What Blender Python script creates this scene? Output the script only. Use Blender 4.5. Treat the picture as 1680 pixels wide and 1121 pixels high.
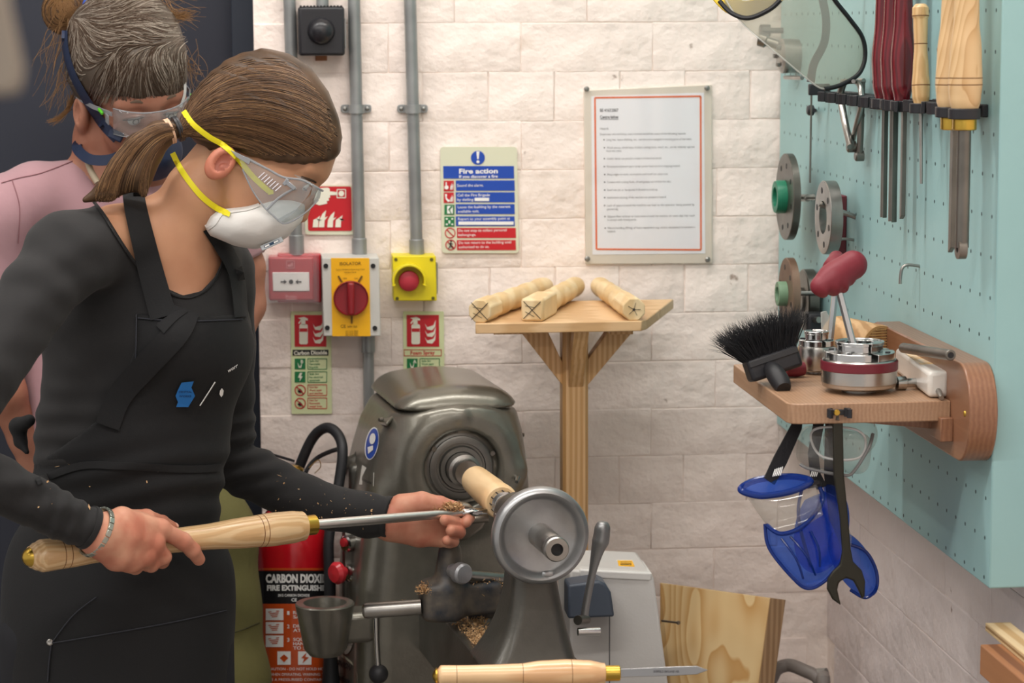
import bpy, bmesh, math, random
import numpy as np
from mathutils import Vector, Matrix
random.seed(7); rng = np.random.default_rng(7)
for o in list(bpy.data.objects): bpy.data.objects.remove(o)
SC = bpy.context.scene; COL = SC.collection
# ------------------------------------------------------------ camera
F = 3967.0; CX, CY = 840.0, 560.5; CAMZ = 1.70
dYc = Vector((430-CX, CY-40, -F)).normalized()
up0 = Vector((-math.sin(math.radians(1.0)), math.cos(math.radians(1.0)), 0))
Zc = (up0 - dYc*up0.dot(dYc)).normalized()
Xc = dYc.cross(Zc)
MWC = Matrix((Xc, dYc, Zc))            # rows: world axes in camera coordinates -> this is cam->world
CAM = Vector((0, 0, CAMZ))
cam = bpy.data.objects.new('camera', bpy.data.cameras.new('camera')); COL.objects.link(cam)
cam.matrix_world = Matrix.Translation(CAM) @ MWC.to_4x4()
cam.data.sensor_width = 36; cam.data.lens = F/1680*36; cam.data.clip_start = .05
cam.data.dof.use_dof = True; cam.data.dof.focus_distance = 3.38; cam.data.dof.aperture_fstop = 7.5
SC.camera = cam
SC.view_settings.view_transform = 'Standard'; SC.view_settings.look = 'None'
SC.view_settings.gamma = 1; SC.view_settings.use_curve_mapping = False
SC.view_settings.exposure = 0.19
SC.cycles.use_denoising = True
SC.cycles.max_bounces = 10; SC.cycles.transparent_max_bounces = 12
# ------------------------------------------------------------ world and lights
w = bpy.data.worlds.new('world'); SC.world = w; w.use_nodes = True
w.node_tree.nodes['Background'].inputs[0].default_value = (1.0, .955, .92, 1)
w.node_tree.nodes['Background'].inputs[1].default_value = 0.55
def area(name, loc, sx, sy, power, col=(1, .965, .925), aim=None):
    l = bpy.data.lights.new(name, 'AREA'); l.shape = 'RECTANGLE'; l.size = sx; l.size_y = sy
    l.energy = power; l.color = col
    o = bpy.data.objects.new(name, l); COL.objects.link(o); o.location = loc
    if aim is not None:
        o.rotation_euler = (Vector(aim)-Vector(loc)).to_track_quat('-Z', 'Y').to_euler()
    return o
area('ceiling_strip_light', (-0.1, 3.35, 2.95), 2.4, .12, 28)
area('ceiling_strip_light', (-0.3, 1.9, 2.95), 2.4, .12, 30)
area('ceiling_strip_light', (-1.9, 2.2, 2.95), .12, 2.4, 16)
area('ceiling_strip_light', (0.0, -0.6, 2.95), 2.4, .12, 30)
# ------------------------------------------------------------ picture <-> world helpers
def ray(px, py): return MWC @ Vector((px-CX, CY-py, -F)).normalized()
def PD(px, py, d):                      # point at depth d along the lens axis
    return CAM + MWC @ Vector(((px-CX)*d/F, (CY-py)*d/F, -d))
def PY(px, py, y): r = ray(px, py); return CAM + r*(y/r.y)
def PX(px, py, x): r = ray(px, py); return CAM + r*(x/r.x)
def PZ(px, py, z): r = ray(px, py); return CAM + r*((z-CAMZ)/r.z)
def pix(p):
    c = MWC.transposed() @ (Vector(p)-CAM); return (CX+F*c.x/-c.z, CY-F*c.y/-c.z, -c.z)
CR = MWC @ Vector((1, 0, 0)); CU = MWC @ Vector((0, 1, 0)); CF = MWC @ Vector((0, 0, -1))
YB = PD(1060, 290, 4.2).y               # back wall plane
XF = PY(1279, 400, YB-.02).x            # face of the pegboard
XR = XF + .1                            # right wall plane
# ------------------------------------------------------------ materials
def lin(c):
    if isinstance(c, str): c = [int(c[i:i+2], 16)/255 for i in (0, 2, 4)]
    return tuple((v/12.92 if v <= .04045 else ((v+.055)/1.055)**2.4) for v in c)+(1,)
MATS = {}
def mat(name, col, rough=.5, metal=0, bump=0, bscale=60, var=0, vscale=8, col2=None, spec=.5, trans=0, ior=1.45,
        coat=0, alpha=1, sss=0, stretch=None, bdist=.002, sheen=0, detail=4, emit=0):
    if name in MATS: return MATS[name]
    m = bpy.data.materials.new(name); m.use_nodes = True; nt = m.node_tree; N = nt.nodes; L = nt.links
    b = N['Principled BSDF']; I = b.inputs
    I['Base Color'].default_value = lin(col); I['Roughness'].default_value = rough; I['Metallic'].default_value = metal
    I['Specular IOR Level'].default_value = spec; I['Transmission Weight'].default_value = trans; I['IOR'].default_value = ior
    I['Coat Weight'].default_value = coat; I['Alpha'].default_value = alpha; I['Coat Roughness'].default_value = .15
    if sheen: I['Sheen Weight'].default_value = sheen; I['Sheen Roughness'].default_value = .6
    if sss: I['Subsurface Weight'].default_value = sss; I['Subsurface Radius'].default_value = (.012, .005, .003); I['Subsurface Scale'].default_value = .5
    tc = N.new('ShaderNodeTexCoord'); mp = N.new('ShaderNodeMapping'); L.new(tc.outputs['Object'], mp.inputs[0])
    if stretch: mp.inputs['Scale'].default_value = stretch
    if var or col2:
        n = N.new('ShaderNodeTexNoise'); n.inputs['Scale'].default_value = vscale; n.inputs['Detail'].default_value = detail
        L.new(mp.outputs[0], n.inputs[0])
        r = N.new('ShaderNodeValToRGB'); r.color_ramp.elements[0].position = .35; r.color_ramp.elements[1].position = .68
        c1 = lin(col); c2 = lin(col2) if col2 else tuple(v*(1-var) for v in c1[:3])+(1,)
        r.color_ramp.elements[0].color = c2; r.color_ramp.elements[1].color = c1
        L.new(n.outputs[0], r.inputs[0]); L.new(r.outputs[0], I['Base Color'])
    if bump:
        n2 = N.new('ShaderNodeTexNoise'); n2.inputs['Scale'].default_value = bscale; n2.inputs['Detail'].default_value = detail
        L.new(mp.outputs[0], n2.inputs[0])
        bp = N.new('ShaderNodeBump'); bp.inputs['Strength'].default_value = bump; bp.inputs['Distance'].default_value = bdist
        L.new(n2.outputs[0], bp.inputs['Height']); L.new(bp.outputs[0], I['Normal'])
    MATS[name] = m; return m
def stain(m, col, scale, lo, hi, amt=.6):
    nt = m.node_tree; N = nt.nodes; L = nt.links; b = N['Principled BSDF']; src = b.inputs['Base Color'].links[0].from_socket
    ge = N.new('ShaderNodeNewGeometry'); n = N.new('ShaderNodeTexNoise'); n.inputs['Scale'].default_value = scale; n.inputs['Detail'].default_value = 8
    L.new(ge.outputs['Position'], n.inputs[0]); r = N.new('ShaderNodeMapRange'); r.inputs[1].default_value = lo; r.inputs[2].default_value = hi; r.inputs[4].default_value = amt
    L.new(n.outputs[0], r.inputs[0]); mx = N.new('ShaderNodeMix'); mx.data_type = 'RGBA'; L.new(r.outputs[0], mx.inputs[0]); L.new(src, mx.inputs[6]); mx.inputs[7].default_value = lin(col)
    L.new(mx.outputs[2], b.inputs['Base Color'])
def glassy(name, tint='FFFFFF', op=.1, rough=.05, body='DDDDDD', bump=0):
    """thin clear plastic: tinted see-through sheet with a real gloss and a little haze"""
    if name in MATS: return MATS[name]
    m = bpy.data.materials.new(name); m.use_nodes = True; nt = m.node_tree; N = nt.nodes; L = nt.links
    N.remove(N['Principled BSDF']); out = N['Material Output']
    t = N.new('ShaderNodeBsdfTransparent'); t.inputs[0].default_value = lin(tint)
    g = N.new('ShaderNodeBsdfGlossy'); g.inputs['Roughness'].default_value = rough
    d = N.new('ShaderNodeBsdfDiffuse'); d.inputs[0].default_value = lin(body)
    lw0 = N.new('ShaderNodeLayerWeight'); lw0.inputs[0].default_value = .3
    pw = N.new('ShaderNodeMath'); pw.operation = 'POWER'; pw.inputs[1].default_value = 3; L.new(lw0.outputs['Facing'], pw.inputs[0])
    lw = N.new('ShaderNodeMath'); lw.operation = 'MULTIPLY_ADD'; lw.inputs[1].default_value = .38; lw.inputs[2].default_value = .04; L.new(pw.outputs[0], lw.inputs[0])
    m1 = N.new('ShaderNodeMixShader'); m1.inputs[0].default_value = op; L.new(t.outputs[0], m1.inputs[1]); L.new(d.outputs[0], m1.inputs[2])
    m2 = N.new('ShaderNodeMixShader'); L.new(lw.outputs[0], m2.inputs[0]); L.new(m1.outputs[0], m2.inputs[1]); L.new(g.outputs[0], m2.inputs[2])
    L.new(m2.outputs[0], out.inputs[0])
    if bump:
        n = N.new('ShaderNodeTexNoise'); n.inputs['Scale'].default_value = 60; b = N.new('ShaderNodeBump'); b.inputs['Strength'].default_value = bump; b.inputs['Distance'].default_value = .002
        L.new(n.outputs[0], b.inputs['Height']); L.new(b.outputs[0], g.inputs['Normal'])
    MATS[name] = m; return m
def wood(name, light, dark, scale=12, stretch=(1, 1, 14), rough=.45, coat=0, rot=(0, 0, 0), dist=2.5, rings=False, lo=.3, hi=.75):
    """wood with grain along the local axis whose stretch is smallest"""
    if name in MATS: return MATS[name]
    m = bpy.data.materials.new(name); m.use_nodes = True; nt = m.node_tree; N = nt.nodes; L = nt.links
    b = N['Principled BSDF']; b.inputs['Roughness'].default_value = rough; b.inputs['Coat Weight'].default_value = coat
    b.inputs['Coat Roughness'].default_value = .2
    tc = N.new('ShaderNodeTexCoord'); mr = N.new('ShaderNodeMapping'); mr.inputs['Rotation'].default_value = rot
    mp = N.new('ShaderNodeMapping'); mp.inputs['Scale'].default_value = stretch
    L.new(tc.outputs['Object'], mr.inputs[0]); L.new(mr.outputs[0], mp.inputs[0])
    wv = N.new('ShaderNodeTexWave'); wv.wave_type = 'RINGS' if rings else 'BANDS'; wv.inputs['Scale'].default_value = scale
    wv.inputs['Distortion'].default_value = dist; wv.inputs['Detail'].default_value = 3; wv.inputs['Detail Scale'].default_value = 1.2
    L.new(mp.outputs[0], wv.inputs[0])
    r = N.new('ShaderNodeValToRGB'); r.color_ramp.elements[0].position = lo; r.color_ramp.elements[1].position = hi
    r.color_ramp.elements[0].color = lin(dark); r.color_ramp.elements[1].color = lin(light)
    L.new(wv.outputs['Fac'], r.inputs[0])
    n = N.new('ShaderNodeTexNoise'); n.inputs['Scale'].default_value = scale*5; n.inputs['Detail'].default_value = 5
    L.new(mp.outputs[0], n.inputs[0])
    mx = N.new('ShaderNodeMix'); mx.data_type = 'RGBA'; mx.blend_type = 'MULTIPLY'; mx.inputs[0].default_value = .35
    L.new(r.outputs[0], mx.inputs[6]); L.new(n.outputs[1], mx.inputs[7])
    g = N.new('ShaderNodeHueSaturation'); g.inputs['Saturation'].default_value = 1; g.inputs['Value'].default_value = 1.18
    bwn = N.new('ShaderNodeRGBToBW'); L.new(n.outputs[1], bwn.inputs[0]); L.new(bwn.outputs[0], mx.inputs[7])
    L.new(mx.outputs[2], g.inputs['Color']); L.new(g.outputs[0], b.inputs['Base Color'])
    bp = N.new('ShaderNodeBump'); bp.inputs['Strength'].default_value = .15; bp.inputs['Distance'].default_value = .001
    L.new(n.outputs[0], bp.inputs['Height']); L.new(bp.outputs[0], b.inputs['Normal'])
    MATS[name] = m; return m
def contour_wood(name, light, dark, freq=16, scale=1.6, stretch=(1, 1, .25), rough=.5, coat=0, pw_=2.2):
    """flat-sawn figure: level lines of a slow noise give the cathedral loops"""
    if name in MATS: return MATS[name]
    m = bpy.data.materials.new(name); m.use_nodes = True; nt = m.node_tree; N = nt.nodes; L = nt.links; b = N['Principled BSDF']
    b.inputs['Roughness'].default_value = rough; b.inputs['Coat Weight'].default_value = coat; b.inputs['Coat Roughness'].default_value = .2
    tc = N.new('ShaderNodeTexCoord'); mp = N.new('ShaderNodeMapping'); mp.inputs['Scale'].default_value = stretch; L.new(tc.outputs['Object'], mp.inputs[0])
    n = N.new('ShaderNodeTexNoise'); n.inputs['Scale'].default_value = scale; n.inputs['Detail'].default_value = 1.5; L.new(mp.outputs[0], n.inputs[0])
    a = N.new('ShaderNodeMath'); a.operation = 'MULTIPLY'; a.inputs[1].default_value = freq; L.new(n.outputs[0], a.inputs[0])
    f = N.new('ShaderNodeMath'); f.operation = 'FRACT'; L.new(a.outputs[0], f.inputs[0]); p = N.new('ShaderNodeMath'); p.operation = 'POWER'; p.inputs[1].default_value = pw_; L.new(f.outputs[0], p.inputs[0])
    r = N.new('ShaderNodeValToRGB'); r.color_ramp.elements[0].color = lin(light); r.color_ramp.elements[1].color = lin(dark); r.color_ramp.elements[1].position = .9; e = r.color_ramp.elements.new(1.0); e.color = lin(light)
    L.new(p.outputs[0], r.inputs[0]); L.new(r.outputs[0], b.inputs['Base Color'])
    MATS[name] = m; return m
# ------------------------------------------------------------ mesh collector
def frame(axis, hint=(0, 0, 1)):
    a = Vector(axis).normalized(); h = Vector(hint)
    if abs(a.dot(h.normalized())) > .98: h = Vector((1, 0, 0))
    u = h.cross(a).normalized(); v = a.cross(u)
    return u, v, a
class G:
    def __init__(s): s.v = []; s.f = []
    def add(s, vs, fs):
        n = len(s.v); s.v += [tuple(x) for x in vs]; s.f += [tuple(i+n for i in f) for f in fs]; return s
    def box(s, c, size, R=None):
        c = Vector(c); X, Y, Z = R if R else (Vector((1, 0, 0)), Vector((0, 1, 0)), Vector((0, 0, 1)))
        vs = [c+X*(i*size[0]/2)+Y*(j*size[1]/2)+Z*(k*size[2]/2) for k in (-1, 1) for j in (-1, 1) for i in (-1, 1)]
        return s.add(vs, [(0, 2, 3, 1), (4, 5, 7, 6), (0, 1, 5, 4), (2, 6, 7, 3), (0, 4, 6, 2), (1, 3, 7, 5)])
    def prism(s, pts, vec):
        vec = Vector(vec); n = len(pts); a = [Vector(p) for p in pts]; b = [p+vec for p in a]
        nrm = sum(((a[i]-a[0]).cross(a[(i+1) % n]-a[0]) for i in range(1, n)), Vector())
        if nrm.dot(vec) > 0: a, b = b[::-1], a[::-1]
        s.add(a+b, [tuple(range(n)), tuple(range(2*n-1, n-1, -1))]+[(i, n+i, n+(i+1) % n, (i+1) % n) for i in range(n)]); return s
    def lathe(s, p0, axis, prof, n=32, hint=(0, 0, 1), close=True):
        u, v, a = frame(axis, hint); p0 = Vector(p0); vs = []; fs = []
        for (t, r) in prof:
            for i in range(n):
                th = 2*math.pi*i/n; vs.append(p0+a*t+(u*math.cos(th)+v*math.sin(th))*r)
        for k in range(len(prof)-1):
            for i in range(n):
                j = (i+1) % n; fs.append((k*n+i, k*n+j, (k+1)*n+j, (k+1)*n+i))
        if close:
            if prof[0][1] > 1e-6: fs.append(tuple(range(n-1, -1, -1)))
            if prof[-1][1] > 1e-6: fs.append(tuple((len(prof)-1)*n+i for i in range(n)))
        return s.add(vs, fs)
    def cyl(s, p0, p1, r, r1=None, n=24):
        p0, p1 = Vector(p0), Vector(p1); return s.lathe(p0, p1-p0, [(0, r), ((p1-p0).length, r if r1 is None else r1)], n)
    def tube(s, pts, r, n=10, closed=False, flat=None, hint=None):
        """swept tube; r a number or list; flat=(w,h) sweeps a strap with normal hint"""
        P = [Vector(p) for p in pts]; m = len(P); vs = []; fs = []; u = None
        for i in range(m):
            t = (P[(i+1) % m]-P[i-1]) if closed else (P[min(i+1, m-1)]-P[max(i-1, 0)])
            t.normalize()
            if hint is not None:
                h = Vector(hint[i]) if isinstance(hint, (list, tuple)) and len(hint) == m and hasattr(hint[0], '__len__') else Vector(hint)
                v = (h-t*h.dot(t)).normalized(); u = v.cross(t)
            else:
                if u is None: u = frame(t)[0]
                u = (u-t*u.dot(t)).normalized(); v = t.cross(u)
            rr = r[i] if isinstance(r, (list, tuple)) else r
            if flat:
                k = rr
                for (a, b) in ((-1, -1), (1, -1), (1, 1), (-1, 1)): vs.append(P[i]+u*(a*flat[0]*k/2)+v*(b*flat[1]/2))
            else:
                for q in range(n):
                    th = 2*math.pi*q/n; vs.append(P[i]+(u*math.cos(th)+v*math.sin(th))*rr)
        n = 4 if flat else n
        for k in range(m if closed else m-1):
            for i in range(n):
                j = (i+1) % n; k2 = (k+1) % m; fs.append((k*n+i, k2*n+i, k2*n+j, k*n+j))
        if not closed: fs += [tuple(range(n)), tuple((m-1)*n+i for i in range(n-1, -1, -1))]
        return s.add(vs, fs)
def spline(pts, n=8, closed=False):
    P = [Vector(p) for p in pts]; m = len(P); out = []
    rngk = m if closed else m-1
    for i in range(rngk):
        a, b, c, d = (P[(i-1) % m], P[i], P[(i+1) % m], P[(i+2) % m]) if closed else (P[max(i-1, 0)], P[i], P[i+1], P[min(i+2, m-1)])
        for k in range(n):
            t = k/n; out.append(.5*((2*b)+(c-a)*t+(2*a-5*b+4*c-d)*t*t+(3*b-a-3*c+d)*t**3))
    if not closed: out.append(P[-1])
    return out
def thing(name, label, cat, loc=(0, 0, 0), group=None, kind=None):
    o = bpy.data.objects.new(name, None); COL.objects.link(o); o.location = loc; o.empty_display_size = .02
    return tag(o, label, cat, group, kind)
def tag(o, label=None, cat=None, group=None, kind=None):
    if label: o['label'] = label
    if cat: o['category'] = cat
    if group: o['group'] = group
    if kind: o['kind'] = kind
    return o
def root_loc(p):
    m = Vector()
    while p is not None: m += p.location; p = p.parent
    return m
def put(name, g, m, parent=None, bevel=0, seg=2, smooth=30, org=None, sub=0, solid=0, label=None, kind=None, axis=None):
    """link collected geometry (world coordinates) as one mesh object"""
    me = bpy.data.meshes.new(name)
    if isinstance(g, tuple): V = np.asarray(g[0], dtype=np.float64); Fs = g[1]
    else: V = np.array([tuple(x) for x in g.v], dtype=np.float64); Fs = g.f
    if org is None: org = (V.min(0)+V.max(0))/2
    org = Vector(org); V = V-np.array(org)
    RM = None
    if axis is not None:            # local Z follows the piece's own axis so that grain runs along it
        u_x, v_x, a_x = frame(axis); RM = Matrix((u_x, v_x, a_x)).transposed(); V = V@np.array(RM)
    me.from_pydata(V.tolist() if not isinstance(V, list) else V, [], Fs if isinstance(Fs, list) else Fs.tolist()); me.update()
    if smooth: me.shade_smooth(); me.set_sharp_from_angle(angle=math.radians(smooth))
    for mm in (m if isinstance(m, (list, tuple)) else [m]): me.materials.append(mm)
    o = bpy.data.objects.new(name, me); COL.objects.link(o)
    if RM is not None: o.rotation_euler = RM.to_euler()
    if bevel:
        b = o.modifiers.new('bevel', 'BEVEL'); b.width = bevel; b.segments = seg; b.limit_method = 'ANGLE'; b.angle_limit = math.radians(35)
    if solid: b = o.modifiers.new('solid', 'SOLIDIFY'); b.thickness = solid; b.offset = 0
    if sub: b = o.modifiers.new('sub', 'SUBSURF'); b.levels = sub; b.render_levels = sub
    if parent is not None: o.parent = parent; o.location = org-root_loc(parent)
    else: o.location = org
    if label: o['label'] = label
    if kind: o['kind'] = kind
    return o
def clone(o, parent=None, loc=None):
    c = o.copy(); COL.objects.link(c)
    if parent is not None: c.parent = parent
    if loc is not None: c.location = loc
    for ch in list(o.children): clone(ch, c)
    return c
_tcache = {}
def text_geo(s, bold=0):
    if (s, bold) in _tcache: return _tcache[(s, bold)]
    cu = bpy.data.curves.new('t', 'FONT'); cu.body = s; cu.resolution_u = 3; cu.offset = bold
    o = bpy.data.objects.new('t', cu); COL.objects.link(o); bpy.context.view_layer.update()
    me = o.evaluated_get(bpy.context.evaluated_depsgraph_get()).to_mesh()
    V = [v.co.copy() for v in me.vertices]; Fs = [tuple(p.vertices) for p in me.polygons]
    o.to_mesh_clear() if False else None
    bpy.data.objects.remove(o); bpy.data.curves.remove(cu); _tcache[(s, bold)] = (V, Fs); return V, Fs
def add_text(g, s, org, X, Y, size, bold=.015, align='L', width=None):
    V, Fs = text_geo(s, bold)
    if not V: return g
    xs = [v.x for v in V]; wd = max(xs)-min(xs); x0 = min(xs); k = size*1.4; kx = k
    if width: kx = width/wd
    off = -x0 if align == 'L' else (-x0-wd/2 if align == 'C' else -x0-wd)
    return g.add([Vector(org)+X*((v.x+off)*kx)+Y*(v.y*k) for v in V], Fs)
# ------------------------------------------------------------ signed distance modelling
def A(p): return np.array(p, dtype=np.float32)
def smin(a, b, k):
    if k <= 0: return np.minimum(a, b)
    h = np.maximum(k-np.abs(a-b), 0)/k; return np.minimum(a, b)-h*h*k*.25
def smax(a, b, k): return -smin(-a, -b, k)
def s_ball(c, r): c = A(c); return lambda P: np.linalg.norm(P-c, axis=1)-r
def s_ell(c, r, R=None):
    c = A(c); r = A(r); M = None if R is None else np.array([list(x) for x in R], dtype=np.float32).T
    def f(P):
        q = P-c
        if M is not None: q = q@M
        k0 = np.linalg.norm(q/r, axis=1); k1 = np.linalg.norm(q/(r*r), axis=1)
        return k0*(k0-1)/np.maximum(k1, 1e-6)
    return f
def s_cap(a, b, ra, rb=None):
    a = A(a); b = A(b); rb = ra if rb is None else rb; ba = b-a; L = float(ba@ba)
    def f(P):
        q = P-a; t = np.clip(q@ba/max(L, 1e-9), 0, 1)
        return np.linalg.norm(q-t[:, None]*ba, axis=1)-(ra+(rb-ra)*t)
    return f
def s_chain(pts, rs, k=.0):
    fs = [s_cap(pts[i], pts[i+1], rs[i], rs[i+1]) for i in range(len(pts)-1)]
    return u_(fs, k)
def s_box(c, half, R=None, rd=0.):
    c = A(c); h = A(half)-rd; M = None if R is None else np.array([list(x) for x in R], dtype=np.float32).T
    def f(P):
        q = P-c
        if M is not None: q = q@M
        q = np.abs(q)-h
        return np.linalg.norm(np.maximum(q, 0), axis=1)+np.minimum(q.max(1), 0)-rd
    return f
def s_cyl(a, b, r, rd=0.):
    a = A(a); b = A(b); L = float(np.linalg.norm(b-a)); d = (b-a)/L
    def f(P):
        q = P-a; t = q@d; rad = np.linalg.norm(q-t[:, None]*d, axis=1)
        x = rad-(r-rd); y = np.abs(t-L/2)-(L/2-rd)
        return np.minimum(np.maximum(x, y), 0)+np.hypot(np.maximum(x, 0), np.maximum(y, 0))-rd
    return f
def u_(fs, k=0.):
    def f(P):
        d = fs[0](P)
        for g in fs[1:]: d = smin(d, g(P), k)
        return d
    return f
def sub_(a, b, k=0.): return lambda P: smax(a(P), -b(P), k)
def and_(a, b, k=0.): return lambda P: smax(a(P), b(P), k)
def s_off(f, r): return lambda P: f(P)-r
def mesh_sdf(f, lo, hi, h, proj=1, soft=1.6):
    lo = A(lo)-h*2; hi = A(hi)+h*2; B = 8
    nb = np.ceil((hi-lo)/(h*B)).astype(int)+0; n = nb*B
    bi = np.stack(np.meshgrid(*[np.arange(k) for k in nb], indexing='ij'), -1).reshape(-1, 3)
    cen = lo+(bi*B+3.5)*h
    dc = f(cen.astype(np.float32)); keep = np.abs(dc) < 6.95*h*soft+.002
    vals = np.repeat(np.repeat(np.repeat(np.where(dc < 0, -1., 1.).astype(np.float32).reshape(tuple(nb)), B, 0), B, 1), B, 2)
    off = np.stack(np.meshgrid(*[np.arange(B)]*3, indexing='ij'), -1).reshape(-1, 3)
    kb = bi[keep]
    for c0 in range(0, len(kb), 1500):
        idx = (kb[c0:c0+1500, None, :]*B+off[None]).reshape(-1, 3)
        vals[idx[:, 0], idx[:, 1], idx[:, 2]] = f((lo+idx*h).astype(np.float32))
    s = vals < 0; s8 = s.astype(np.int8)
    c = sum(s8[i:n[0]-1+i, j:n[1]-1+j, k:n[2]-1+k] for i in (0, 1) for j in (0, 1) for k in (0, 1))
    act = (c > 0) & (c < 8); I = np.argwhere(act); vid = -np.ones(act.shape, dtype=np.int64); vid[act] = np.arange(len(I))
    acc = np.zeros((len(I), 3)); cnt = np.zeros(len(I))
    cor = [(i, j, k) for i in (0, 1) for j in (0, 1) for k in (0, 1)]
    cv = {q: vals[I[:, 0]+q[0], I[:, 1]+q[1], I[:, 2]+q[2]] for q in cor}
    for q in cor:
        for ax in range(3):
            if q[ax]: continue
            q2 = tuple(1 if t == ax else q[t] for t in range(3)); a, b = cv[q], cv[q2]; m = (a < 0) != (b < 0)
            t = np.where(m, a/(a-b+1e-12), 0); pt = np.tile(np.array(q, dtype=float), (len(I), 1)); pt[:, ax] = t
            acc += pt*m[:, None]; cnt += m
    V = (lo+(I+acc/np.maximum(cnt, 1)[:, None])*h).astype(np.float32)
    Fs = []
    for ax in range(3):
        sl0 = [slice(None)]*3; sl1 = [slice(None)]*3; sl0[ax] = slice(0, -1); sl1[ax] = slice(1, None)
        ch = s[tuple(sl0)] != s[tuple(sl1)]; o1, o2 = [(1, 2), (2, 0), (0, 1)][ax]
        E = np.argwhere(ch); E = E[(E[:, o1] > 0) & (E[:, o2] > 0) & (E[:, o1] < n[o1]-1) & (E[:, o2] < n[o2]-1)]
        def cell(d1, d2):
            q = E.copy(); q[:, o1] -= d1; q[:, o2] -= d2; return vid[q[:, 0], q[:, 1], q[:, 2]]
        quad = np.stack([cell(1, 1), cell(0, 1), cell(0, 0), cell(1, 0)], 1)
        neg = s[E[:, 0], E[:, 1], E[:, 2]]
        quad[~neg] = quad[~neg][:, ::-1]; quad = quad[(quad >= 0).all(1)]; Fs.append(quad)
    for _ in range(proj):
        e = h*.3; d0 = f(V); g = np.stack([f(V+A(dd)*e)-d0 for dd in ((1, 0, 0), (0, 1, 0), (0, 0, 1))], 1)/e
        st = -d0[:, None]*g/np.maximum((g*g).sum(1), .3)[:, None]; V = V+np.clip(st, -h*.7, h*.7)
    return V, np.concatenate(Fs)
def join_geo(parts):
    V = []; Fs = []; n = 0
    for v, f in parts: V.append(v); Fs.append(f+n); n += len(v)
    return np.concatenate(V), np.concatenate(Fs)
def grad(f, P, e=.001):
    d0 = f(P); return np.stack([f(P+A(dd)*e)-d0 for dd in ((1, 0, 0), (0, 1, 0), (0, 0, 1))], 1)/e, d0
def snap(f, P, off=0., it=4):
    P = np.array(P, dtype=np.float32)
    for _ in range(it):
        g, d = grad(f, P); P = P-(d-off)[:, None]*g/np.maximum((g*g).sum(1), .3)[:, None]
    return P
def pnoise(P, s, seed=0):
    """cheap smooth pseudo noise"""
    r = np.random.default_rng(seed); out = 0
    for _ in range(5):
        k = r.normal(size=3)*s; out = out+np.sin(P@k.astype(np.float32)+r.uniform(0, 6.28))
    return out/5

def npv(v): return np.array(v, dtype=np.float32)
_cam = npv(CAM); _cr, _cu, _cf = npv(CR), npv(CU), npv(CF)
def s_pxpoly(pts, d, k=None):
    """prism whose section is an outline seen from the front; lengths in metres at depth d"""
    pts = np.array(pts, dtype=np.float32); n = len(pts); k = d/F
    def f(P):
        q = P-_cam; z = q@_cf; x = CX+F*(q@_cr)/z; y = CY-F*(q@_cu)/z
        D = np.full(len(P), 1e9, dtype=np.float32); sg = np.ones(len(P), dtype=np.float32)
        for i in range(n):
            a, b = pts[i], pts[(i+1) % n]; e = b-a; wx, wy = x-a[0], y-a[1]
            t = np.clip((wx*e[0]+wy*e[1])/(e@e), 0, 1); dx, dy = wx-e[0]*t, wy-e[1]*t; D = np.minimum(D, dx*dx+dy*dy)
            c1 = y >= a[1]; c2 = y < b[1]; c3 = e[0]*wy > e[1]*wx
            fl = (c1 & c2 & c3) | (~c1 & ~c2 & ~c3); sg = np.where(fl, -sg, sg)
        return sg*np.sqrt(D)*k
    return f
# ------------------------------------------------------------ the room
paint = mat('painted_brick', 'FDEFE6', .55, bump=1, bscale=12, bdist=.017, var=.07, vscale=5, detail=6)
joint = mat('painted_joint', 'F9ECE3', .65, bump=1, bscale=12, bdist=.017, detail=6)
paint_r = mat('painted_brick_right_shaded', 'E9DEDC', .55, bump=1, bscale=12, bdist=.017, var=.07, vscale=6, detail=6)  # same white paint, with the right wall's lilac-grey shade put into the colour
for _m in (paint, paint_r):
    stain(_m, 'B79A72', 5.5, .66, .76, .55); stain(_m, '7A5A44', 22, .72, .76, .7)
HT = 3.0; XL = -2.6
XD = PY(424, 500, YB).x                  # where the white wall ends and the dark doorway begins
wb = put('wall_back', G().box(((XD+XR)/2+.15, YB+.1, HT/2), (XR-XD+.3, .2, HT)), joint, smooth=0); wb['kind'] = 'structure'
wl = put('wall_back', G().box(((XL-.95+XL)/2+.475, YB+.1, HT/2), (1.0, .2, HT)), joint, smooth=0); wl['kind'] = 'structure'
wr = put('wall_right', G().box((XR+.1, YB/2-.5, HT/2), (.2, YB+1.6, HT)), joint, smooth=0); wr['kind'] = 'structure'
fl = put('floor', G().box((-.8, YB/2-.5, -.05), (4.6, YB+2.2, .1)), mat('concrete_floor', '8A857F', .6, bump=.2, var=.2, vscale=3), smooth=0); fl['kind'] = 'structure'
ce = put('ceiling', G().box((-.8, YB/2-.5, HT+.05), (4.6, YB+2.2, .1)), mat('ceiling_paint', 'E8E4DE', .8, bump=.1), smooth=0); ce['kind'] = 'structure'
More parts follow.
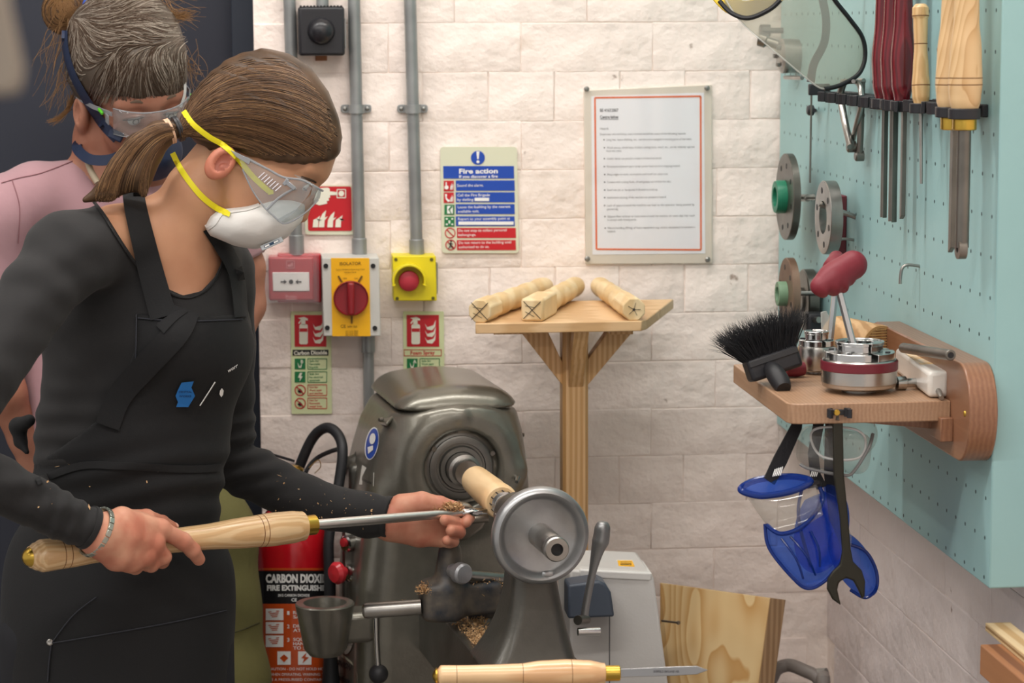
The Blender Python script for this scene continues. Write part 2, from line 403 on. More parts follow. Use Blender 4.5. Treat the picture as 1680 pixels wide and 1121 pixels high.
# bricks: every one its own piece, painted over
CH = .0843; BL = .228
def brick_mesh(seed, m, L=BL-.0006):
    r = np.random.default_rng(seed); bm = bmesh.new(); bmesh.ops.create_cube(bm, size=1)
    for v in bm.verts: v.co = Vector((v.co.x*L, v.co.y*.02, v.co.z*(CH-.0006)))
    bmesh.ops.bevel(bm, geom=[e for e in bm.edges if all(v.co.y < 0 for v in e.verts)] , offset=.0019, segments=2, profile=.6, affect='EDGES')
    for v in bm.verts:
        v.co += Vector((r.normal()*.0006, r.normal()*.0001, r.normal()*.0006))
    me = bpy.data.meshes.new('brick'); bm.to_mesh(me); bm.free(); me.shade_smooth(); me.set_sharp_from_angle(angle=.3); me.materials.append(m); return me
BM = [brick_mesh(i, paint) for i in range(6)]; HM = [brick_mesh(20+i, paint, BL/2-.002) for i in range(3)]
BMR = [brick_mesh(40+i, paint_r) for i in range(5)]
zt = PY(800, 37, YB).z
row = 0; z = zt+CH*5.5-CH*0
rowz = [zt+CH*(4.5-i) for i in range(26)]
nb_ = 0
for ri, zc in enumerate(rowz):
    if zc > HT: continue
    header = ri % 4 == 2
    L = BL/2 if header else BL
    x = XD+L/2+(0 if ri % 2 else -L/2)
    while x < XR-.01:
        if x-L/2 < XD-.001:
            x += L; continue
        o = bpy.data.objects.new('brick', (HM if header else BM)[rng.integers(3 if header else 6)]); COL.objects.link(o); o.parent = wb
        o.location = Vector((min(x, XR-.0+L*.4), YB+.0082-rng.uniform(0, .0005), zc))-wb.location
        o.rotation_euler = (rng.normal()*.0015, rng.normal()*.003, rng.normal()*.0012)
        x += L; nb_ += 1
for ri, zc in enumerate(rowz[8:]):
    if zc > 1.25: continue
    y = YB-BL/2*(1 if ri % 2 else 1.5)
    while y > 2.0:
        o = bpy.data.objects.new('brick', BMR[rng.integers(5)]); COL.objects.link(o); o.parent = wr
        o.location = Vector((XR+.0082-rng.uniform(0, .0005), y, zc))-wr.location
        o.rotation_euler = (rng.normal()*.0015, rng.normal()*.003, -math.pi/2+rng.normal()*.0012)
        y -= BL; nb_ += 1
# dark doorway, left
dk = mat('dark_door_paint', '2A2D38', .42, bump=.08, bscale=120)
dk2 = mat('dark_frame_paint', '232A36', .5)
dr = thing('door_1', None, None, (XD-.6, YB+.1, 0)); dr['kind'] = 'structure'
xa = PY(378, 80, YB).x
put('door_leaf', G().box(((XD+XL+.05)/2, YB+.165, 1.25), (XD-XL-.05, .04, 2.5)), dk, dr, bevel=.003)
put('door_frame', G().box(((xa+XD)/2+.001, YB+.115, 1.25), (XD-xa-.001, .05, 2.5)), dk2, dr, bevel=.002)
put('lintel', G().box(((XL+XD)/2, YB+.10, 2.75), (XD-XL, .2, .5)), joint, dr)
# sign helpers on the back wall: everything is placed in its plane at its real size
UX = Vector((1, 0, 0)); UZ = Vector((0, 0, 1))
def q_back(lift):
    return lambda x, y: PY(x, y, YB-lift)
def rect(g, q, x0, y0, x1, y1, th=.0006, sk=0.):
    """rectangle given by picture corners on plane q, thickness th towards viewer"""
    return g.prism([q(x0, y0), q(x1, y0), q(x1+sk, y1), q(x0+sk, y1)], (0, -th, 0))
def rrect(g, q, x0, y0, x1, y1, r, th, sk=0.):
    pts = []
    for (cx, cy, a0) in ((x1-r, y0+r, -90), (x1-r, y1-r, 0), (x0+r, y1-r, 90), (x0+r, y0+r, 180)):
        for k in range(5):
            a = math.radians(a0+k*22.5); yy = cy+r*math.sin(a); pts.append(q(cx+r*math.cos(a)+sk*(yy-y0)/(y1-y0), yy))
    return g.prism(pts, (0, -th, 0))
def disc(g, q, x, y, r, th=.0006, n=24, r2=None):
    return g.prism([q(x+r*math.cos(2*math.pi*i/n), y+(r2 or r)*math.sin(2*math.pi*i/n)) for i in range(n)], (0, -th, 0))
def ring(g, q, x, y, r, w_, th=.0006, n=28):
    for i in range(n):
        a, b = 2*math.pi*i/n, 2*math.pi*(i+1)/n
        g.prism([q(x+r*math.cos(a), y+r*math.sin(a)), q(x+r*math.cos(b), y+r*math.sin(b)), q(x+(r-w_)*math.cos(b), y+(r-w_)*math.sin(b)), q(x+(r-w_)*math.cos(a), y+(r-w_)*math.sin(a))], (0, -th, 0))
    return g
def line(g, q, x0, y0, x1, y1, w_, th=.0006):
    L = math.hypot(x1-x0, y1-y0); nx, ny = -(y1-y0)/L*w_/2, (x1-x0)/L*w_/2
    return g.prism([q(x0+nx, y0+ny), q(x1+nx, y1+ny), q(x1-nx, y1-ny), q(x0-nx, y0-ny)], (0, -th, 0))
def poly(g, q, pts, th=.0006): return g.prism([q(*p) for p in pts], (0, -th, 0))
PXM = 4.2/F
def txt(g, q, s, x, y, hpx, bold=.015, align='L', wpx=None):
    return add_text(g, s, q(x, y), UX, UZ, hpx*PXM, bold, align, None if wpx is None else wpx*PXM)
red = mat('sign_red', 'C6202A', .4); blue = mat('sign_blue', '1F4BB0', .4); grn = mat('sign_green', '1E7A45', .4)
cream = mat('photoluminescent_cream', 'DCDDC4', .45); white = mat('print_white', 'F2F2F0', .5); blk = mat('print_black', '17171A', .5)
lime = mat('photoluminescent_lime', 'DDE6B4', .45); orange = mat('print_orange', 'EA6C2C', .5)
def flames(g, q, x0, y0, w_, h_):
    """row of leaning flame tongues"""
    for (a, b, t) in ((0, .34, .72), (.28, .58, 1), (.56, .82, .85)):
        xa_, xb_ = x0+a*w_, x0+b*w_
        poly(g, q, [(xa_, y0+h_), (xa_+.02*w_, y0+h_*.62), (xa_+.12*w_, y0+h_*(1-.75*t)), (xa_+.28*w_, y0+h_*(1-t)), (xa_+.22*w_, y0+h_*(1-.6*t)),
                        (xa_+.3*w_, y0+h_*(1-.72*t)), (xa_+.2*w_, y0+h_*.8), (xb_-.14*w_, y0+h_)])
# fire action notice
q0 = q_back(.004)
fa = thing('fire_notice', 'blue and red fire action instruction board screwed to the white wall', 'sign', PY(788, 328, YB))
put('board', rrect(G(), q0, 722, 241, 848, 415, 5, .003, 3), cream, fa)
q1 = q_back(.0072)
g = G(); disc(g, q1, 784, 259, 11.5); rect(g, q1, 727, 272.5, 843, 293, sk=.5)
for (a, b) in ((296, 313), (315.5, 332), (335, 351.5), (355, 371)): rect(g, q1, 747.5, a, 844, b, sk=.6)
put('blue_panel', g, blue, fa, smooth=0)
g = G()
for (a, b) in ((374, 390.5), (394, 410.5)): rect(g, q1, 749.5, a, 846, b, sk=.5)
for (a, b) in ((296.5, 314), (316, 333)): rect(g, q1, 728, a, 744.5, b)
ring(g, q1, 738.5, 382.5, 8.8, 1.6); line(g, q1, 733, 377, 744, 388, 1.8)
ring(g, q1, 739.5, 402, 8.8, 1.6); line(g, q1, 734, 396.5, 745, 407.5, 1.8)
put('red_panel', g, red, fa, smooth=0)
g = G()
for (a, b) in ((336, 352.5), (355.5, 372)): rect(g, q1, 729, a, 745.5, b)
put('green_panel', g, grn, fa, smooth=0)
q2 = q_back(.0081); g = G()
poly(g, q2, [(781.6, 248.5), (786.6, 248.5), (785.4, 261), (782.8, 261)]); disc(g, q2, 784.1, 265.5, 2.4)
txt(g, q2, 'Fire action', 785, 284.5, 7.8, .03, 'C', 63); txt(g, q2, 'If you discover a fire', 785, 291.8, 4.6, .02, 'C', 63)
txt(g, q2, 'Sound the alarm.', 750, 306.5, 4.4, .005, 'L', 43); txt(g, q2, 'Call the Fire Brigade', 750.5, 322.5, 4.4, .005, 'L', 53); txt(g, q2, 'by dialling', 750.5, 329.8, 4.4, .005, 'L', 26)
rect(g, q2, 778.5, 324.5, 802.5, 330)
txt(g, q2, 'Leave the building by the nearest', 751, 342, 4.4, .005, 'L', 86); txt(g, q2, 'available exit.', 751, 349, 4.4, .005, 'L', 35)
txt(g, q2, 'Report to your assembly point at', 751.5, 361.5, 4.4, .005, 'L', 85); rect(g, q2, 752, 363.6, 842.5, 369)
txt(g, q2, 'Do not stop to collect personal', 752, 380.5, 4.4, .005, 'L', 79); txt(g, q2, 'belongings.', 752, 387.5, 4.4, .005, 'L', 29)
txt(g, q2, 'Do not return to the building until', 752.5, 400.5, 4.4, .005, 'L', 86); txt(g, q2, 'authorised to do so.', 752.5, 407.5, 4.4, .005, 'L', 50)
disc(g, q2, 732.5, 307.5, 3.4); rect(g, q2, 731, 299, 733, 304); flames(g, q2, 738.5, 299.5, 6, 12)
poly(g, q2, [(730, 318.5), (733, 318.5), (733.5, 322), (732.5, 323), (735, 327.5), (737.5, 327.5), (738.5, 330), (735, 331.5), (731, 327)]); flames(g, q2, 738.8, 319, 5.5, 12)
rect(g, q2, 733.5, 338, 743, 350.5)
for (a, b) in ((731.5, 358), (740.5, 358), (731.5, 367), (740.5, 367)): poly(g, q2, [(a, b), (a+3, b), (a+3, b+2.5), (a, b+2.5)])
txt(g, q2, 'ii', 737.3, 366.5, 5, .05, 'C')
put('white_print', g, white, fa, smooth=0)
g = G(); line(g, q_back(.0089), 740.5, 339, 736, 345, 2.4); line(g, q_back(.0089), 737, 344.5, 740, 350, 1.6); disc(g, q_back(.0089), 741, 339.5, 1.4)
put('running_figure', g, grn, fa, smooth=0)
g = G(); q3 = q_back(.0089); line(g, q3, 739.5, 398, 739.5, 404, 2.4); disc(g, q3, 740, 396, 1.5); line(g, q3, 739, 403, 736, 408, 1.4); line(g, q3, 740, 403, 743, 408, 1.4); line(g, q3, 736, 400, 743, 400.5, 1.2)
put('walking_figure', g, blk, fa, smooth=0)
# red call point sign (hand presses button over flames)
cs = thing('fire_alarm_sign', 'small square red sign with white pointing hand above flames', 'sign', PY(540, 344, YB))
put('board', rrect(G(), q0, 499, 304, 579, 385, 5, .003, 1.5), cream, cs)
put('red_field', rrect(G(), q1, 504, 306, 576, 379, 3, .0006, 1.5), red, cs, smooth=0)
g = G(); poly(g, q2, [(512, 309.5), (538, 308), (541, 310), (541, 314), (554, 315.5), (554, 320), (541, 320.5), (542, 324), (539, 325), (540, 329), (536, 330), (537, 334), (524, 337), (518, 335), (514, 328)])

disc(g, q2, 560, 317.6, 4.6); [line(g, q2, *l, 1.4) for l in ((553, 311, 567, 311), (553, 324.5, 567, 324.5), (553, 311, 553, 324.5), (567, 311, 567, 324.5))]
for (x, h_) in ((513, 17), (523, 26), (537, 24), (550, 18)):
    poly(g, q2, [(x, 373), (x+1, 361), (x+6, 373-h_*.85), (x+12, 373-h_-2), (x+10, 373-h_*.6), (x+15, 373-h_*.7), (x+9.5, 362), (x+9, 373)])
put('white_pictogram', g, mat('sign_white', 'EFEDDC', .45), cs, smooth=0)
# extinguisher identification strips
def ident(x0, y0, x1, y1, label, head, black, rows, sc):
    t = thing('extinguisher_sign', label, 'sign', PY((x0+x1)/2, (y0+y1)/2, YB))
    put('backing', rrect(G(), q0, x0, y0, x1, y1, 2, .0015, 1.5), lime, t); W_ = x1-x0
    qa = q_back(.0058); qb = q_back(.0066)
    xa, xb = x0+6, x1-8; ya = y0+6
    g = G(); rect(g, qa, xa, ya, xb, ya+52, sk=.5); put('red_field', g, red, t, smooth=0)
    g = G(); rrect(g, qb, xa+8, ya+15, xa+22, ya+48, 3, .0006); rect(g, qb, xa+11, ya+8, xa+18, ya+16); poly(g, qb, [(xa+6, ya+5), (xa+16, ya+3), (xa+22, ya+6), (xa+22, ya+9), (xa+12, ya+8)])
    line(g, qb, xa+12, ya+7, xa+7, ya+14, 2)
    for k in range(3): 
        yy = ya+44-k*11; poly(g, qb, [(xa+30, yy-8), (xa+34, yy-2), (xa+44, yy-5), (xa+48, yy-14), (xa+47, yy-3), (xa+42, yy+3), (xa+34, yy+2)])
    put('white_pictogram', g, MATS['sign_white'], t, smooth=0)
    g = G(); rect(g, q_back(.0074), xa+8.5, ya+22, xa+21.5, ya+27.5); put('extinguisher_band', g, red, t, smooth=0)
    yb = ya+57
    g = G(); gt = G()
    if black:
        rect(g, qa, xa-3, yb, xb+4, yb+9.5); put('title_band', g, blk, t, smooth=0); txt(gt, qb, head, (xa+xb)/2+.5, yb+8, 6.4, .03, 'C', 54); put('lettering', gt, MATS['sign_white'], t, smooth=0)
    else:
        for l in ((xa-4, yb, xb+4, yb), (xa-4, yb+10, xb+4, yb+10), (xa-4, yb, xa-4, yb+10), (xb+4, yb, xb+4, yb+10)): line(g, qa, *l, 1)
        txt(g, qa, head, (xa+xb)/2, yb+7.8, 6.2, .03, 'C', 40); put('lettering', g, red, t, smooth=0)
    gg = G(); gr = G(); gw = G(); gk = G()
    for k, (kind, lines) in enumerate(rows):
        yy = yb+14.5+k*21.5; col = gg if kind == 'g' else gr; bx0, bx1 = xa+22, xb+1
        for l in ((bx0, yy, bx1, yy), (bx0, yy+17.5, bx1, yy+17.5), (bx0, yy, bx0, yy+17.5), (bx1, yy, bx1, yy+17.5)): line(col, qa, *l, 1.1)
        for n_, s_ in enumerate(lines): txt(col, qa, s_, bx0+2.5, yy+5.8+n_*5, 3.6, .02, 'L', min(22, 3+len(s_)*1.6))
        if kind == 'g':
            rect(col, qa, xa+.5, yy, xa+18, yy+17.5)
            if 'electrical' in lines[1]: poly(gw, qb, [(xa+9, yy+2), (xa+13, yy+2), (xa+10.5, yy+7), (xa+13.5, yy+8), (xa+8.5, yy+16), (xa+9.2, yy+10.5), (xa+6, yy+9.5)])
            else:
                poly(gw, qb, [(xa+5, yy+6), (xa+9, yy+14), (xa+13, yy+6), (xa+11, yy+15), (xa+7, yy+15)]); txt(gw, qb, 'B' if 'able' in lines[0]+lines[1] and 'Flam' in ' '.join(lines) else 'A', xa+10.5, yy+7.5, 5.5, .03)
        else:
            ring(col, qa, xa+9.5, yy+9, 9.2, 1.6); poly(gk, qb, [(xa+5, yy+11), (xa+9, yy+6), (xa+12, yy+9), (xa+14, yy+12), (xa+9, yy+13.5)])
            line(col, q_back(.0074), xa+3.5, yy+3, xa+15.5, yy+15, 1.5)
    put('green_print', gg, grn, t, smooth=0); put('red_print', gr, red, t, smooth=0); put('pictogram', gw, MATS['sign_white'], t, smooth=0); put('black_pictogram', gk, blk, t, smooth=0)
    return t
ident(477, 511, 543, 679, 'pale green strip sign headed Carbon Dioxide in a black band', 'Carbon Dioxide', True,
      [('g', ['Safe for', 'Flammable', 'liquids']), ('g', ['Safe for', 'live electrical', 'equipment']), ('r', ['Not for', 'Wood, paper', 'and textiles']), ('r', ['Not for', 'Flammable', 'metal fires'])], 1)
ident(661, 511, 728, 679, 'pale green strip sign headed Foam Spray in red lettering', 'Foam Spray', False,
      [('g', ['Safe for', 'Wood, paper', 'and textiles']), ('g', ['Safe for', 'Flammable', 'liquids']), ('r', ['Not for', 'live electrical', 'equipment'])], 1)
# perspex framed hazard sheet
zinc = mat('zinc', '9A9A96', .38, 1, bump=.1); 
ps = thing('hazard_poster', 'printed sheet with orange border under a clear screwed acrylic cover', 'poster', PY(1062, 288, YB))
qp = q_back(.003)
def quad4(g, q, c, th): return g.prism([q(*p) for p in c], (0, -th, 0))
put('backing', quad4(G(), q_back(.001), [(957, 148), (1167, 139), (1168, 432), (960, 433)], .006), mat('perspex_edge', 'E4DACB', .3), ps, bevel=.001)
put('sheet', quad4(G(), q_back(.0072), [(970, 158), (1155, 152), (1157, 416), (972, 418)], .0005), mat('paper', 'F4F4F8', .7), ps, smooth=0)
g = G(); qo = q_back(.0078)
cs4 = [(976, 160.5), (1149.5, 158), (1150, 410), (978.5, 409)]
for i in range(4): line(g, qo, *cs4[i], *cs4[(i+1) % 4], 2.8, .0004)
put('orange_border', g, orange, ps, smooth=0)
g = G(); gl = mat('print_grey', '3A3A40', .6)
T = [(984.5, 183.5, 'BS 4163:2007', 30, 5, 0), (984.5, 194.5, 'Centre lathes', 30, 5, 0), (984.5, 213, 'Hazards', 14, 4, 0), (984.5, 222, 'Employees and workshop users involved should be aware of the following hazards:', 142, 3.6, 0),
     (995, 231, 'Long hair, loose clothing, etc., can become entangled in moving parts of the lathe.', 141, 3.6, 1), (995.5, 244, 'Work pieces, chuck keys, broken cutting tools, swarf, etc., can be violently ejected', 145, 3.6, 1), (995, 249.5, 'from the lathe.', 25, 3.6, 0),
     (995.5, 262, 'Centre lathes can present a hazard of electrical shock.', 91, 3.6, 1), (995.5, 275, 'Movements between parts under power feed can be a trapping hazard.', 121, 3.6, 1), (996, 288, 'Sharp edges on tools, work pieces and swarf can cause cuts.', 101, 3.6, 1),
     (996, 300.5, 'Contact with cutting fluids, oil and grease can irritate the skin.', 106, 3.6, 1), (996, 313.5, 'Swarf can jam or be ejected if allowed to build up.', 84, 3.6, 1), (996, 326, 'Inadvertent starting of the machine can present a hazard.', 98, 3.6, 1),
     (996, 339, 'Lack of space around the machine can lead to the operator being pushed by', 145, 3.6, 1), (996, 345, 'passers-by.', 19, 3.6, 0), (996.5, 357, 'Slippery floor surfaces or loose items around the machine can cause slips that result', 145, 3.6, 1), (996.5, 362.5, 'in contact with moving parts.', 48, 3.6, 0),
     (997, 376, 'Manual handling (lifting) of heavy equipment (e.g. chucks, faceplates) can present a', 145, 3.6, 1), (997, 381.5, 'hazard.', 13, 3.6, 0)]
for (x, y, s_, w_, h_, b_) in T:
    txt(g, qo, s_, x, y, h_, 0 if h_ < 4.5 else .03, 'L', w_)
    if b_: disc(g, qo, x-4, y-1.6, 1.2, .0003, 8)
rect(g, qo, 984.5, 195.6, 1015, 196.4, .0003)
put('printed_text', g, gl, ps, smooth=0)
put('acrylic_cover', quad4(G(), q_back(.0085), [(957, 145), (1167, 139), (1169, 433), (960, 433)], .003), glassy('clear_acrylic', 'FFFFFF', .02), ps, smooth=0)
for (x, y) in ((962.5, 146), (1160, 144.5), (963.5, 425), (1161, 426)):
    c = PY(x, y, YB-.0115); put('screw', G().lathe(c, (0, -1, 0), [(0, .0048), (.0015, .0046), (.003, .003), (.0034, 0)], 16), zinc, ps)
# galvanised conduits
galv = mat('galvanised_steel', 'A3A6A6', .45, .55, bump=.15, bscale=40, var=.25, vscale=14)
def conduit(xt, yt, xb, yb, r, label, saddles=(), socket=(), off=.02):
    a = PY(xt, yt, YB-off); b = PY(xb, yb, YB-off)
    t = thing('conduit', label, 'conduit', b); 
    put('pipe', G().cyl(b, a, r, n=24), galv, t)
    d = (a-b).normalized()
    for (y0, y1) in socket:
        p0 = b+(a-b)*((yb-y0)/(yb-yt)); p1 = b+(a-b)*((yb-y1)/(yb-yt)); put('coupler', G().cyl(p0, p1, r*1.22, n=24), galv, t, bevel=.001)
    for y in saddles:
        c = b+(a-b)*((yb-y)/(yb-yt)); wd = .0072
        g = G(); g.lathe(c-d*wd, d, [(0, r+.001), (0, r+.0028), (2*wd, r+.0028), (2*wd, r+.001)], 24)
        put('saddle_strap', g, galv, t)
        g = G()
        for sx in (-1, 1):
            g.add(*rtab(c+UX*sx*(r+.007)+Vector((0, off-.006, 0)), .0175, .0145))
        put('saddle_base', g, galv, t, bevel=.001)
        for sx in (-1, 1):
            put('screw', G().lathe(c+UX*sx*(r+.0085)+Vector((0, off-.0085, 0)), (0, -1, 0), [(0, .004), (.002, .0036), (.003, .0015), (.003, 0)], 14), zinc, t)
    return t
def rtab(c, w_, h_):
    g = G(); pts = []
    for k in range(16):
        a = 2*math.pi*k/16; pts.append(c+Vector((math.copysign(abs(math.cos(a))**.6, math.cos(a))*w_/2, 0, math.copysign(abs(math.sin(a))**.6, math.sin(a))*h_/2)))
    g.prism(pts, (0, -.003, 0)); return g.v, g.f
conduit(470, -180, 487, 418, .0105, 'grey galvanised conduit furthest left, running behind the black box and sign', (), ((418, 385),), .018)
conduit(576.8, -180, 590, 424, .0105, 'grey galvanised conduit rising from the yellow rotary switch', (176,), ((424, 390),))
conduit(667.8, -180, 684, 424, .0105, 'grey galvanised conduit rising from the emergency stop box', (176,), ((424, 392),))
conduit(604, 545, 609, 1000, .0095, 'grey galvanised conduit dropping from the rotary switch to behind the lathe', (), ((545, 578),))
# black sounder box
bk = mat('black_plastic', '26262A', .42, bump=.05, bscale=200)
sb = thing('alarm_sounder', 'black square wall box with a round dome at the top', 'alarm box', PY(527, 52, YB))
c = PY(527, 51, YB-.035); R3 = (Vector((1, 0, 0)), Vector((0, 1, 0)), Vector((.0, 0, 1)))
put('housing', G().box(c, (.077, .068, .082), R3), bk, sb, bevel=.005, seg=3)
put('side_plate', G().box(c+Vector((.0395, -.012, -.004)), (.002, .030, .05)), mat('grey_plastic', '9A9A98', .5), sb, bevel=.0008)
put('dome', G().lathe(c+Vector((-.001, -.034, 0)), (0, -1, 0), [(0, .023), (.003, .0225), (.009, .0205), (.014, .0165), (.018, .010), (.0195, .004), (.0198, 0)], 28), mat('black_gloss', '242428', .28), sb)
g = G()
for i in range(13): g.box(c+Vector((-.034+i*.0056, -.02, .0415)), (.0032, .028, .002))
put('vent_rib', g, bk, sb, kind='stuff', smooth=0)
put('cable_gland', G().cyl(PY(529, -30, YB-.02), PY(529, 14, YB-.02), .0105), galv, sb)
put('mount_plate', G().box(PY(527, 92, YB-.004), (.02, .006, .016)), mat('rusty', '9C6A4C', .8), sb, bevel=.001)
# red call point
rp = mat('red_plastic', 'B5202C', .3, coat=.4)
cp = thing('call_point', 'red break-glass fire call point with white window under clear flap', 'call point', PY(484, 458, YB))
cf = PY(484, 458, YB-.045)
def pbox(name, x0, y0, x1, y1, lift, depth, m, parent, bevel=.003, sk=0, seg=3, **kw):
    q = q_back(lift); g = G(); g.prism([q(x0, y0), q(x1, y0), q(x1+sk, y1), q(x0+sk, y1)], (0, depth, 0)); return put(name, g, m, parent, bevel=bevel, seg=seg, **kw)
pbox('housing', 440, 422, 515, 494, .045, .045, rp, cp, .004, 1)
pbox('back_box', 455, 417, 527, 497, .028, .027, rp, cp, .003)
pbox('window', 447, 447, 507, 478, .0468, .003, mat('call_window', 'F4F2EE', .35), cp, .001, 1)
g = G(); q = q_back(.0475); disc(g, q, 477.5, 462.5, 3.6)
for s_ in (-1, 1):
    xx = 477.5+s_*17; line(g, q, xx, 462.5, 477.5+s_*8, 462.5, 2); poly(g, q, [(477.5+s_*7, 462.5), (477.5+s_*11.5, 458.6), (477.5+s_*11.5, 466.4)] if s_ < 0 else [(477.5+s_*7, 462.5), (477.5+s_*11.5, 466.4), (477.5+s_*11.5, 458.6)])
put('arrows', g, blk, cp, smooth=0)
g = G(); q = q_back(.0458); txt(g, q, 'Protec', 478, 489, 5, .01, 'C', 18); rect(g, q, 469, 490.6, 487, 491.6)
for l in ((470, 428, 483, 428), (483, 428, 483, 440), (483, 440, 470, 440), (470, 440, 470, 428)): line(g, q, *l, .8)
disc(g, q, 474, 436, 2); flames(g, q, 476, 429, 6, 9)
put('embossed_mark', g, mat('pale_red_print', 'D98A8E', .5), cp, smooth=0)
clr = mat('clear_plastic', 'F6F6F4', .08, trans=1, ior=1.25, spec=.5)
g = G(); q = q_back(.050)
g.prism([q(437, 417), q(520, 417), q(521, 497), q(440, 497)], (0, .0015, 0)); 
g.prism([PY(521, 417, YB-.050), PY(522.5, 417, YB-.05), PY(523.5, 500, YB-.05), PY(522, 500, YB-.05)], (0, .02, 0))
put('clear_flap', g, glassy('thin_clear', 'FFFFFF', .05), cp, smooth=0)
# rotary isolator
rs = thing('rotary_isolator', 'grey and yellow isolator box with big red rotary knob', 'switch', PY(578, 488, YB))
gp = mat('light_grey_plastic', 'C9C8C2', .4)
pbox('housing', 528, 423, 622, 552, .085, .085, gp, rs, .002, 3)
pbox('yellow_plate', 543, 423.5, 606, 552, .0862, .0015, mat('safety_yellow', 'F2B414', .4), rs, .0003, 2)
q = q_back(.0868); g = G()
for (x, y) in ((534.5, 436.5), (612, 436.5), (537, 538), (615, 538.5)): disc(g, q, x, y, 4)
put('screw_hole', g, blk, rs, smooth=0)
kd = mat('dark_red_plastic', '8A1620', .35, coat=.2); kc = PY(575.5, 489, YB-.087)
put('knob', G().lathe(kc, (0, -1, 0), [(0, .0295), (.009, .0295), (.010, .0285), (.006, .027), (.005, 0)], 40), kd, rs)
put('knob_grip', G().box(kc+Vector((.0, -.011, 0)), (.012, .020, .056)), kd, rs, bevel=.004, seg=3)
g = G(); q = q_back(.0875)
line(g, q, 555, 453, 561, 463, 3); line(g, q, 594, 453, 588, 463, 3); line(g, q, 577, 519, 577, 531, 3)
txt(g, q, 'ISOLATOR', 575, 435, 5, .01, 'C', 34); txt(g, q, 'Switch Off Before Removing Cover', 575, 443.5, 2.6, 0, 'C', 46); txt(g, q, 'Isolate here', 575, 448, 2.6, 0, 'C', 18)
txt(g, q, 'OFF', 566, 458.5, 2.6, 0, 'C'); txt(g, q, 'ON', 584, 458.5, 2.6, 0, 'C'); txt(g, q, 'CE', 563, 538, 5, 0, 'C', 8); txt(g, q, '500V 25A', 578, 537.5, 3, 0, 'C', 16)
for k in range(3): txt(g, q, 'AC 21A IP65', 577, 545+k*3.2, 2.6, 0, 'C', 20)
put('lettering', g, mat('print_brown', '6B4A12', .6), rs, smooth=0)
# emergency stop
es = thing('emergency_stop', 'yellow box with red mushroom button inside a collar', 'switch', PY(680, 458, YB))
ye = mat('bright_yellow', 'E3D21E', .4)
pbox('housing', 644, 420, 715, 494, .055, .055, ye, es, .002, 2)
pbox('grey_gasket', 716, 432, 718.5, 482, .044, .03, MATS['grey_plastic'], es, .0005)
bc = PY(670, 460, YB-.055)
R_ = .029
g = G(); n = 26; vs = []
for i in range(n+1):
    a = math.radians(-15+210*i/n)
    for (rr, t) in ((R_, 0), (R_, .028), (R_-.004, .028), (R_-.004, 0)): vs.append(bc+Vector((math.cos(a)*rr, -t, math.sin(a)*rr+.001)))
fs = []
for i in range(n):
    for k in range(4): fs.append((i*4+k, (i+1)*4+k, (i+1)*4+(k+1) % 4, i*4+(k+1) % 4))
fs += [(3, 2, 1, 0), (n*4, n*4+1, n*4+2, n*4+3)]
g.add(vs, fs); put('collar', g, ye, es, bevel=.001)
put('mushroom_button', G().lathe(bc, (0, -1, 0), [(0, .009), (.008, .009), (.009, .0165), (.013, .0178), (.017, .0165), (.0195, .012), (.021, .006), (.0212, 0)], 32), mat('button_red', 'B3303E', .5), es)
g = G(); q = q_back(.0555)
for (x, y) in ((649.5, 426), (708, 426), (651.5, 490), (710.5, 489.5)): disc(g, q, x, y, 2.8)
put('screw_hole', g, mat('hole_olive', '5A5618', .5), es, smooth=0)
# ------------------------------------------------------------ pegboard on the right wall
def F_(x, y, off=0.): return PX(x, y, XF-off)
teal = mat('pegboard_teal', '9CC4C5', .5, var=.06, vscale=5, bump=.1)
def peg_material():
    m = teal.copy(); m.name = 'pegboard_teal_holes'; nt = m.node_tree; N = nt.nodes; L = nt.links
    tc = N.new('ShaderNodeTexCoord'); sp = N.new('ShaderNodeSeparateXYZ'); L.new(tc.outputs['Object'], sp.inputs[0])
    def M(op, a, b=None, c=None):
        n = N.new('ShaderNodeMath'); n.operation = op
        for i, v in enumerate((a, b, c)):
            if v is None: continue
            if isinstance(v, (int, float)): n.inputs[i].default_value = v
            else: L.new(v, n.inputs[i])
        return n.outputs[0]
    h0 = F_(1287.4, 169.3)
    def cell(o, base, pitch):
        t = M('FRACT', M('DIVIDE', M('ADD', o, -base+pitch*200.5), pitch)); return M('MULTIPLY', M('SUBTRACT', t, .5), pitch)
    org = PEG_ORG
    dy = cell(sp.outputs['Y'], h0.y-org.y, .043); dz = cell(sp.outputs['Z'], h0.z-org.z, .0505)
    r = M('SQRT', M('ADD', M('MULTIPLY', dy, dy), M('MULTIPLY', dz, dz)))
    mask = M('MULTIPLY', M('LESS_THAN', r, .0026), M('LESS_THAN', sp.outputs['X'], -.0495))
    b = N['Principled BSDF']; src = b.inputs['Base Color'].links[0].from_socket
    mx = N.new('ShaderNodeMix'); mx.data_type = 'RGBA'; L.new(mask, mx.inputs[0]); L.new(src, mx.inputs[6]); mx.inputs[7].default_value = lin('1E3C40')
    L.new(mx.outputs[2], b.inputs['Base Color']); return m
PY_NEAR = F_(1631, 600).y; PZ_BOT = F_(1629, 971).z; PZ_TOP = 2.35; PY_FAR = YB-.012
PEG_ORG = Vector(((XF+XR)/2, (PY_NEAR+PY_FAR)/2, (PZ_BOT+PZ_TOP)/2))
pb = thing('pegboard', 'pale teal perforated tool board covering the right-hand wall', 'pegboard', PEG_ORG)
put('panel', G().box((XF+.0485, (PY_NEAR+PY_FAR)/2, PEG_ORG.z), (.097, PY_FAR-PY_NEAR, PZ_TOP-PZ_BOT)), peg_material(), pb, bevel=.002, org=PEG_ORG)
steel = mat('worn_steel', 'B0ADA8', .33, 1, bump=.1, bscale=80, var=.3, vscale=20)
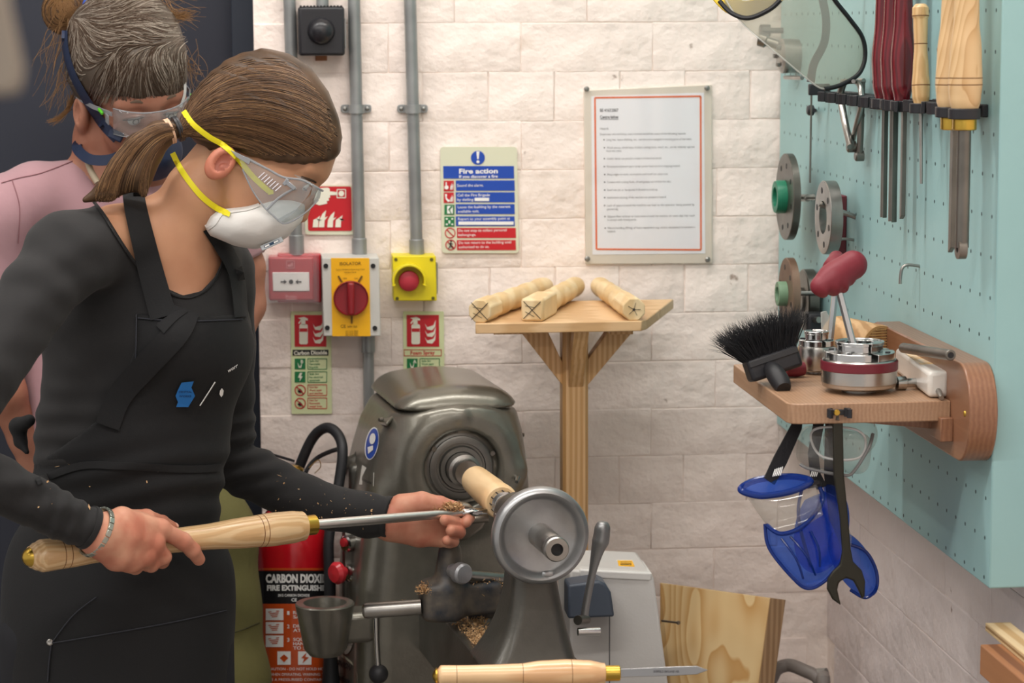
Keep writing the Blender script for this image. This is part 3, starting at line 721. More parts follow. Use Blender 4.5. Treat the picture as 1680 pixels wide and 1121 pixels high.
steel_d = mat('dark_steel', '85817A', .36, .9, bump=.15, bscale=60, var=.35, vscale=14)
chrome = mat('bright_steel', 'C9C9C8', .18, 1)
brass = mat('brass', 'C9A64A', .3, 1, bump=.05)
OUT = Vector((-1, 0, 0))
def mm(p, d=None): return 0
# faceplates hung on pegs
def faceplate(px, py, hpx, off, label, hole=None, hub=None, th=.012, m=steel_d, nh=6):
    c = F_(px, py, off); d = (MWC.transposed() @ (c-CAM)).z*-1; r = hpx/2*d/F
    t = thing('faceplate', label, 'lathe part', c, 'lathe faceplates on the pegboard')
    if hole:
        ri = hole/2*d/F; put('disc', G().lathe(c, OUT, [(-th, ri), (-th, r), (-.001, r), (0, r-.001), (0, ri), (-th, ri)], 48, close=False), m, t)
    else: put('disc', G().lathe(c, OUT, [(-th, r), (-.001, r), (0, r-.001)], 48), m, t)
    hol = G()
    for i in range(nh):
        a = 2*math.pi*(i+.3)/nh; p = c+Vector((0, math.cos(a), math.sin(a)))*r*.74; hol.cyl(p+Vector((.001, 0, 0)), p+Vector((-.0004, 0, 0)), .0045 if not hole else .005, n=12)
    put('bolt_hole', hol, MATS['print_black'], t, kind='stuff')
    if hub:
        hx, hr, hl, hm = hub; put('hub', G().lathe(c+OUT*.0, OUT, [(0, hr), (hl*.75, hr), (hl, hr*.95), (hl, hr*.6), (hl*.3, hr*.55)], 32), hm, t)
    put('peg', G().cyl((XF+.001, c.y, c.z), c+Vector((.004 if not hole else -.006, 0, 0))+Vector((0, 0, (ri-.004) if hole else 0)), .004, n=12), steel, t)
    return t
grn_p = mat('green_paint_metal', '1F7A5C', .4)
faceplate(1287, 323, 142, .05, 'drilled steel faceplate with a bright green hub, upper of the two with hubs', None, (0, .027, .016, grn_p), nh=8)
faceplate(1350, 357, 121, .05, 'steel ring plate with a large open centre hanging on the board', 54, None, m=steel, th=.018)
faceplate(1289, 482, 118, .062, 'rusty faceplate with a faded green hub behind the black brush', None, (0, .020, .014, mat('faded_green', '6F8F72', .5)), m=mat('rusty_steel', '8C7868', .5, .5, var=.4, col2='6A4E3C', vscale=9))
c = F_(1318, 492, .022); t = thing('backing_disc', 'dark grey disc hanging close behind the rusty faceplate', 'lathe part', c)
put('disc', G().lathe(c, OUT, [(-.016, .007), (-.016, .05), (0, .05), (.002, .048), (.002, .02), (.006, .02), (.006, .007), (-.016, .007)], 40, close=False), steel_d, t)
c = F_(1383, 372, .0); t = thing('hinge_plate', 'narrow dark red plate with screws behind the open ring plate', 'bracket', c)
put('plate', G().box(c+Vector((-.006, 0, 0)), (.012, .05, .10)), mat('oxide_red', '6E3038', .5), t, bevel=.002)
for dz in (-.03, .035): put('screw', G().lathe(c+Vector((-.012, -.01, dz)), OUT, [(0, .004), (.002, .003), (.002, 0)], 12), steel, t)
c = F_(1312, 326, .018); t = thing('steel_spindle', 'short stepped steel spindle between the green-hubbed plate and ring plate', 'rod', c)
a = F_(1304, 325, .02); b = F_(1340, 325, .02)
put('shaft', G().cyl(a, b, .0035, n=14), steel, t); put('collar', G().cyl(a+(b-a)*.3, a+(b-a)*.6, .006, n=14), steel, t)
# small chuck, top left of the board
c = F_(1281, 92, .03); t = thing('drill_chuck', 'small grey keyed chuck hanging behind the face shield', 'lathe part', c)
put('body', G().lathe(c, OUT, [(-.03, .028), (-.002, .029), (0, .027), (.004, .02), (.004, .008)], 32), steel, t)
put('sleeve', G().lathe(c+Vector((0, .02, .018)), (-1, .4, .35), [(0, .008), (.02, .008), (.022, .012), (.034, .012), (.036, .006), (.03, .005)], 20), steel_d, t)
for a_ in (0, 2.1, 4.2):
    p = c+Vector((-.004, math.cos(a_)*.016, math.sin(a_)*.016)); put('jaw', G().box(p, (.01, .012, .007)), steel_d, t, bevel=.001)
put('peg', G().cyl(F_(1288, 127, .02), F_(1316, 128, .02), .0035, n=10), steel, t)
c = F_(1236, 50, .09); t = thing('knurled_nut', 'small dark knurled nut beside the clear visor edge', 'nut', PX(1236, 50, XF-.03)); 
c = PX(1236, 50, XF-.03); c = Vector((XF-.035, YB-.03, c.z)); put('body', G().lathe(c, OUT, [(-.036, .005), (-.012, .005), (-.012, .011), (.004, .011), (.006, .008), (.006, .004)], 10), steel_d, t, smooth=20)
# long thin rod with a knob
t = thing('thin_steel_rod', 'long thin steel rod hanging under the face shield', 'rod', F_(1331, 147, .03)); a = F_(1331.5, 147, .03); b = F_(1329, 300, .03)
put('shaft', G().cyl(a, b, .0016, n=8), steel_d, t); put('top_clip', G().box(a+Vector((.012, 0, 0)), (.034, .01, .018)), bk, t, bevel=.002)
t = thing('black_knob', 'small black peg knob part way down the thin rod', 'peg', F_(1334, 181, 0)); put('stem', G().cyl(F_(1336, 181, 0)+Vector((.001, 0, 0)), F_(1336, 181, .014), .003, n=10), bk, t)
put('head', G().lathe(F_(1336, 181, .010), OUT, [(0, .005), (.002, .0085), (.009, .0085), (.012, .006)], 16), bk, t)
# calipers
t = thing('outside_caliper', 'steel caliper with long bowed legs hanging from a short peg', 'caliper', F_(1400, 140, .02))
cv = lambda L_, off: spline([F_(1280+x/3.39, 100+y/3.39, off) for x, y in L_], 5)
put('leg', G().tube(cv([(352, 122), (338, 170), (342, 240), (362, 350), (392, 478)], .03), .0055, 12), steel, t)
put('leg', G().tube(cv([(400, 108), (432, 122), (448, 160), (452, 240), (428, 340), (396, 470)], .022), .0042, 12), steel, t)
put('arm', G().tube(cv([(455, 115), (452, 200), (448, 360), (442, 515)], .016), .005, 12), steel_d, t)
put('screw_rod', G().cyl(F_(1382, 134, .03), F_(1417, 133, .012), .004, n=12), steel, t)
put('pivot', G().lathe(F_(1397, 241, .026), OUT, [(-.006, .0085), (.005, .0085), (.007, .006)], 20), steel_d, t)
put('pivot', G().lathe(F_(1410, 256, .016), OUT, [(-.006, .008), (.005, .008), (.007, .006)], 20), steel_d, t)
put('peg', G().cyl(F_(1408, 133, -.001), F_(1400, 133.5, .034), .003, n=10), steel, t)
# tool rack of black spring clips
def clip_rack(x0, y0, x1, n, label, zoff=.0):
    a = F_(x0, y0, .0); t = thing('tool_clip_rack', label, 'tool rack', a)
    y_far = F_(x0, 170, 0).y; y_near = F_(x1, 170, 0).y; zz = a.z
    put('rail', G().box((XF-.004, (y_far+y_near)/2, zz), (.008, y_far-y_near, .016)), bk, t, bevel=.0015)
    for i in range(n):
        yy = y_far+(y_near-y_far)*(i+.5)/n; L_ = (y_far-y_near)/n; g = G()
        g.box(Vector((XF-.007, yy, zz)), (.004, L_*.3, .014))
        for sy in (-1, 1):
            pts = [Vector((XF-.006, yy+sy*L_*.14, zz)), Vector((XF-.018, yy+sy*L_*.36, zz)), Vector((XF-.030, yy+sy*L_*.42, zz)), Vector((XF-.042, yy+sy*L_*.26, zz)), Vector((XF-.048, yy+sy*L_*.40, zz))]
            g.tube(spline(pts, 3), 1, flat=(.015, .005), hint=(0, 1, .01))
        put('clip', g, bk, t, bevel=.0008)
    return t
RACK = clip_rack(1392, 158, 1530, 7, 'black spring-clip rack holding the red-handled chisels')
RACK2 = clip_rack(1538, 172, 1622, 2, 'shorter black clip rack holding the two largest pale tools')
# turning tools hung blade down
RINGC = []
redw = wood('red_stained_wood', '741420', '5A0E18', 60, (1, 1, .06), .22, .6)
ashw = wood('pale_ash_wood', 'DDB884', 'CDA36C', 60, (1, 1, .06), .38, .25, dist=3.5)
ashw2 = contour_wood('ash_figured', 'DDBB8C', 'C79D6A', 16, 14, (1, 1, .22), .38, .2)
def hang_tool(px, off, prof, label, hm, blade, ferr, cat='chisel', tilt=0., group=None, grooves=()):
    """prof: [(y px, radius px)] of the handle from butt to ferrule; blade = (kind, y end, half width m, thick m)"""
    c0 = F_(px, 170, off); y0 = c0.y; k = (MWC.transposed() @ (c0-CAM)).z*-1/F
    zof = lambda y: F_(px, y, off).z
    ax = Vector((0, tilt, -1)).normalized(); zt = zof(prof[0][0]); top = Vector((XF-off, y0-tilt*(zt-c0.z)*1, zt))
    top = c0-ax*(zt-c0.z)
    t = thing('turning_tool', label, cat, top, group)
    P = []
    import bisect
    prs = [(zt-zof(y), r*k) for y, r in prof]
    # smooth interpolation
    for i in range(len(prs)-1):
        for s_ in range(6):
            u = s_/6; w2 = u*u*(3-2*u); P.append((prs[i][0]+(prs[i+1][0]-prs[i][0])*u, prs[i][1]+(prs[i+1][1]-prs[i][1])*w2))
    P.append(prs[-1]); P = [(0, P[0][1]*.3), (0, P[0][1]*.75)]+[(a_+.002, b_) for a_, b_ in P]
    put('handle', G().lathe(top, ax, P, 32), hm, t, axis=ax)
    rk = float(np.interp(zt-zof(162+(px-1390)*.127), [p[0] for p in P], [p[1] for p in P])); ck_ = G(); cc_ = Vector((XF-off, c0.y, zof(162+(px-1390)*.127)))
    RINGC.append((cc_, rk))
    for gy in grooves:
        tt = zt-zof(gy); rr = np.interp(tt, [p[0] for p in P], [p[1] for p in P])+.0002
        put('burnt_ring', G().lathe(top+ax*(tt-.0008), ax, [(0, rr), (.0012, rr)], 32, close=False), mat('burnt_line', '7A5230', .6), t)
    L0 = prs[-1][0]
    fl, fr = ferr; put('ferrule', G().lathe(top+ax*L0, ax, [(0, fr), (.001, fr+.0004), (fl-.001, fr+.0004), (fl, fr-.001)], 28), brass, t)
    kind, ye, hw, th = blade; L1 = zt-zof(ye)
    a_, b_ = top+ax*(L0+fl-.002), top+ax*L1
    if kind == 'flat':
        Yv = Vector((0, 1, 0)); put('blade', G().prism([a_-Yv*hw, b_-ax*hw*1.2-Yv*hw, b_+Yv*hw, a_+Yv*hw], (th, 0, 0)), steel_d, t, bevel=.0006)
    elif kind == 'gouge':
        g = G(); n = 9; vs = []
        for (p, s_) in ((a_, .9), (b_, 1)):
            for j in range(n):
                q = math.pi*(j/(n-1)); vs.append(p+Vector((math.sin(q)*hw*1.0, -math.cos(q)*hw*s_, 0)))
            for j in range(n-1, -1, -1):
                q = math.pi*(j/(n-1)); vs.append(p+Vector((math.sin(q)*(hw-th), -math.cos(q)*(hw-th)*s_, 0)))
        m_ = 2*n; g.add(vs, [(i, (i+1) % m_, m_+(i+1) % m_, m_+i) for i in range(m_)]+[tuple(range(m_-1, -1, -1)), tuple(range(m_, 2*m_))]); put('blade', g, steel_d, t)
    elif kind == 'ring':
        put('blade', G().cyl(a_, b_, hw*.8, hw*.8, 20), steel_d, t)
        put('cutting_ring', G().lathe(b_+Vector((.004, 0, -hw*.2)), OUT, [(0, hw*1.15), (.010, hw*1.15), (.010, hw*.4), (.003, hw*.35)], 28), steel_d, t)
        put('hole', G().cyl(b_+Vector((-.0062, 0, 0)), b_+Vector((-.0072, 0, 0)), .0018, n=10), MATS['print_black'], t)
    else: put('blade', G().cyl(a_, b_, hw, hw*.7, 10), steel, t)
    return t
rp_ = [(-90, 14), (-60, 17), (-20, 14.5), (30, 15.5), (95, 20), (135, 18), (163, 13)]
hang_tool(1449, .034, rp_, 'red-stained gouge furthest left in the trio of red handles', redw, ('gouge', 358, .0075, .002), (.014, .0085), tilt=0)
hang_tool(1463, .034, rp_, 'red-stained gouge in the middle of the trio of red handles', redw, ('gouge', 365, .0095, .002), (.014, .0095))
hang_tool(1480, .034, rp_, 'red-stained chisel nearest the small pale-handled tool', redw, ('flat', 361, .0045, .006), (.014, .009))
hang_tool(1511, .034, [(6, 11), (10, 13.5), (22, 14), (30, 12), (75, 11), (110, 13), (138, 15), (155, 14.5), (168, 12)], 'small slim pale-handled tool with thin straight blade', ashw, ('pin', 302, .0028, .003), (.014, .006), tilt=-.085, grooves=(26, 72, 140))
big = [(-160, 18), (-110, 22), (-40, 19), (30, 21), (85, 26), (135, 28), (160, 26), (188, 19)]
hang_tool(1562, .040, big, 'large pale-handled skew chisel, partly hidden behind its twin', ashw2, ('flat', 417, .0062, .006), (.019, .0135), grooves=(128, 139))
hang_tool(1583, .040, big, 'large pale-handled hollowing tool with a ring-shaped tip', ashw2, ('ring', 408, .0105, .006), (.019, .0145), grooves=(128, 139))
for (cc_, rk) in RINGC:
    arc_ = [cc_+Vector((-math.cos(a), math.sin(a), 0))*(rk+.003) for a in [math.radians(-150+300*i/20) for i in range(21)]]
    put('clip', G().tube(arc_, 1, flat=(.013, .005), hint=[(p-cc_) for p in arc_]), bk, RACK2 if abs(cc_.x-(XF-.040)) < .001 else RACK, bevel=.001)
# bent hooks
for (px, py, lb) in ((1398, 394, 'bent steel peg hook beside the open ring plate'), (1506, 437, 'bent steel peg hook in the bare middle of the board')):
    a = F_(px+4, py, -.001); t = tag(put('peg_hook', G().tube(spline([a, a+Vector((-.018, 0, .002)), a+Vector((-.026, 0, -.004)), a+Vector((-.028, 0, -.024))], 5), .0022, 10), steel, smooth=60), lb, 'hook')
# face shield
t = thing('face_shield', 'clear face shield with black edging hanging from the board top', 'face shield', F_(1300, 20, .12))
cs_ = []
outl = [(1188, -6), (1215, 35), (1275, 88), (1335, 138), (1352, 146), (1378, 140), (1408, 122), (1419, 95), (1415, 62), (1393, 30), (1368, -2), (1340, -50), (1285, -80), (1230, -60)]
YFS = F_(1345, 140, .07).y
def FS(x, y):
    bow = .05*(1-((x-1300)/130)**2)
    return PY(x, y, YFS-.02-bow*.9)
ol = spline([FS(*p) for p in outl], 4, True)
cen = FS(1300, 30); g = G(); n = len(ol); vs = [cen]; fs = []
RINGS = 6
for k in range(1, RINGS+1):
    for p in ol:
        q = cen.lerp(p, k/RINGS); xy = pix(q); vs.append(FS(xy[0], xy[1]) if k < RINGS else p)
for i in range(n):
    j = (i+1) % n; fs.append((0, 1+i, 1+j))
    for k in range(RINGS-1): fs.append((1+k*n+i, 1+(k+1)*n+i, 1+(k+1)*n+j, 1+k*n+j))
g.add(vs, fs); put('visor', g, glassy('scuffed_visor', 'F4F4EE', .22, .16, 'D9D9D0', .3), t, smooth=60, solid=.0012)
edge = [p for p in ol if pix(p)[1] > -40]
i0 = max(range(n), key=lambda i: 0 if pix(ol[i])[0] < 1330 else -pix(ol[i])[1])
low = spline([FS(*p) for p in outl[4:12]], 6); put('black_edging', G().tube(low, .0035, 10), mat('rubber_black', '1D1D20', .5), t)
low2 = spline([FS(*p) for p in outl[0:5]], 6); put('clear_edging', G().tube(low2, .0013, 8), glassy('edge_clear', 'FFFFFF', .4, .1, 'E8E8E4'), t)
pts_ = [FS(1180, -12), FS(1200, 8), FS(1228, 16), FS(1262, 2), FS(1280, -14)]
put('brow_band', G().tube(spline([p+Vector((0, .006, 0)) for p in pts_], 5), 1, flat=(.026, .005), hint=(0, 1, .1)), mat('yellow_plastic', 'D9B81C', .4), t, bevel=.001)
put('brow_trim', G().tube(spline([p+Vector((0, -.002, -.012)) for p in pts_], 5), .0035, 8), MATS['rubber_black'], t)
put('headband', G().tube(spline([PY(x, y, YFS+.03) for x, y in ((1345, -20), (1355, 30), (1352, 70), (1335, 105), (1330, 135))], 6), 1, flat=(.012, .003), hint=(0, 1, 0)), mat('grey_strap', '77777A', .5), t)
put('hanging_peg', G().cyl((XF+.001, YFS+.0, F_(1340, -70, 0).z+.02), (XF-.16, YFS-.0, F_(1340, -70, 0).z+.03), .004), steel, t)
put('hanging_loop', G().tube([FS(1285, -80), Vector((XF-.12, YFS, F_(1340, -70, 0).z+.028))], .003), MATS['rubber_black'], t)
# ------------------------------------------------------------ mahogany shelf
mah = wood('mahogany', 'AC896C', 'A27E62', 60, (1, .05, 1), .42, .1, dist=4, lo=.1, hi=.95); mah2 = wood('mahogany_side', '94694D', '885D44', 50, (1, .05, 1), .35, .25, dist=4, lo=.1, hi=.95)
TH = .036; XS = XF-TH
pr = PX(1560, 658, XS); YS = pr.y; ZS = pr.z; XL_ = PY(1294, 662, YS).x; YSF = PX(1203, 614, XL_).y
sh = thing('wall_shelf', 'mahogany shelf with a round-ended back plate fixed to the board', 'shelf', (XF, YS, ZS))
pe = PX(1592, 690, XS); r_ = .066; yc = pe.y+r_*.8; zc = (PX(1565, 590, XS).z+PX(1577, 760, XS).z)/2; r_ = (PX(1565, 590, XS).z-PX(1577, 760, XS).z)/2
YE = YSF+.02
pts = [Vector((XS, yc-r_*.8*math.cos(a), zc+r_*math.sin(a))) for a in [math.radians(-90+180*i/20) for i in range(21)]]+[Vector((XS, YE+.05*math.cos(a), zc+r_*math.sin(a))) for a in [math.radians(90-180*i/8) for i in range(9)]]
put('back_plate', G().prism(pts, (TH, 0, 0)), mah2, sh, bevel=.002)
g = G(); rr = .014
pts = [(XS, YS), (XL_+rr, YS), (XL_+rr*.3, YS+rr*.3), (XL_, YS+rr), (XL_, YSF), (XS, YSF)]
put('board', g.prism([Vector((x, y, ZS-.026)) for x, y in pts], (0, 0, .026)), mah, sh, bevel=.0015)
g = G().prism([Vector((XS, YS+.03, ZS-.026)), Vector((XS, YS+.03, zc-r_*.55)), Vector((XS-.15, YS+.03, ZS-.026))], (0, .022, 0)); put('bracket', g, mah2, sh, bevel=.002)
put('side_block', G().box((XS-.008, YS+.012, ZS-.035), (.016, .05, .03)), mah2, sh, bevel=.001)
put('screw', G().lathe(PX(1583, 679, XS), OUT, [(0, .004), (.0015, .003), (.0015, 0)], 14), brass, sh)
# spring clip screwed to the shelf's front edge
cc = PY(1374, 676, YS); t = thing('terry_clip', 'small black spring clip with brass screw on the shelf edge', 'clip', cc)
g = G(); g.box(cc+Vector((0, -.003, 0)), (.024, .004, .007)); put('plate', g, bk, t, bevel=.001)
for sx in (-1, 1):
    put('jaw', G().tube(spline([cc+Vector((sx*.008, -.003, 0)), cc+Vector((sx*.014, -.008, 0)), cc+Vector((sx*.010, -.014, 0)), cc+Vector((sx*.014, -.018, 0))], 4), 1, flat=(.011, .003), hint=(1, 0, 0)), bk, t)
put('screw', G().lathe(cc+Vector((-.002, -.005, 0)), (0, -1, 0), [(0, .004), (.0015, .0035), (.0015, .001)], 14), brass, t)
# ---- things on the shelf
def on(px, py): return PZ(px, py, ZS)
brush_steel = mat('machined_steel', 'BDBBB6', .27, 1, bump=.05, bscale=90, stretch=(1, 1, 8))
def chuck(px, py, wpx, hgt, label, band, base=.006):
    c = on(px, py); d = pix(c)[2]; R_ = wpx/2*d/F; t = thing('four_jaw_chuck', label, 'lathe chuck', c)
    put('base', G().lathe(c, (0, 0, 1), [(0, R_*.45), (base, R_*.45)], 32), steel, t)
    z0 = base; H = hgt*.62
    put('body', G().lathe(c, (0, 0, 1), [(z0, R_*.9), (z0+.002, R_*.97), (z0+.006, R_*.98), (z0+.007, R_), (z0+H-.003, R_), (z0+H, R_*.96), (z0+H, R_*.25)], 56), brush_steel, t)
    if band: put('band', G().lathe(c, (0, 0, 1), [(z0+H*.62, R_*1.004), (z0+H*.65, R_*1.018), (z0+H*.93, R_*1.018), (z0+H*.96, R_*1.004)], 56, close=False), mat('maroon_band', '6E2430', .4), t)
    for k in range(4):
        a0 = math.radians(45+90*k+12); g = G(); pr_ = []
        n_ = 9; w_ = math.radians(78)
        def arc(r0, r1, zz0, zz1, w_):
            v = []; 
            for zz in (zz0, zz1):
                for i in range(n_):
                    a = a0-w_/2+w_*i/(n_-1); v += [c+Vector((math.cos(a)*r0, math.sin(a)*r0, zz)), c+Vector((math.cos(a)*r1, math.sin(a)*r1, zz))]
            f = []; m_ = 2*n_
            for i in range(n_-1):
                f += [(2*i, 2*i+1, 2*i+3, 2*i+2), (m_+2*i, m_+2*i+2, m_+2*i+3, m_+2*i+1), (2*i, 2*i+2, m_+2*i+2, m_+2*i), (2*i+1, m_+2*i+1, m_+2*i+3, 2*i+3)]
            f += [(0, m_, m_+1, 1), (m_-2, m_-1, 2*m_-1, 2*m_-2)]; g.add(v, f)
        arc(R_*.32, R_*.93, z0+H, z0+H+hgt*.16, w_); arc(R_*.36, R_*.62, z0+H+hgt*.16, z0+H+hgt*.36, math.radians(84)); arc(R_*.58, R_*.65, z0+H+hgt*.30, z0+H+hgt*.38, math.radians(84))
        put('jaw', g, chrome, t, bevel=.0008, smooth=30)
        put('jaw_screw', G().cyl(c+Vector((math.cos(a0)*R_*.78, math.sin(a0)*R_*.78, z0+H+hgt*.16)), c+Vector((math.cos(a0)*R_*.78, math.sin(a0)*R_*.78, z0+H+hgt*.18)), .0035, n=10), bk, t)
    return c, R_
CK1, CR1 = chuck(1409, 642, 124, .060, 'large bright four-jaw chuck with a maroon band, front of the shelf', True)
CK2, CR2 = chuck(1339, 612, 62, .054, 'smaller bright four-jaw chuck beside the black brush', False, .004)
# T-handled hex keys
gripm = mat('maroon_grip', '7C2733', .5, bump=.1, bscale=200)
def tkey(tip, top, hA, hB, label, rg, ball=None):
    t = thing('hex_key', label, 'hex key', tip); put('hex_shaft', G().cyl(tip, top, .0048, n=6), mat('satin_steel', 'C2C4C6', .3, .9), t, smooth=10)
    a, b = Vector(hA), Vector(hB); ax = (b-a).normalized(); dn = (tip-top).normalized()
    fs = [s_chain([a, a.lerp(b, .35), a.lerp(b, .7), b], [rg*.8, rg, rg*.95, rg*1.08], .01), s_cap(a.lerp(b, .5), a.lerp(b, .5)+dn*rg*.5, rg*.75, rg*.7)]
    f = u_(fs, .012)
    def ff(P):
        d = f(P); q = (P-A(a))@A(ax); s_ = (P-A(a))@A(dn); return d+.0014*np.sin(q*420)*np.clip(s_*80, 0, 1)
    V, Q = mesh_sdf(ff, np.minimum(a, b)-A([.03]*3), np.maximum(a, b)+A([.03]*3), .0022); put('grip', (V, Q), gripm, t, smooth=80)
    c = b-ax*rg*.15+CF*-rg*.98*1; put('hanging_hole', G().cyl(b-ax*rg*.6-CF*rg*1.0, b-ax*rg*.6+CF*rg*.3, .0036, n=14), mat('deep_hole', '2A0C10', .8), t)
    return t
tip = CK1+Vector((-.004, .0, .044)); dA = pix(tip)[2]
top = PD(1377, 478, dA+.00); tkey(tip, top, PD(1347, 470, dA-.012), PD(1399, 435, dA+.010), 'front T-handled hex key leaning in the large chuck', .0175)
tip2 = CK2+Vector((.022, .03, .0)); p_ = pix(tip2); d2 = p_[2]
tkey(tip2, PD(1371, 474, d2), PD(1372, 424, d2+.035), PD(1369, 462, d2-.02), 'rear T-handled hex key standing upright behind the front one', .0135)
# stiff black brush
bt = thing('bench_brush', 'black bristled hand brush lying on the shelf end', 'brush', on(1265, 640))
dB = pix(on(1250, 632))[2]
a = PD(1224, 606, dB-.0); b = PD(1307, 578, dB+.01); ax = (b-a).normalized(); upb = (PD(1250, 560, dB)-PD(1263, 600, dB)).normalized(); nb2 = ax.cross(upb)
upb = nb2.cross(ax)
put('stock', G().box((a+b)/2-upb*.004, ((b-a).length, .034, .030), (ax, nb2, upb)), bk, bt, bevel=.005, seg=3)
for s_ in (-1, 1): put('ribbed_edge', G().box((a+b)/2-upb*(.004)+nb2*s_*.0175+upb*.008, ((b-a).length*.96, .003, .008), (ax, nb2, upb)), mat('black_plastic_dull', '333335', .6), bt, bevel=.001)
g = G(); hp = [PD(1264, 604, dB-.012), PD(1271, 612, dB-.03), PD(1281, 628, dB-.045), PD(1286, 638, dB-.055)]
put('handle', G().tube(spline(hp, 6), [.009+.004*math.sin(i/18*3.0) for i in range(19)], 14), MATS['rubber_black'], bt)
g = G(); base = (a+b)/2+upb*.008
for i in range(1500):
    u = rng.uniform(-1, 1); v_ = rng.uniform(-1, 1); p0 = base+ax*u*(b-a).length*.48+nb2*v_*.015
    dr_ = (upb*1.0+ax*(u*.62+rng.normal()*.12)+nb2*(v_*.35+rng.normal()*.12)).normalized(); L_ = .055+rng.uniform(-.012, .008)
    p1 = p0+dr_*L_*.6; p2 = p0+(dr_+ax*rng.normal()*.12+nb2*rng.normal()*.12).normalized()*L_
    s1 = dr_.cross(CF).normalized()*.00045
    s2 = dr_.cross(s1).normalized()*.00045; n0 = len(g.v)
    g.v += [tuple(p0-s1), tuple(p0+s1), tuple(p0+s2), tuple(p1-s1*.8), tuple(p1+s1*.8), tuple(p1+s2), tuple(p2)]
    g.f += [(n0, n0+1, n0+4, n0+3), (n0+1, n0+2, n0+5, n0+4), (n0+2, n0, n0+3, n0+5), (n0+3, n0+4, n0+6), (n0+4, n0+5, n0+6), (n0+5, n0+3, n0+6)]
put('bristles', g, mat('bristle_black', '232326', .6), bt, kind='stuff', smooth=0)
# red cased tool under the brush
a = on(1288, 622)+Vector((0, .012, .011)); tag(put('red_hand_grip', G().lathe(a, (1, .2, 0), [(0, .006), (.002, .010), (.02, .011), (.03, .009), (.032, .004)], 20), gripm), 'maroon rounded grip wedged between brush and small chuck', 'grip')
# turned wood blank with ringed end
rL = .0285; c = PZ(1444, 567, ZS+rL); axl = Vector((.28, -.96, 0)).normalized()
bl = thing('wood_blank', 'pale round wood blank with ribbed end grain behind the large chuck', 'wood blank', c-Vector((0, 0, rL)))
put('log', G().lathe(c-axl*.12, axl, [(0, rL*.9), (.004, rL), (.118, rL), (.12, rL*.97)], 40), wood('blank_wood', 'D2AC7E', 'B38A5C', 20, (1, 1, 1), .6, dist=3), bl)
put('end_rim', G().lathe(c, axl, [(0, rL*.98), (.002, rL*.98), (.002, rL*.84), (0, rL*.84)], 40, close=False), mat('bark_brown', 'B08A58', .7), bl)
g = G(); u3 = Vector((0, 0, 1)); v3 = axl.cross(u3)
for i in range(13):
    z_ = (-.78+i*.13)*rL; hw = math.sqrt(max(0, (rL*.83)**2-z_*z_)); g.box(c+axl*.0012+u3*z_, (.0024, hw*2, rL*.05), (axl, v3, u3))
put('end_rib', g, mat('rib_brown', 'B99660', .7), bl, kind='stuff')
a, b = on(1484, 590), on(1562, 606); a = a+Vector((0, 0, .016)); b = b+Vector((0, 0, .016))
a2 = PZ(1482, 571, ZS+.047); b2 = PX(1560, 583, XS-.012); 
rod = thing('steel_bar', 'plain dark steel bar resting on the white block and wood blank', 'bar', (a2+b2)/2); put('shaft', G().cyl(a2, b2, .0068, n=24), steel_d, rod, bevel=.001); put('end_bore', G().cyl(b2, b2+(b2-a2).normalized()*.0004, .004, n=16), MATS['print_black'], rod)
# wrapped white block
a = on(1484, 612)+Vector((0, 0, .018)); b = on(1541, 655)+Vector((0, .004, .018)); ax = (b-a).normalized(); sd = ax.cross(Vector((0, 0, 1))).normalized()
wbk = thing('abrasive_block', 'white plastic-wrapped block with yellowed top beside the chuck', 'block', (a+b)/2-Vector((0, 0, .018)))
put('body', G().box((a+b)/2, ((b-a).length, .027, .034), (ax, sd, Vector((0, 0, 1)))), mat('wrapped_white', 'DAD6CE', .3, bump=.4, bscale=50, coat=.4), wbk, bevel=.006, seg=3)
put('yellow_label', G().box((a+b)/2-ax*.012+Vector((0, 0, .0172)), ((b-a).length*.55, .022, .0008), (ax, sd, Vector((0, 0, 1)))), mat('yellowed', 'D8A94C', .6, var=.5, col2='E6DCC8', vscale=60), wbk, bevel=.0003)
put('stem', G().tube([b+ax*-.002-Vector((0, 0, .008)), b+ax*.012-Vector((0, 0, .012)), b+ax*.020-Vector((0, 0, .014))], [.004, .0035, .003], 10), steel, wbk)
c = on(1480, 640)+Vector((0, 0, .009)); tk = thing('chuck_key', 'small chrome chuck key lying between the chuck and white block', 'key', c-Vector((0, 0, .009)))
put('barrel', G().lathe(c, (.9, .1, 0), [(-.01, .004), (-.008, .009), (.004, .009), (.006, .006), (.022, .006), (.024, .004)], 24), chrome, tk)
a = F_(1400, 534, .02); b = F_(1428, 534, .02); c = Vector((a.x, a.y, ZS+.0)); 
rt = thing('red_marker', 'short black and red marker lying behind the hex keys', 'marker', (a+b)/2)
zz = Vector((0, 0, 0)); put('barrel', G().cyl(a, a.lerp(b, .72), .0062, n=18), mat('marker_red', 'C0322C', .4), rt); put('cap', G().cyl(a.lerp(b, .72), b, .0045, n=18), bk, rt); put('tail', G().cyl(a-(b-a).normalized()*.006, a, .0055, n=18), bk, rt)
wd = thing('clear_guard', 'small clear plastic wedge standing behind the small chuck', 'guard', on(1358, 590)); p0 = PD(1350, 548, pix(on(1358, 590))[2]); 
put('wedge', G().prism([PD(1349, 575, p_[2]+.1), PD(1347, 512, p_[2]+.1), PD(1356, 510, p_[2]+.1), PD(1366, 530, p_[2]+.1), PD(1368, 575, p_[2]+.1)], CF*.006), glassy('milky_clear', 'F0F0EE', .35, .15, 'D8DCD8'), wd, bevel=.001)
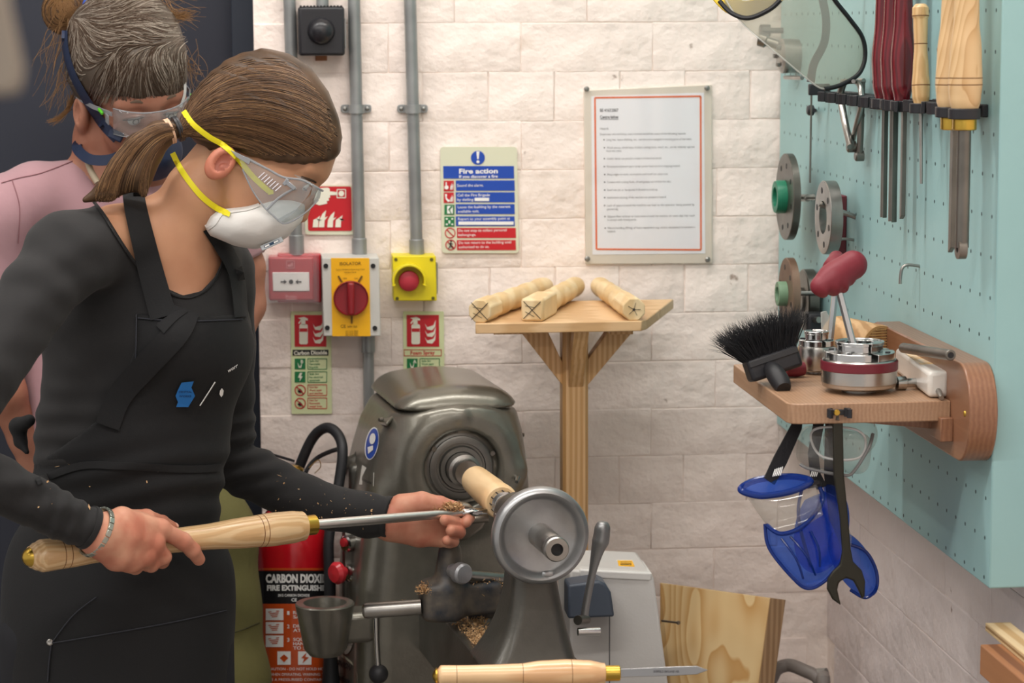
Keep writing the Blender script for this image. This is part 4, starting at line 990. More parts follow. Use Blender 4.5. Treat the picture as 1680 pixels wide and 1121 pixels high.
t = thing('pipe_clamp', 'black clamp head hanging on the board above the brush', 'clamp', F_(1340, 535, .02)); put('jaw', G().box(F_(1336, 530, .02), (.03, .03, .035)), bk, t, bevel=.006, seg=3); put('bar', G().cyl(F_(1312, 527, .03), F_(1344, 525, .02), .005, n=12), steel, t); put('peg', G().cyl(F_(1338, 530, -.001), F_(1338, 530, .02), .004, n=10), steel, t)
# ------------------------------------------------------------ hanging eyewear and spanner
cg = glassy('clear_goggle', 'F6F6F4', .07, .05, 'DADAD8'); strap = mat('black_webbing', '17171B', .7, bump=.3, bscale=300)
dG = pix(Vector((XL_+.08, YS+.06, ZS)))[2]
def shellmesh(name, f, lo, hi, h, m, parent, **kw):
    V, Q = mesh_sdf(f, lo, hi, h); return put(name, (V, Q), m, parent, smooth=80, **kw)
def pb_(pts, d, pad=.02):
    P = np.array([list(PD(x, y, dd)) for x, y in pts for dd in (d-.06, d+.06)]); return P.min(0)-pad, P.max(0)+pad
t = thing('clear_goggles', 'clear box-shaped safety goggles hanging under the shelf', 'goggles', PD(1370, 690, dG))
k_ = dG/F
B3 = (CR, CU, -CF)
def rot3(deg): a = math.radians(deg); return (CR*math.cos(a)+CU*math.sin(a), CU*math.cos(a)-CR*math.sin(a), -CF)
f = s_box(PD(1368, 738, dG), (58*k_, 34*k_, .032), rot3(-8), .016); fi = s_box(PD(1368, 736, dG+.006), (53*k_, 30*k_, .034), rot3(-8), .013)
lo, hi = pb_([(1300, 690), (1440, 790)], dG)
shellmesh('lens_box', f, lo, hi, .0035, cg, t)
rim = [PD(*p) for p in ((1313, 762, dG-.03), (1330, 770, dG-.036), (1385, 780, dG-.036), (1402, 772, dG-.034), (1425, 735, dG-.03), (1432, 712, dG-.02))]
put('lens_rim', G().tube(spline(rim, 6), .0022, 8), mat('smoked_rim', '6C6C6C', .2, coat=.5), t)
f = s_ell(PD(1395, 718, dG+.01), (46*k_, 38*k_, .035), rot3(25)); fi = s_ell(PD(1395, 722, dG+.008), (43*k_, 36*k_, .034), rot3(25))
shellmesh('face_cup', f, lo, hi, .0035, cg, t)
put('inner_frame', G().tube(spline([PD(1330, 718, dG-.02), PD(1345, 702, dG-.03), PD(1400, 704, dG-.03), PD(1420, 722, dG-.025), PD(1408, 752, dG-.03), PD(1350, 750, dG-.03)], 6, True), .0016, 8, True), mat('clear_rim', 'C8C8C8', .15, coat=.5), t)
put('strap', G().tube([PD(1368, 700, dG+.01), PD(1365, 672, dG+.005)], 1, flat=(.01, .002), hint=-CF), strap, t)
put('red_tab', G().box(PD(1394, 690, dG-.01), (.012, .004, .005)), MATS['marker_red'], t, bevel=.001)
bluem = glassy('blue_visor', '94B4F4', .13, .08, '3E6CD0', .1); blued = glassy('blue_visor_dark', '2A4FA8', .5, .15, '1B3F96')
def visor(name, label, c, r, rotdeg, th, d, rimpts, band=None, m=bluem, cutdir=None, lens=None, clip=None):
    t = thing('blue_visor', label, 'face visor', PD(c[0], c[1]-r[1], d), 'blue hanging visors'); k = d/F
    f = s_ell(PD(c[0], c[1], d), (r[0]*k, r[1]*k, th), rot3(rotdeg)); fi = s_ell(PD(c[0], c[1], d), (r[0]*k-.003, r[1]*k-.003, th-.003), rot3(rotdeg))
    sh_ = f
    if cutdir is not None: sh_ = sub_(sh_, cutdir)
    if clip: sh_ = and_(sh_, s_pxpoly(clip, d), .004)
    lo, hi = pb_([(c[0]-r[0]-20, c[1]-r[1]-20), (c[0]+r[0]+20, c[1]+r[1]+20)], d)
    shellmesh('shell', sh_, lo, hi, .003, m, t)
    if rimpts: put('rim', G().tube(spline([PD(*p) for p in rimpts], 6, False), .0022, 8), blued, t)
    return t
dV = dG+.0
t = visor('v', 'blue face visor on the left, hanging from a wide black strap', (1318, 885), (86, 92), 24, .024, dV, [(1255, 860, dV-.02), (1262, 900, dV-.02), (1300, 948, dV-.024), (1325, 966, dV-.022), (1352, 955, dV-.02), (1382, 922, dV-.02)],
          clip=[(1255, 858), (1280, 876), (1310, 868), (1336, 846), (1348, 804), (1372, 812), (1388, 850), (1392, 890), (1382, 922), (1352, 955), (1325, 966), (1300, 948), (1262, 900)])
put('brow_rim', G().tube(spline([PD(*p) for p in ((1217, 806, dV-.03), (1250, 814, dV-.04), (1300, 806, dV-.045), (1330, 790, dV-.04), (1300, 782, dV-.01), (1250, 786, dV+.0), (1222, 796, dV-.01))], 6, True), .0042, 10, True), blued, t)
put('brow_plate', G().prism([PD(*p) for p in ((1219, 804, dV-.03), (1250, 813, dV-.04), (1300, 806, dV-.045), (1330, 790, dV-.04), (1300, 783, dV-.01), (1250, 787, dV), (1224, 795, dV-.01))], (0, 0, .003)), bluem, t)
g = G(); top_ = [(1222, 810, dV-.03), (1250, 816, dV-.04), (1300, 808, dV-.045), (1340, 795, dV-.04)]; bot_ = [(1258, 862, dV-.02), (1275, 872, dV-.034), (1310, 868, dV-.04), (1350, 845, dV-.036)]
ta = spline([PD(*p) for p in top_], 6); ba = spline([PD(*p) for p in bot_], 6); g.add(ta+ba, [(i, i+1, len(ta)+i+1, len(ta)+i) for i in range(len(ta)-1)])
put('clear_lens', g, cg, t, solid=.001, smooth=60)
put('upper_fold', G().tube(spline([PD(*p) for p in ((1258, 862, dV-.022), (1280, 876, dV-.036), (1310, 868, dV-.04), (1335, 846, dV-.036), (1350, 820, dV-.03), (1345, 800, dV-.03))], 6), .003, 8), blued, t)
for i, (p, q) in enumerate((((1282, 884), (1318, 950)), ((1296, 880), (1338, 944)), ((1330, 872), (1345, 930)))):
    put('ridge', G().tube(spline([PD(p[0], p[1], dV-.030), PD((p[0]+q[0])/2+6, (p[1]+q[1])/2, dV-.035), PD(q[0], q[1], dV-.025)], 5), .0014, 6), blued, t)
put('strap', G().tube([PD(1262, 790, dV-.02), PD(1280, 755, dV-.01), PD(1307, 700, dV), PD(1312, 684, dV)], [1, 1.15, .9, .5], flat=(.017, .002), hint=-CF+CR*.3), strap, t)
g = G(); 
for i in range(5): g.tube([PD(1268+i*3, 782-i*.5, dV-.024), PD(1272+i*3, 770-i*1, dV-.022)], .0007, 5)
put('strap_print', g, MATS['print_white'], t, kind='stuff')
t2 = visor('v', 'blue face visor in the middle, directly behind the spanner', (1348, 868), (44, 74), -12, .022, dV+.052, [(1316, 800, dV+.01), (1310, 850, dV+.01), (1330, 930, dV+.01)], cutdir=s_box(PD(1325, 795, dV+.03), (.02, .02, .2), rot3(20)))
put('strap', G().tube([PD(1348, 800, dV+.03), PD(1338, 780, dV+.045), PD(1334, 745, dV+.06), PD(1345, 684, dV+.06)], 1, flat=(.014, .002), hint=-CF), strap, t2)
put('buckle', G().box(PD(1333, 795, dV-.01), (.022, .008, .024), rot3(10)), bk, t2, bevel=.004)
g = G()
for i in range(4): g.tube([PD(1330+i*3, 782, dV-.012), PD(1333+i*3, 772, dV-.01)], .0007, 5)
put('strap_print', g, MATS['print_white'], t2, kind='stuff')
t3 = visor('v', 'blue face visor on the right, lowest, half behind the spanner', (1400, 925), (30, 62), 32, .018, dV+.098, [(1392, 893, dV+.085), (1420, 905, dV+.085), (1437, 935, dV+.085), (1438, 965, dV+.085), (1420, 981, dV+.085), (1395, 968, dV+.085)])
put('strap', G().tube([PD(1386, 890, dV+.08), PD(1368, 850, dV+.08), PD(1360, 780, dV+.08), PD(1362, 684, dV+.08)], 1, flat=(.013, .002), hint=-CF), strap, t3)
put('clear_panel', G().prism([PD(*p) for p in ((1372, 820, dV+.082), (1398, 880, dV+.082), (1396, 900, dV+.082), (1376, 900, dV+.082))], CF*.001), cg, t3)
# open-ended spanner
dS = dV-.055; ks = dS/F; sp_ = thing('spanner', 'long dark open-ended spanner hanging jaw down', 'spanner', PD(1372, 770, dS)); spm = mat('blackened_steel', '34322B', .42, .7, bump=.15, bscale=80)
prof = [(1366, 685), (1383, 685), (1385, 780), (1392, 850), (1396, 900), (1400, 922), (1414, 936), (1420, 955), (1419, 978), (1415, 984), (1408, 968), (1400, 953), (1388, 949), (1377, 956), (1374, 968), (1380, 994), (1366, 984), (1357, 967), (1358, 950), (1367, 937), (1378, 927), (1382, 905), (1378, 850), (1368, 780)]
put('body', G().prism([PD(x, y, dS) for x, y in prof], CF*.007), spm, sp_, bevel=.0022, seg=3, smooth=40)
put('hanging_hook', G().tube(spline([PD(1374, 690, dS-.004), PD(1374, 680, dS), PD(1374, 676, dS+.01), Vector((PD(1374, 676, dS+.01).x, YS+.03, ZS-.027))], 4), .0025, 8), steel, sp_)
# ------------------------------------------------------------ offcuts at the bottom right
pl = wood('pale_ply', 'E3CBA0', 'C9A878', 14, (1, .1, 8), .55); br = wood('brown_timber', 'A8744E', '7E5236', 14, (1, .1, 1), .5)
yb0 = PX(1610, 1065, XR-.12).y; p0 = PX(1608, 1064, XR-.12)
tb = thing('brown_batten', 'brown timber batten projecting from the wall at lower right', 'timber', p0)
put('bar', G().box((XR-.06-.0, p0.y-.32+.0, p0.z-.014), (.12, .64, .038)), br, tb, bevel=.0015)
z1 = p0.z+.005; p1 = PX(1621, 1040, XR-.095); ts = thing('plywood_strip', 'pale layered plywood strip lying along the brown batten', 'timber', p1); z1 = p0.z+.0052
for k in range(3): put('ply_layer', G().box((p1.x+.017, p1.y-.26, z1+.0018+k*.0034), (.032, .55, .0032)), pl if k % 2 == 0 else mat('glue_brown', '9C7A50', .6), ts, bevel=.0005)
# ------------------------------------------------------------ the wood lathe
vp = ray(-93, 44); AX = Vector((-vp.x, -vp.y, 0)).normalized(); BX = UZ.cross(AX)
if BX.dot(CR) < 0: BX = -BX
LO = PD(765, 775, 3.8)
def LL(t, b=0., z=0.): return LO+AX*t+BX*b+UZ*z
def LA(px, py, t): r = ray(px, py); return CAM+r*((LO+AX*t-CAM).dot(AX)/r.dot(AX))
def LB(px, py, b): r = ray(px, py); return CAM+r*((LO+BX*b-CAM).dot(BX)/r.dot(BX))
ham = mat('hammered_grey_green', '7A776D', .3, .55, bump=.35, bscale=220, var=.18, vscale=30, bdist=.0008, coat=.25)
ham2 = mat('hammered_grey_dark', '5C5A54', .38, .5, bump=.4, bscale=200, var=.3, vscale=14, bdist=.0008, coat=.2)
navy = mat('navy_casting', '2C3440', .45, .3, bump=.4, bscale=90, var=.3, vscale=30, col2='6B6358')
lt = thing('wood_lathe', 'grey-green cast iron wood lathe standing in the middle by the wall', 'lathe', LL(.1, 0, -LO.z))
def npv(v): return np.array(v, dtype=np.float32)
lo_, ax_, bx_ = npv(LO), npv(AX), npv(BX)
def hs_local(P):
    q = P-lo_; return q@ax_, q@bx_, q[:, 2]
def hs_body(P):
    t, b, z = hs_local(P)
    hw = np.interp(z, [-.95, -.5, -.2, -.03, .05, .088], [.145, .14, .132, .122, .112, .101]).astype(np.float32)
    hw = np.where(b < 0, np.interp(z, [-.95, -.5, -.2, -.03, .05, .088], [.176, .173, .163, .141, .120, .101]), hw).astype(np.float32)
    hl = np.interp(z, [-.95, -.3, .0, .088], [.128, .124, .15, .14]).astype(np.float32)
    tc_ = -.045-hl
    rd = .055; x = np.abs(b)-(hw-rd); y = np.abs(t-tc_)-(hl-rd)
    d2 = np.minimum(np.maximum(x, y), 0)+np.hypot(np.maximum(x, 0), np.maximum(y, 0))-rd
    return smax(smax(d2, z-.088, .012), -.95-z, .02)
f = hs_body
f = u_([f, s_cyl(LL(-.08), LL(-.030), .098, .02)], .035)
f = sub_(f, s_cyl(LL(-.045), LL(.02), .061, .003), .006)
f = u_([f, s_cyl(LL(-.045, 0, .083), LL(-.029, 0, .083), .008, .003)], .010)
f = u_([f, s_ball(LL(-.052, .088, -.012), .018)], .02)
lo = np.min([list(LL(-.37, b, z)) for b in (-.2, .2) for z in (-.5, .12)]+[list(LL(0, b, z)) for b in (-.2, .2) for z in (-.5, .12)], 0)
hi = np.max([list(LL(-.37, b, z)) for b in (-.2, .2) for z in (-.5, .12)]+[list(LL(0, b, z)) for b in (-.2, .2) for z in (-.5, .12)], 0)
fhs = f
V, Q = mesh_sdf(f, lo, hi, .0048, 2); put('headstock', (V, Q), ham, lt, smooth=60)
# lower pedestal
put('pedestal', G().box(LL(-.17, 0, -.5-(LO.z-.5)/2), (.24, .27, LO.z-.5), (AX, BX, UZ)), ham2, lt, bevel=.04, seg=4)
def lid(P):
    t, b, z = hs_local(P); x = np.abs(b)-(.108-.05); y = np.abs(t+.19)-(.152-.05)
    d2 = np.minimum(np.maximum(x, y), 0)+np.hypot(np.maximum(x, 0), np.maximum(y, 0))-.05
    top = z-(.128-.35*np.abs(b)**1.6*4*.35)
    return smax(smax(d2, top, .055), .092-z, .006)
V, Q = mesh_sdf(lid, lo+A([0, 0, .4]), hi+A([0, 0, .05]), .0042, 2); ld = put('lid', (V, Q), mat('hammered_lid', '7A776C', .3, .55, bump=.3, bscale=200, coat=.3, var=.12, bdist=.0007), lt, smooth=60)
lip = LA(630, 684, -.10); put('lid_lip', G().prism([LA(618, 690, -.16), LA(640, 668, -.16), LA(655, 672, -.10), LA(634, 693, -.06)], (0, 0, -.008)), MATS['hammered_lid'], ld, bevel=.003)
for (px, py, t_) in ((632, 727, -.14), (627, 737, -.13), (633, 689, -.1), (845, 690, -.08), (858, 714, -.1)):
    p = LA(px, py, t_); put('screw', G().lathe(p-AX*.004-BX*.004, (AX*.4-BX*.9 if px < 700 else AX*.5+BX*.8), [(0, .0035), (.007, .003), (.0075, .001)], 10), steel_d, lt)
# spindle bearing and nose
spn = put('bearing_cap', G().lathe(LL(-.05), AX, [(0, .058), (.004, .058), (.006, .051), (.012, .051), (.013, .049), (.013, .040), (.010, .039), (.010, .036), (.016, .034), (.016, .027), (.012, .026), (.010, .02)], 56), mat('turned_grey_steel', '7B7974', .36, .8, bump=.05), lt, smooth=30)
put('spindle_nose', G().lathe(LL(-.04), AX, [(0, .026), (.030, .026), (.032, .021), (.046, .0205), (.05, .0195)], 40), steel, lt)
for k in range(3):
    p = LL(-.038)+BX*.0*k+(BX*math.cos(2.1*k+.4)+UZ*math.sin(2.1*k+.4))*.055; put('cap_screw', G().lathe(p, AX, [(0, .004), (.003, .004), (.003, .002)], 10), steel_d, lt)
put('grease_nipple', G().tube([LL(-.045, .088, -.018), LL(-.02, .088, -.018), LL(-.012, .084, -.022)], [.005, .005, .003], 10), chrome, lt)
# workpiece turned between centres
tw = np.linspace(0, 1, 2)
def taxis(px):      # axial coordinate whose projection has this px
    lo1, hi1 = -.2, 1.2
    for _ in range(40):
        m = (lo1+hi1)/2
        if pix(LL(m))[0] < px: lo1 = m
        else: hi1 = m
    return (lo1+hi1)/2
t0, t1 = taxis(780), taxis(823)
wp = thing('turned_spindle', 'smooth pale wood cylinder being turned between the lathe centres', 'workpiece', LL((t0+t1)/2))
put('blank', G().lathe(LL(t0), AX, [(0, .019), (.004, .0225), ((t1-t0)*.62, .0248), ((t1-t0)*.8, .0242), ((t1-t0)*.84, .0255), ((t1-t0)-.010, .0262), ((t1-t0)-.002, .0245), ((t1-t0), .0225)], 48), wood('fresh_turned', 'EBCB9E', 'E2BE8E', 10, (1, 1, .2), .5, dist=4), wp, axis=AX)
# tailstock
tH = taxis(889); tq = taxis(911)
put('live_centre', G().lathe(LL(t1+.0), AX, [(0, .006), (.002, .0185), (.016, .0185), (.017, .014), (.03, .014), (.032, .017), (.05, .017), (.052, .0135), (tH-t1-.02, .0135)], 32), chrome, lt)
g = G()
for k in range(12):
    a = 2*math.pi*k/12; g.box(LL(t1+.009)+(BX*math.cos(a)+UZ*math.sin(a))*.0186, (.012, .0018, .001), (AX, BX*-math.sin(a)+UZ*math.cos(a), BX*math.cos(a)+UZ*math.sin(a)))
put('knurl', g, MATS['print_black'], lt, kind='stuff')
zbed = LA(880, 1092, tH-.05).z-LO.z
def tail(P):
    t, b, z = hs_local(P); tc_ = tH-.075
    u = np.clip((z-zbed)/(-.045-zbed), 0, 1)
    hl_ = .030+.048*(1-u)**2.4; hr_ = .031+.026*(1-u)**1.3; hw = np.where(b < 0, hl_, hr_)
    hl = .040+.03*(1-u)**2
    x = np.abs(b)-(hw-.02); y = np.abs(t-tc_)-(hl-.02)
    d2 = np.minimum(np.maximum(x, y), 0)+np.hypot(np.maximum(x, 0), np.maximum(y, 0))-.02
    return smax(smax(d2, z+.0, .02), zbed-z, .006)
f = u_([tail, s_cyl(LL(tH-.16), LL(tH-.030), .034, .008)], .03)
pts_ = np.array([list(LL(t, b, z)) for t in (tH-.2, tH+.0) for b in (-.12, .12) for z in (zbed-.01, .05)])
V, Q = mesh_sdf(f, pts_.min(0), pts_.max(0), .0038, 2); put('tailstock', (V, Q), ham2, lt, smooth=60)
hwl = put('handwheel', G().lathe(LL(tH-.02), AX, [(0, .016), (.004, .02), (.006, .044), (.000, .052), (-.004, .058), (-.002, .0645), (.006, .0685), (.014, .0682), (.020, .0655), (.0222, .061), (.020, .0565), (.012, .053), (.009, .049), (.0095, .022), (.010, .0)], 72), mat('cast_aluminium', 'A9AAAB', .34, .8, bump=.25, bscale=260, bdist=.0005, var=.12, vscale=40), lt, smooth=50)
put('rim_notch', G().box(LL(tH-.004, -.002+.012, -.054), (.01, .018, .010), (AX, BX, UZ)), MATS['cast_aluminium'], hwl, bevel=.004, seg=3)
qs = put('quill', G().lathe(LL(tH-.012), AX, [(0, .0168), (tq-tH+.003, .0168), (tq-tH+.006, .0155), (tq-tH+.010, .0172), (tq-tH+.02, .0172), (tq-tH+.0225, .0155), (tq-tH+.0225, .0085), (tq-tH-.01, .008)], 40), steel, lt, smooth=30)
put('quill_bore', G().lathe(LL(tq-.008), AX, [(0, .0084), (.012, .0084)], 24), MATS['print_black'], lt)
put('grub_screw', G().cyl(LL(tH-.012, .009, -.021), LL(tH-.0, .009, -.021), .0045, n=12), MATS['print_black'], lt)
# lever of the tailstock
lv = [LA(958, 1018, tH-.12), LA(962, 990, tH-.12), LA(972, 940, tH-.12), LA(980, 905, tH-.12), LA(986, 885, tH-.12), LA(989, 862, tH-.12), LA(990, 855, tH-.12)]
put('lock_lever', G().tube(spline(lv, 5), [float(np.interp(i, [0, 5, 10, 14, 19, 24, 28, 30], [.006, .0055, .0055, .0085, .0125, .0115, .0065, .001])) for i in range(31)], 16), mat('lever_grey', '8A8B8B', .35, .7, bump=.1), lt)
put('lever_pivot', G().cyl(LA(948, 1037, tH-.10), LA(984, 1036, tH-.10), .0058, n=16), chrome, lt)
put('lever_pivot', G().cyl(LA(948, 1018, tH-.10), LA(962, 1017, tH-.12), .007, n=16), steel_d, lt)
# bed
g = G()
put('bed_rail', G().box(LL((tH+.25-.06)/2, -.052, zbed-.05), (tH+.31, .034, .0995), (AX, BX, UZ)), ham2, lt, bevel=.002)
put('bed_rail', G().box(LL((tH+.25-.06)/2, .052, zbed-.05), (tH+.31, .034, .0995), (AX, BX, UZ)), ham2, lt, bevel=.002)
put('bed_web', G().box(LL((tH+.25-.06)/2, 0, zbed-.07), (tH+.31, .075, .055), (AX, BX, UZ)), ham2, lt)
put('bed_foot', G().box(LL(tH+.19, 0, (zbed-.1-LO.z)/2), (.08, .12, LO.z+zbed-.1), (AX, BX, UZ)), ham2, lt, bevel=.01)
# banjo and tool rest
tb_ = .22
bj = thing('tool_rest', 'dark navy tool post and rest clamped to the lathe bed', 'tool rest', LA(750, 1015, tb_))
f = u_([s_cap(LA(738, 905, tb_), LA(735, 985, tb_), .017, .026), s_box(LA(757, 980, tb_-.01), (.025, .058, .024), (AX, BX, UZ), .008), s_box(LA(722, 985, tb_), (.024, .026, .026), (AX, BX, UZ), .008)], .018)
pts_ = np.array([list(LA(x, y, tb_+t)) for x in (665, 840) for y in (880, 1040) for t in (-.06, .06)])
V, Q = mesh_sdf(f, pts_.min(0), pts_.max(0), .0036, 2); put('banjo', (V, Q), navy, bj, smooth=60)
kc_ = LA(754, 940, tb_+.045); kd_ = (AX*.75+BX*.3).normalized(); put('clamp_knob', G().lathe(kc_-kd_*.02, kd_, [(0, .010), (.016, .012), (.018, .0155), (.030, .0155), (.034, .013), (.0355, .006), (.0356, 0)], 32), mat('knob_grey', 'A2A3A6', .4, .7, bump=.2, bscale=300), bj)
put('clamp_screw', G().cyl(LA(768, 944, tb_+.01), LA(832, 950, tb_-.02), .0085, n=20), steel, bj, bevel=.001)
put('rest_post', G().cyl(LA(741, 882, tb_), LA(738, 915, tb_), .0105, n=20), steel, bj)
rest = [(722, 888), (741, 893), (768, 886), (792, 868), (800, 850), (790, 848), (772, 828), (748, 824), (742, 835), (752, 862), (728, 872)]
put('rest_casting', G().prism([LA(x, y, tb_+.0) for x, y in rest], AX*-.016), mat('rest_steel', '958F84', .35, .8, bump=.2, bscale=80, var=.25, vscale=30), bj, bevel=.004, seg=3)
put('rest_rail', G().cyl(LA(700, 860, tb_+.004), LA(800, 851, tb_-.004), .006, n=16), MATS['rest_steel'], bj)
ca, cb = LA(594, 1003, tb_+.0), LA(690, 996, tb_+.01); dc_ = (cb-ca).normalized()
put('cam_bar', G().lathe(ca, dc_, [(0, .006), (.003, .0105), (.008, .0118), ((cb-ca).length, .0118)], 28), steel, bj)
bl_ = LA(621, 1106, tb_+.0); put('lever_rod', G().tube([LA(617, 1006, tb_), LA(618, 1050, tb_), bl_], [.0048, .0042, .0042], 14), chrome, bj)
put('ball_handle', G().lathe(bl_-Vector((0, 0, .015)), (0, 0, 1), [(.0, .0)]+[(.015-.0145*math.cos(a), .0145*math.sin(a)) for a in [math.pi*i/14 for i in range(1, 14)]]+[(.03, 0)], 28), MATS['rubber_black'], bj)
# pocket casting on the left, switches and plates
bc_ = LA(533, 990, -.02); kk = pix(bc_)[2]/F
pk = put('swarf_cup', G().lathe(bc_-Vector((0, 0, .082)), UZ, [(0, .026), (.01, .034), (.06, .043), (.076, .046), (.081, .0465), (.083, .045), (.083, .034), (.074, .032), (.02, .02)], 48), ham, lt, smooth=40)
put('cup_bracket', G().box(bc_+BX*.05-AX*.03-Vector((0, 0, .045)), (.06, .06, .05), (AX, BX, UZ)), ham, lt, bevel=.01)
side = -.133; SBX = (-BX*.85+AX*.5).normalized()
swp = put('switch_plate', G().prism([LA(x, y, -.16) for x, y in ((566, 862), (592, 858), (592, 1010), (572, 1012), (566, 985))], AX*-.03), steel_d, lt, bevel=.001)
for (x, y, c_) in ((571, 890, 'chrome'), (574, 938, 'chrome')):
    c0 = LA(x+10, y, -.155); put('button_bezel', G().lathe(c0, SBX, [(0, .014), (.018, .014), (.020, .011), (.020, .006)], 28), chrome, swp)
c0 = LA(566, 938, -.14); put('stop_button', G().lathe(c0, SBX, [(0, .008), (.008, .009), (.012, .018), (.018, .0185), (.024, .014), (.026, 0)], 32), mat('stop_red', 'C22A34', .3, coat=.4), swp)
c0 = LA(566, 890, -.14); put('push_button', G().lathe(c0, SBX, [(0, .007), (.005, .007), (.006, 0)], 20), mat('stop_red2', 'A8242C', .4), swp)
for y in (862, 905, 960, 990): put('screw', G().lathe(LA(582, y, -.159), AX, [(0, .0035), (.002, .003), (.002, 0)], 10), steel, swp)
# belt motor at the back left
mt = LA(585, 775, -.25); f = u_([s_box(LA(587, 785, -.25), (.04, .020, .03), (AX, BX, UZ), .012), s_cap(LA(590, 757, -.25), LA(592, 745, -.25), .014, .010), s_cap(LA(570, 762, -.25), LA(605, 762, -.25), .012, .012)], .012)
V, Q = mesh_sdf(f, npv(mt)-.1, npv(mt)+.1, .004); put('motor_bracket', (V, Q), ham2, lt, smooth=60)
# wood dust and shavings
dustm = mat('wood_shavings', 'D9B58A', .8, var=.3, col2='B98F60', vscale=300)
def shavings(name, label, pts, n, parent=None, r=.004, spread=.004):
    g = G()
    for i in range(n):
        p = pts[rng.integers(len(pts))]+Vector(rng.normal(size=3)*spread)
        a, b = Vector(rng.normal(size=3)).normalized(), Vector(rng.normal(size=3)).normalized(); s_ = r*rng.uniform(.3, 1)
        q = [p, p+a*s_, p+a*s_+b*s_*.5+Vector((0, 0, s_*.2)), p+b*s_*.5]; n0 = len(g.v); g.v += [tuple(v) for v in q]; g.f += [(n0, n0+1, n0+2, n0+3)]
    o = put(name, g, dustm, parent, smooth=0); o['kind'] = 'stuff'
    if label: tag(o, label, 'shavings')
    return o
def spanpts(quad, t, n=160):
    out = []
    for i in range(n):
        u, v_ = rng.random(), rng.random(); a = [quad[0][k]*(1-u)+quad[1][k]*u for k in (0, 1)]; b = [quad[3][k]*(1-u)+quad[2][k]*u for k in (0, 1)]
        out.append(LA(a[0]*(1-v_)+b[0]*v_, a[1]*(1-v_)+b[1]*v_, t))
    return out
def bedpts(quad, n=200):
    out = []
    for i in range(n):
        u, v_ = rng.random(), rng.random(); a = [quad[0][k]*(1-u)+quad[1][k]*u for k in (0, 1)]; b = [quad[3][k]*(1-u)+quad[2][k]*u for k in (0, 1)]
        out.append(PZ(a[0]*(1-v_)+b[0]*v_, a[1]*(1-v_)+b[1]*v_, LO.z+zbed+.002))
    return out
shavings('wood_shavings', 'pale wood shavings heaped on the lathe bed before the tailstock', bedpts([(745, 1018), (790, 1005), (812, 1075), (800, 1085)]), 2600, r=.005, spread=.003)
shavings('shavings', None, spanpts([(772, 955), (828, 958), (812, 995), (768, 990)], tb_+.005), 700, bj, .005, .004)
shavings('shavings', None, spanpts([(682, 966), (700, 958), (708, 970), (690, 974)], tb_+.022), 260, bj, .004, .003)
shavings('shavings', None, spanpts([(600, 995), (685, 983), (688, 990), (600, 999)], tb_+.002), 160, bj, .003, .0015)
put('dust_plate', G().prism([LA(x, y, tb_-.04) for x, y in ((762, 952), (832, 955), (818, 1015), (770, 1018))], AX*-.01), navy, bj, bevel=.003)
# ------------------------------------------------------------ main gouge in the turner's hands
gd0, gd1 = 3.16, pix(LL(t1-.02))[2]-.02
def GP(px, py): return PD(px, py, gd0+(gd1-gd0)*(px-45)/(795-45))
gt0, gt1 = GP(44, 915), GP(516, 861); gax = (gt1-gt0).normalized(); GL = (gt1-gt0).length
tg = thing('turning_gouge', 'long ash-handled gouge held against the spinning wood', 'gouge', gt0)
hp = [(.004, .0135), (.012, .0175), (.02, .0205), (.05, .0192), (.10, .0165), (.17, .0150), (.24, .0165), (.31, .0205), (.345, .0222), (.375, .0215), (.392, .0195)]
sc_ = GL*.955/.392; prof = []
for i in range(len(hp)-1):
    for s_ in range(5):
        u = s_/5; w2 = u*u*(3-2*u); prof.append((hp[i][0]+(hp[i+1][0]-hp[i][0])*u, hp[i][1]+(hp[i+1][1]-hp[i][1])*w2))
prof.append(hp[-1]); prof = [(a*sc_, b*1.06) for a, b in prof]
gash = wood('gouge_ash', 'DDBD90', 'CDA676', 70, (1, 1, .03), .3, .35, dist=1.5)
# orient grain along the handle: object keeps world axes, so rotate the mapping
gw_ = gash
put('handle', G().lathe(gt0, gax, prof, 40), gash, tg, axis=gax)
put('butt_cap', G().lathe(gt0-gax*.006, gax, [(0, .0), (.001, .005), (.004, .0098), (.008, .0122), (.011, .0135)], 24), brass, tg)
for x in (97, 108, 420, 428):
    tt = (GP(x, 900 if x < 200 else 862)-gt0).dot(gax); rr = float(np.interp(tt, [p[0] for p in prof], [p[1] for p in prof]))+.0001
    put('burnt_ring', G().lathe(gt0+gax*(tt-.0006), gax, [(0, rr), (.0012, rr)], 40, close=False), mat('burnt_line', '7A5230', .6), tg)
put('ferrule', G().lathe(gt0+gax*GL*.954, gax, [(0, .0135), (.001, .0142), (GL*.046, .0142), (GL*.047, .0128)], 32), brass, tg)
e0 = gt0+gax*GL; e1 = LL(t1-.018)+0*AX; tipp = PD(796, 838, gd1)
sx = (tipp-e0).normalized()
put('steel_shaft', G().tube([e0-sx*.004, e0+sx*(tipp-e0).length*.7, e0+sx*(tipp-e0).length*.86], [.0072, .0068, .0066], 20), mat('shaft_steel', 'D6D4D0', .3, 1, bump=.03), tg)
g = G(); vs = []; n_ = 9; uu, vv, ww = frame(sx); L0_ = (tipp-e0).length
rows_ = [(.85, .0066, 0), (.93, .0066, .4), (1., .0058, .8)]
for (fr, r__, op_) in rows_:
    for j in range(n_):
        a = math.radians(150+240*j/(n_-1)); vs.append(e0+sx*L0_*fr+(uu*math.cos(a)+vv*math.sin(a))*r__)
fs = [(k*n_+j, k*n_+j+1, (k+1)*n_+j+1, (k+1)*n_+j) for k in range(2) for j in range(n_-1)]
g.add(vs, fs); put('fluted_tip', g, chrome, tg, solid=.0016)
gc_ = GP(745, 845)
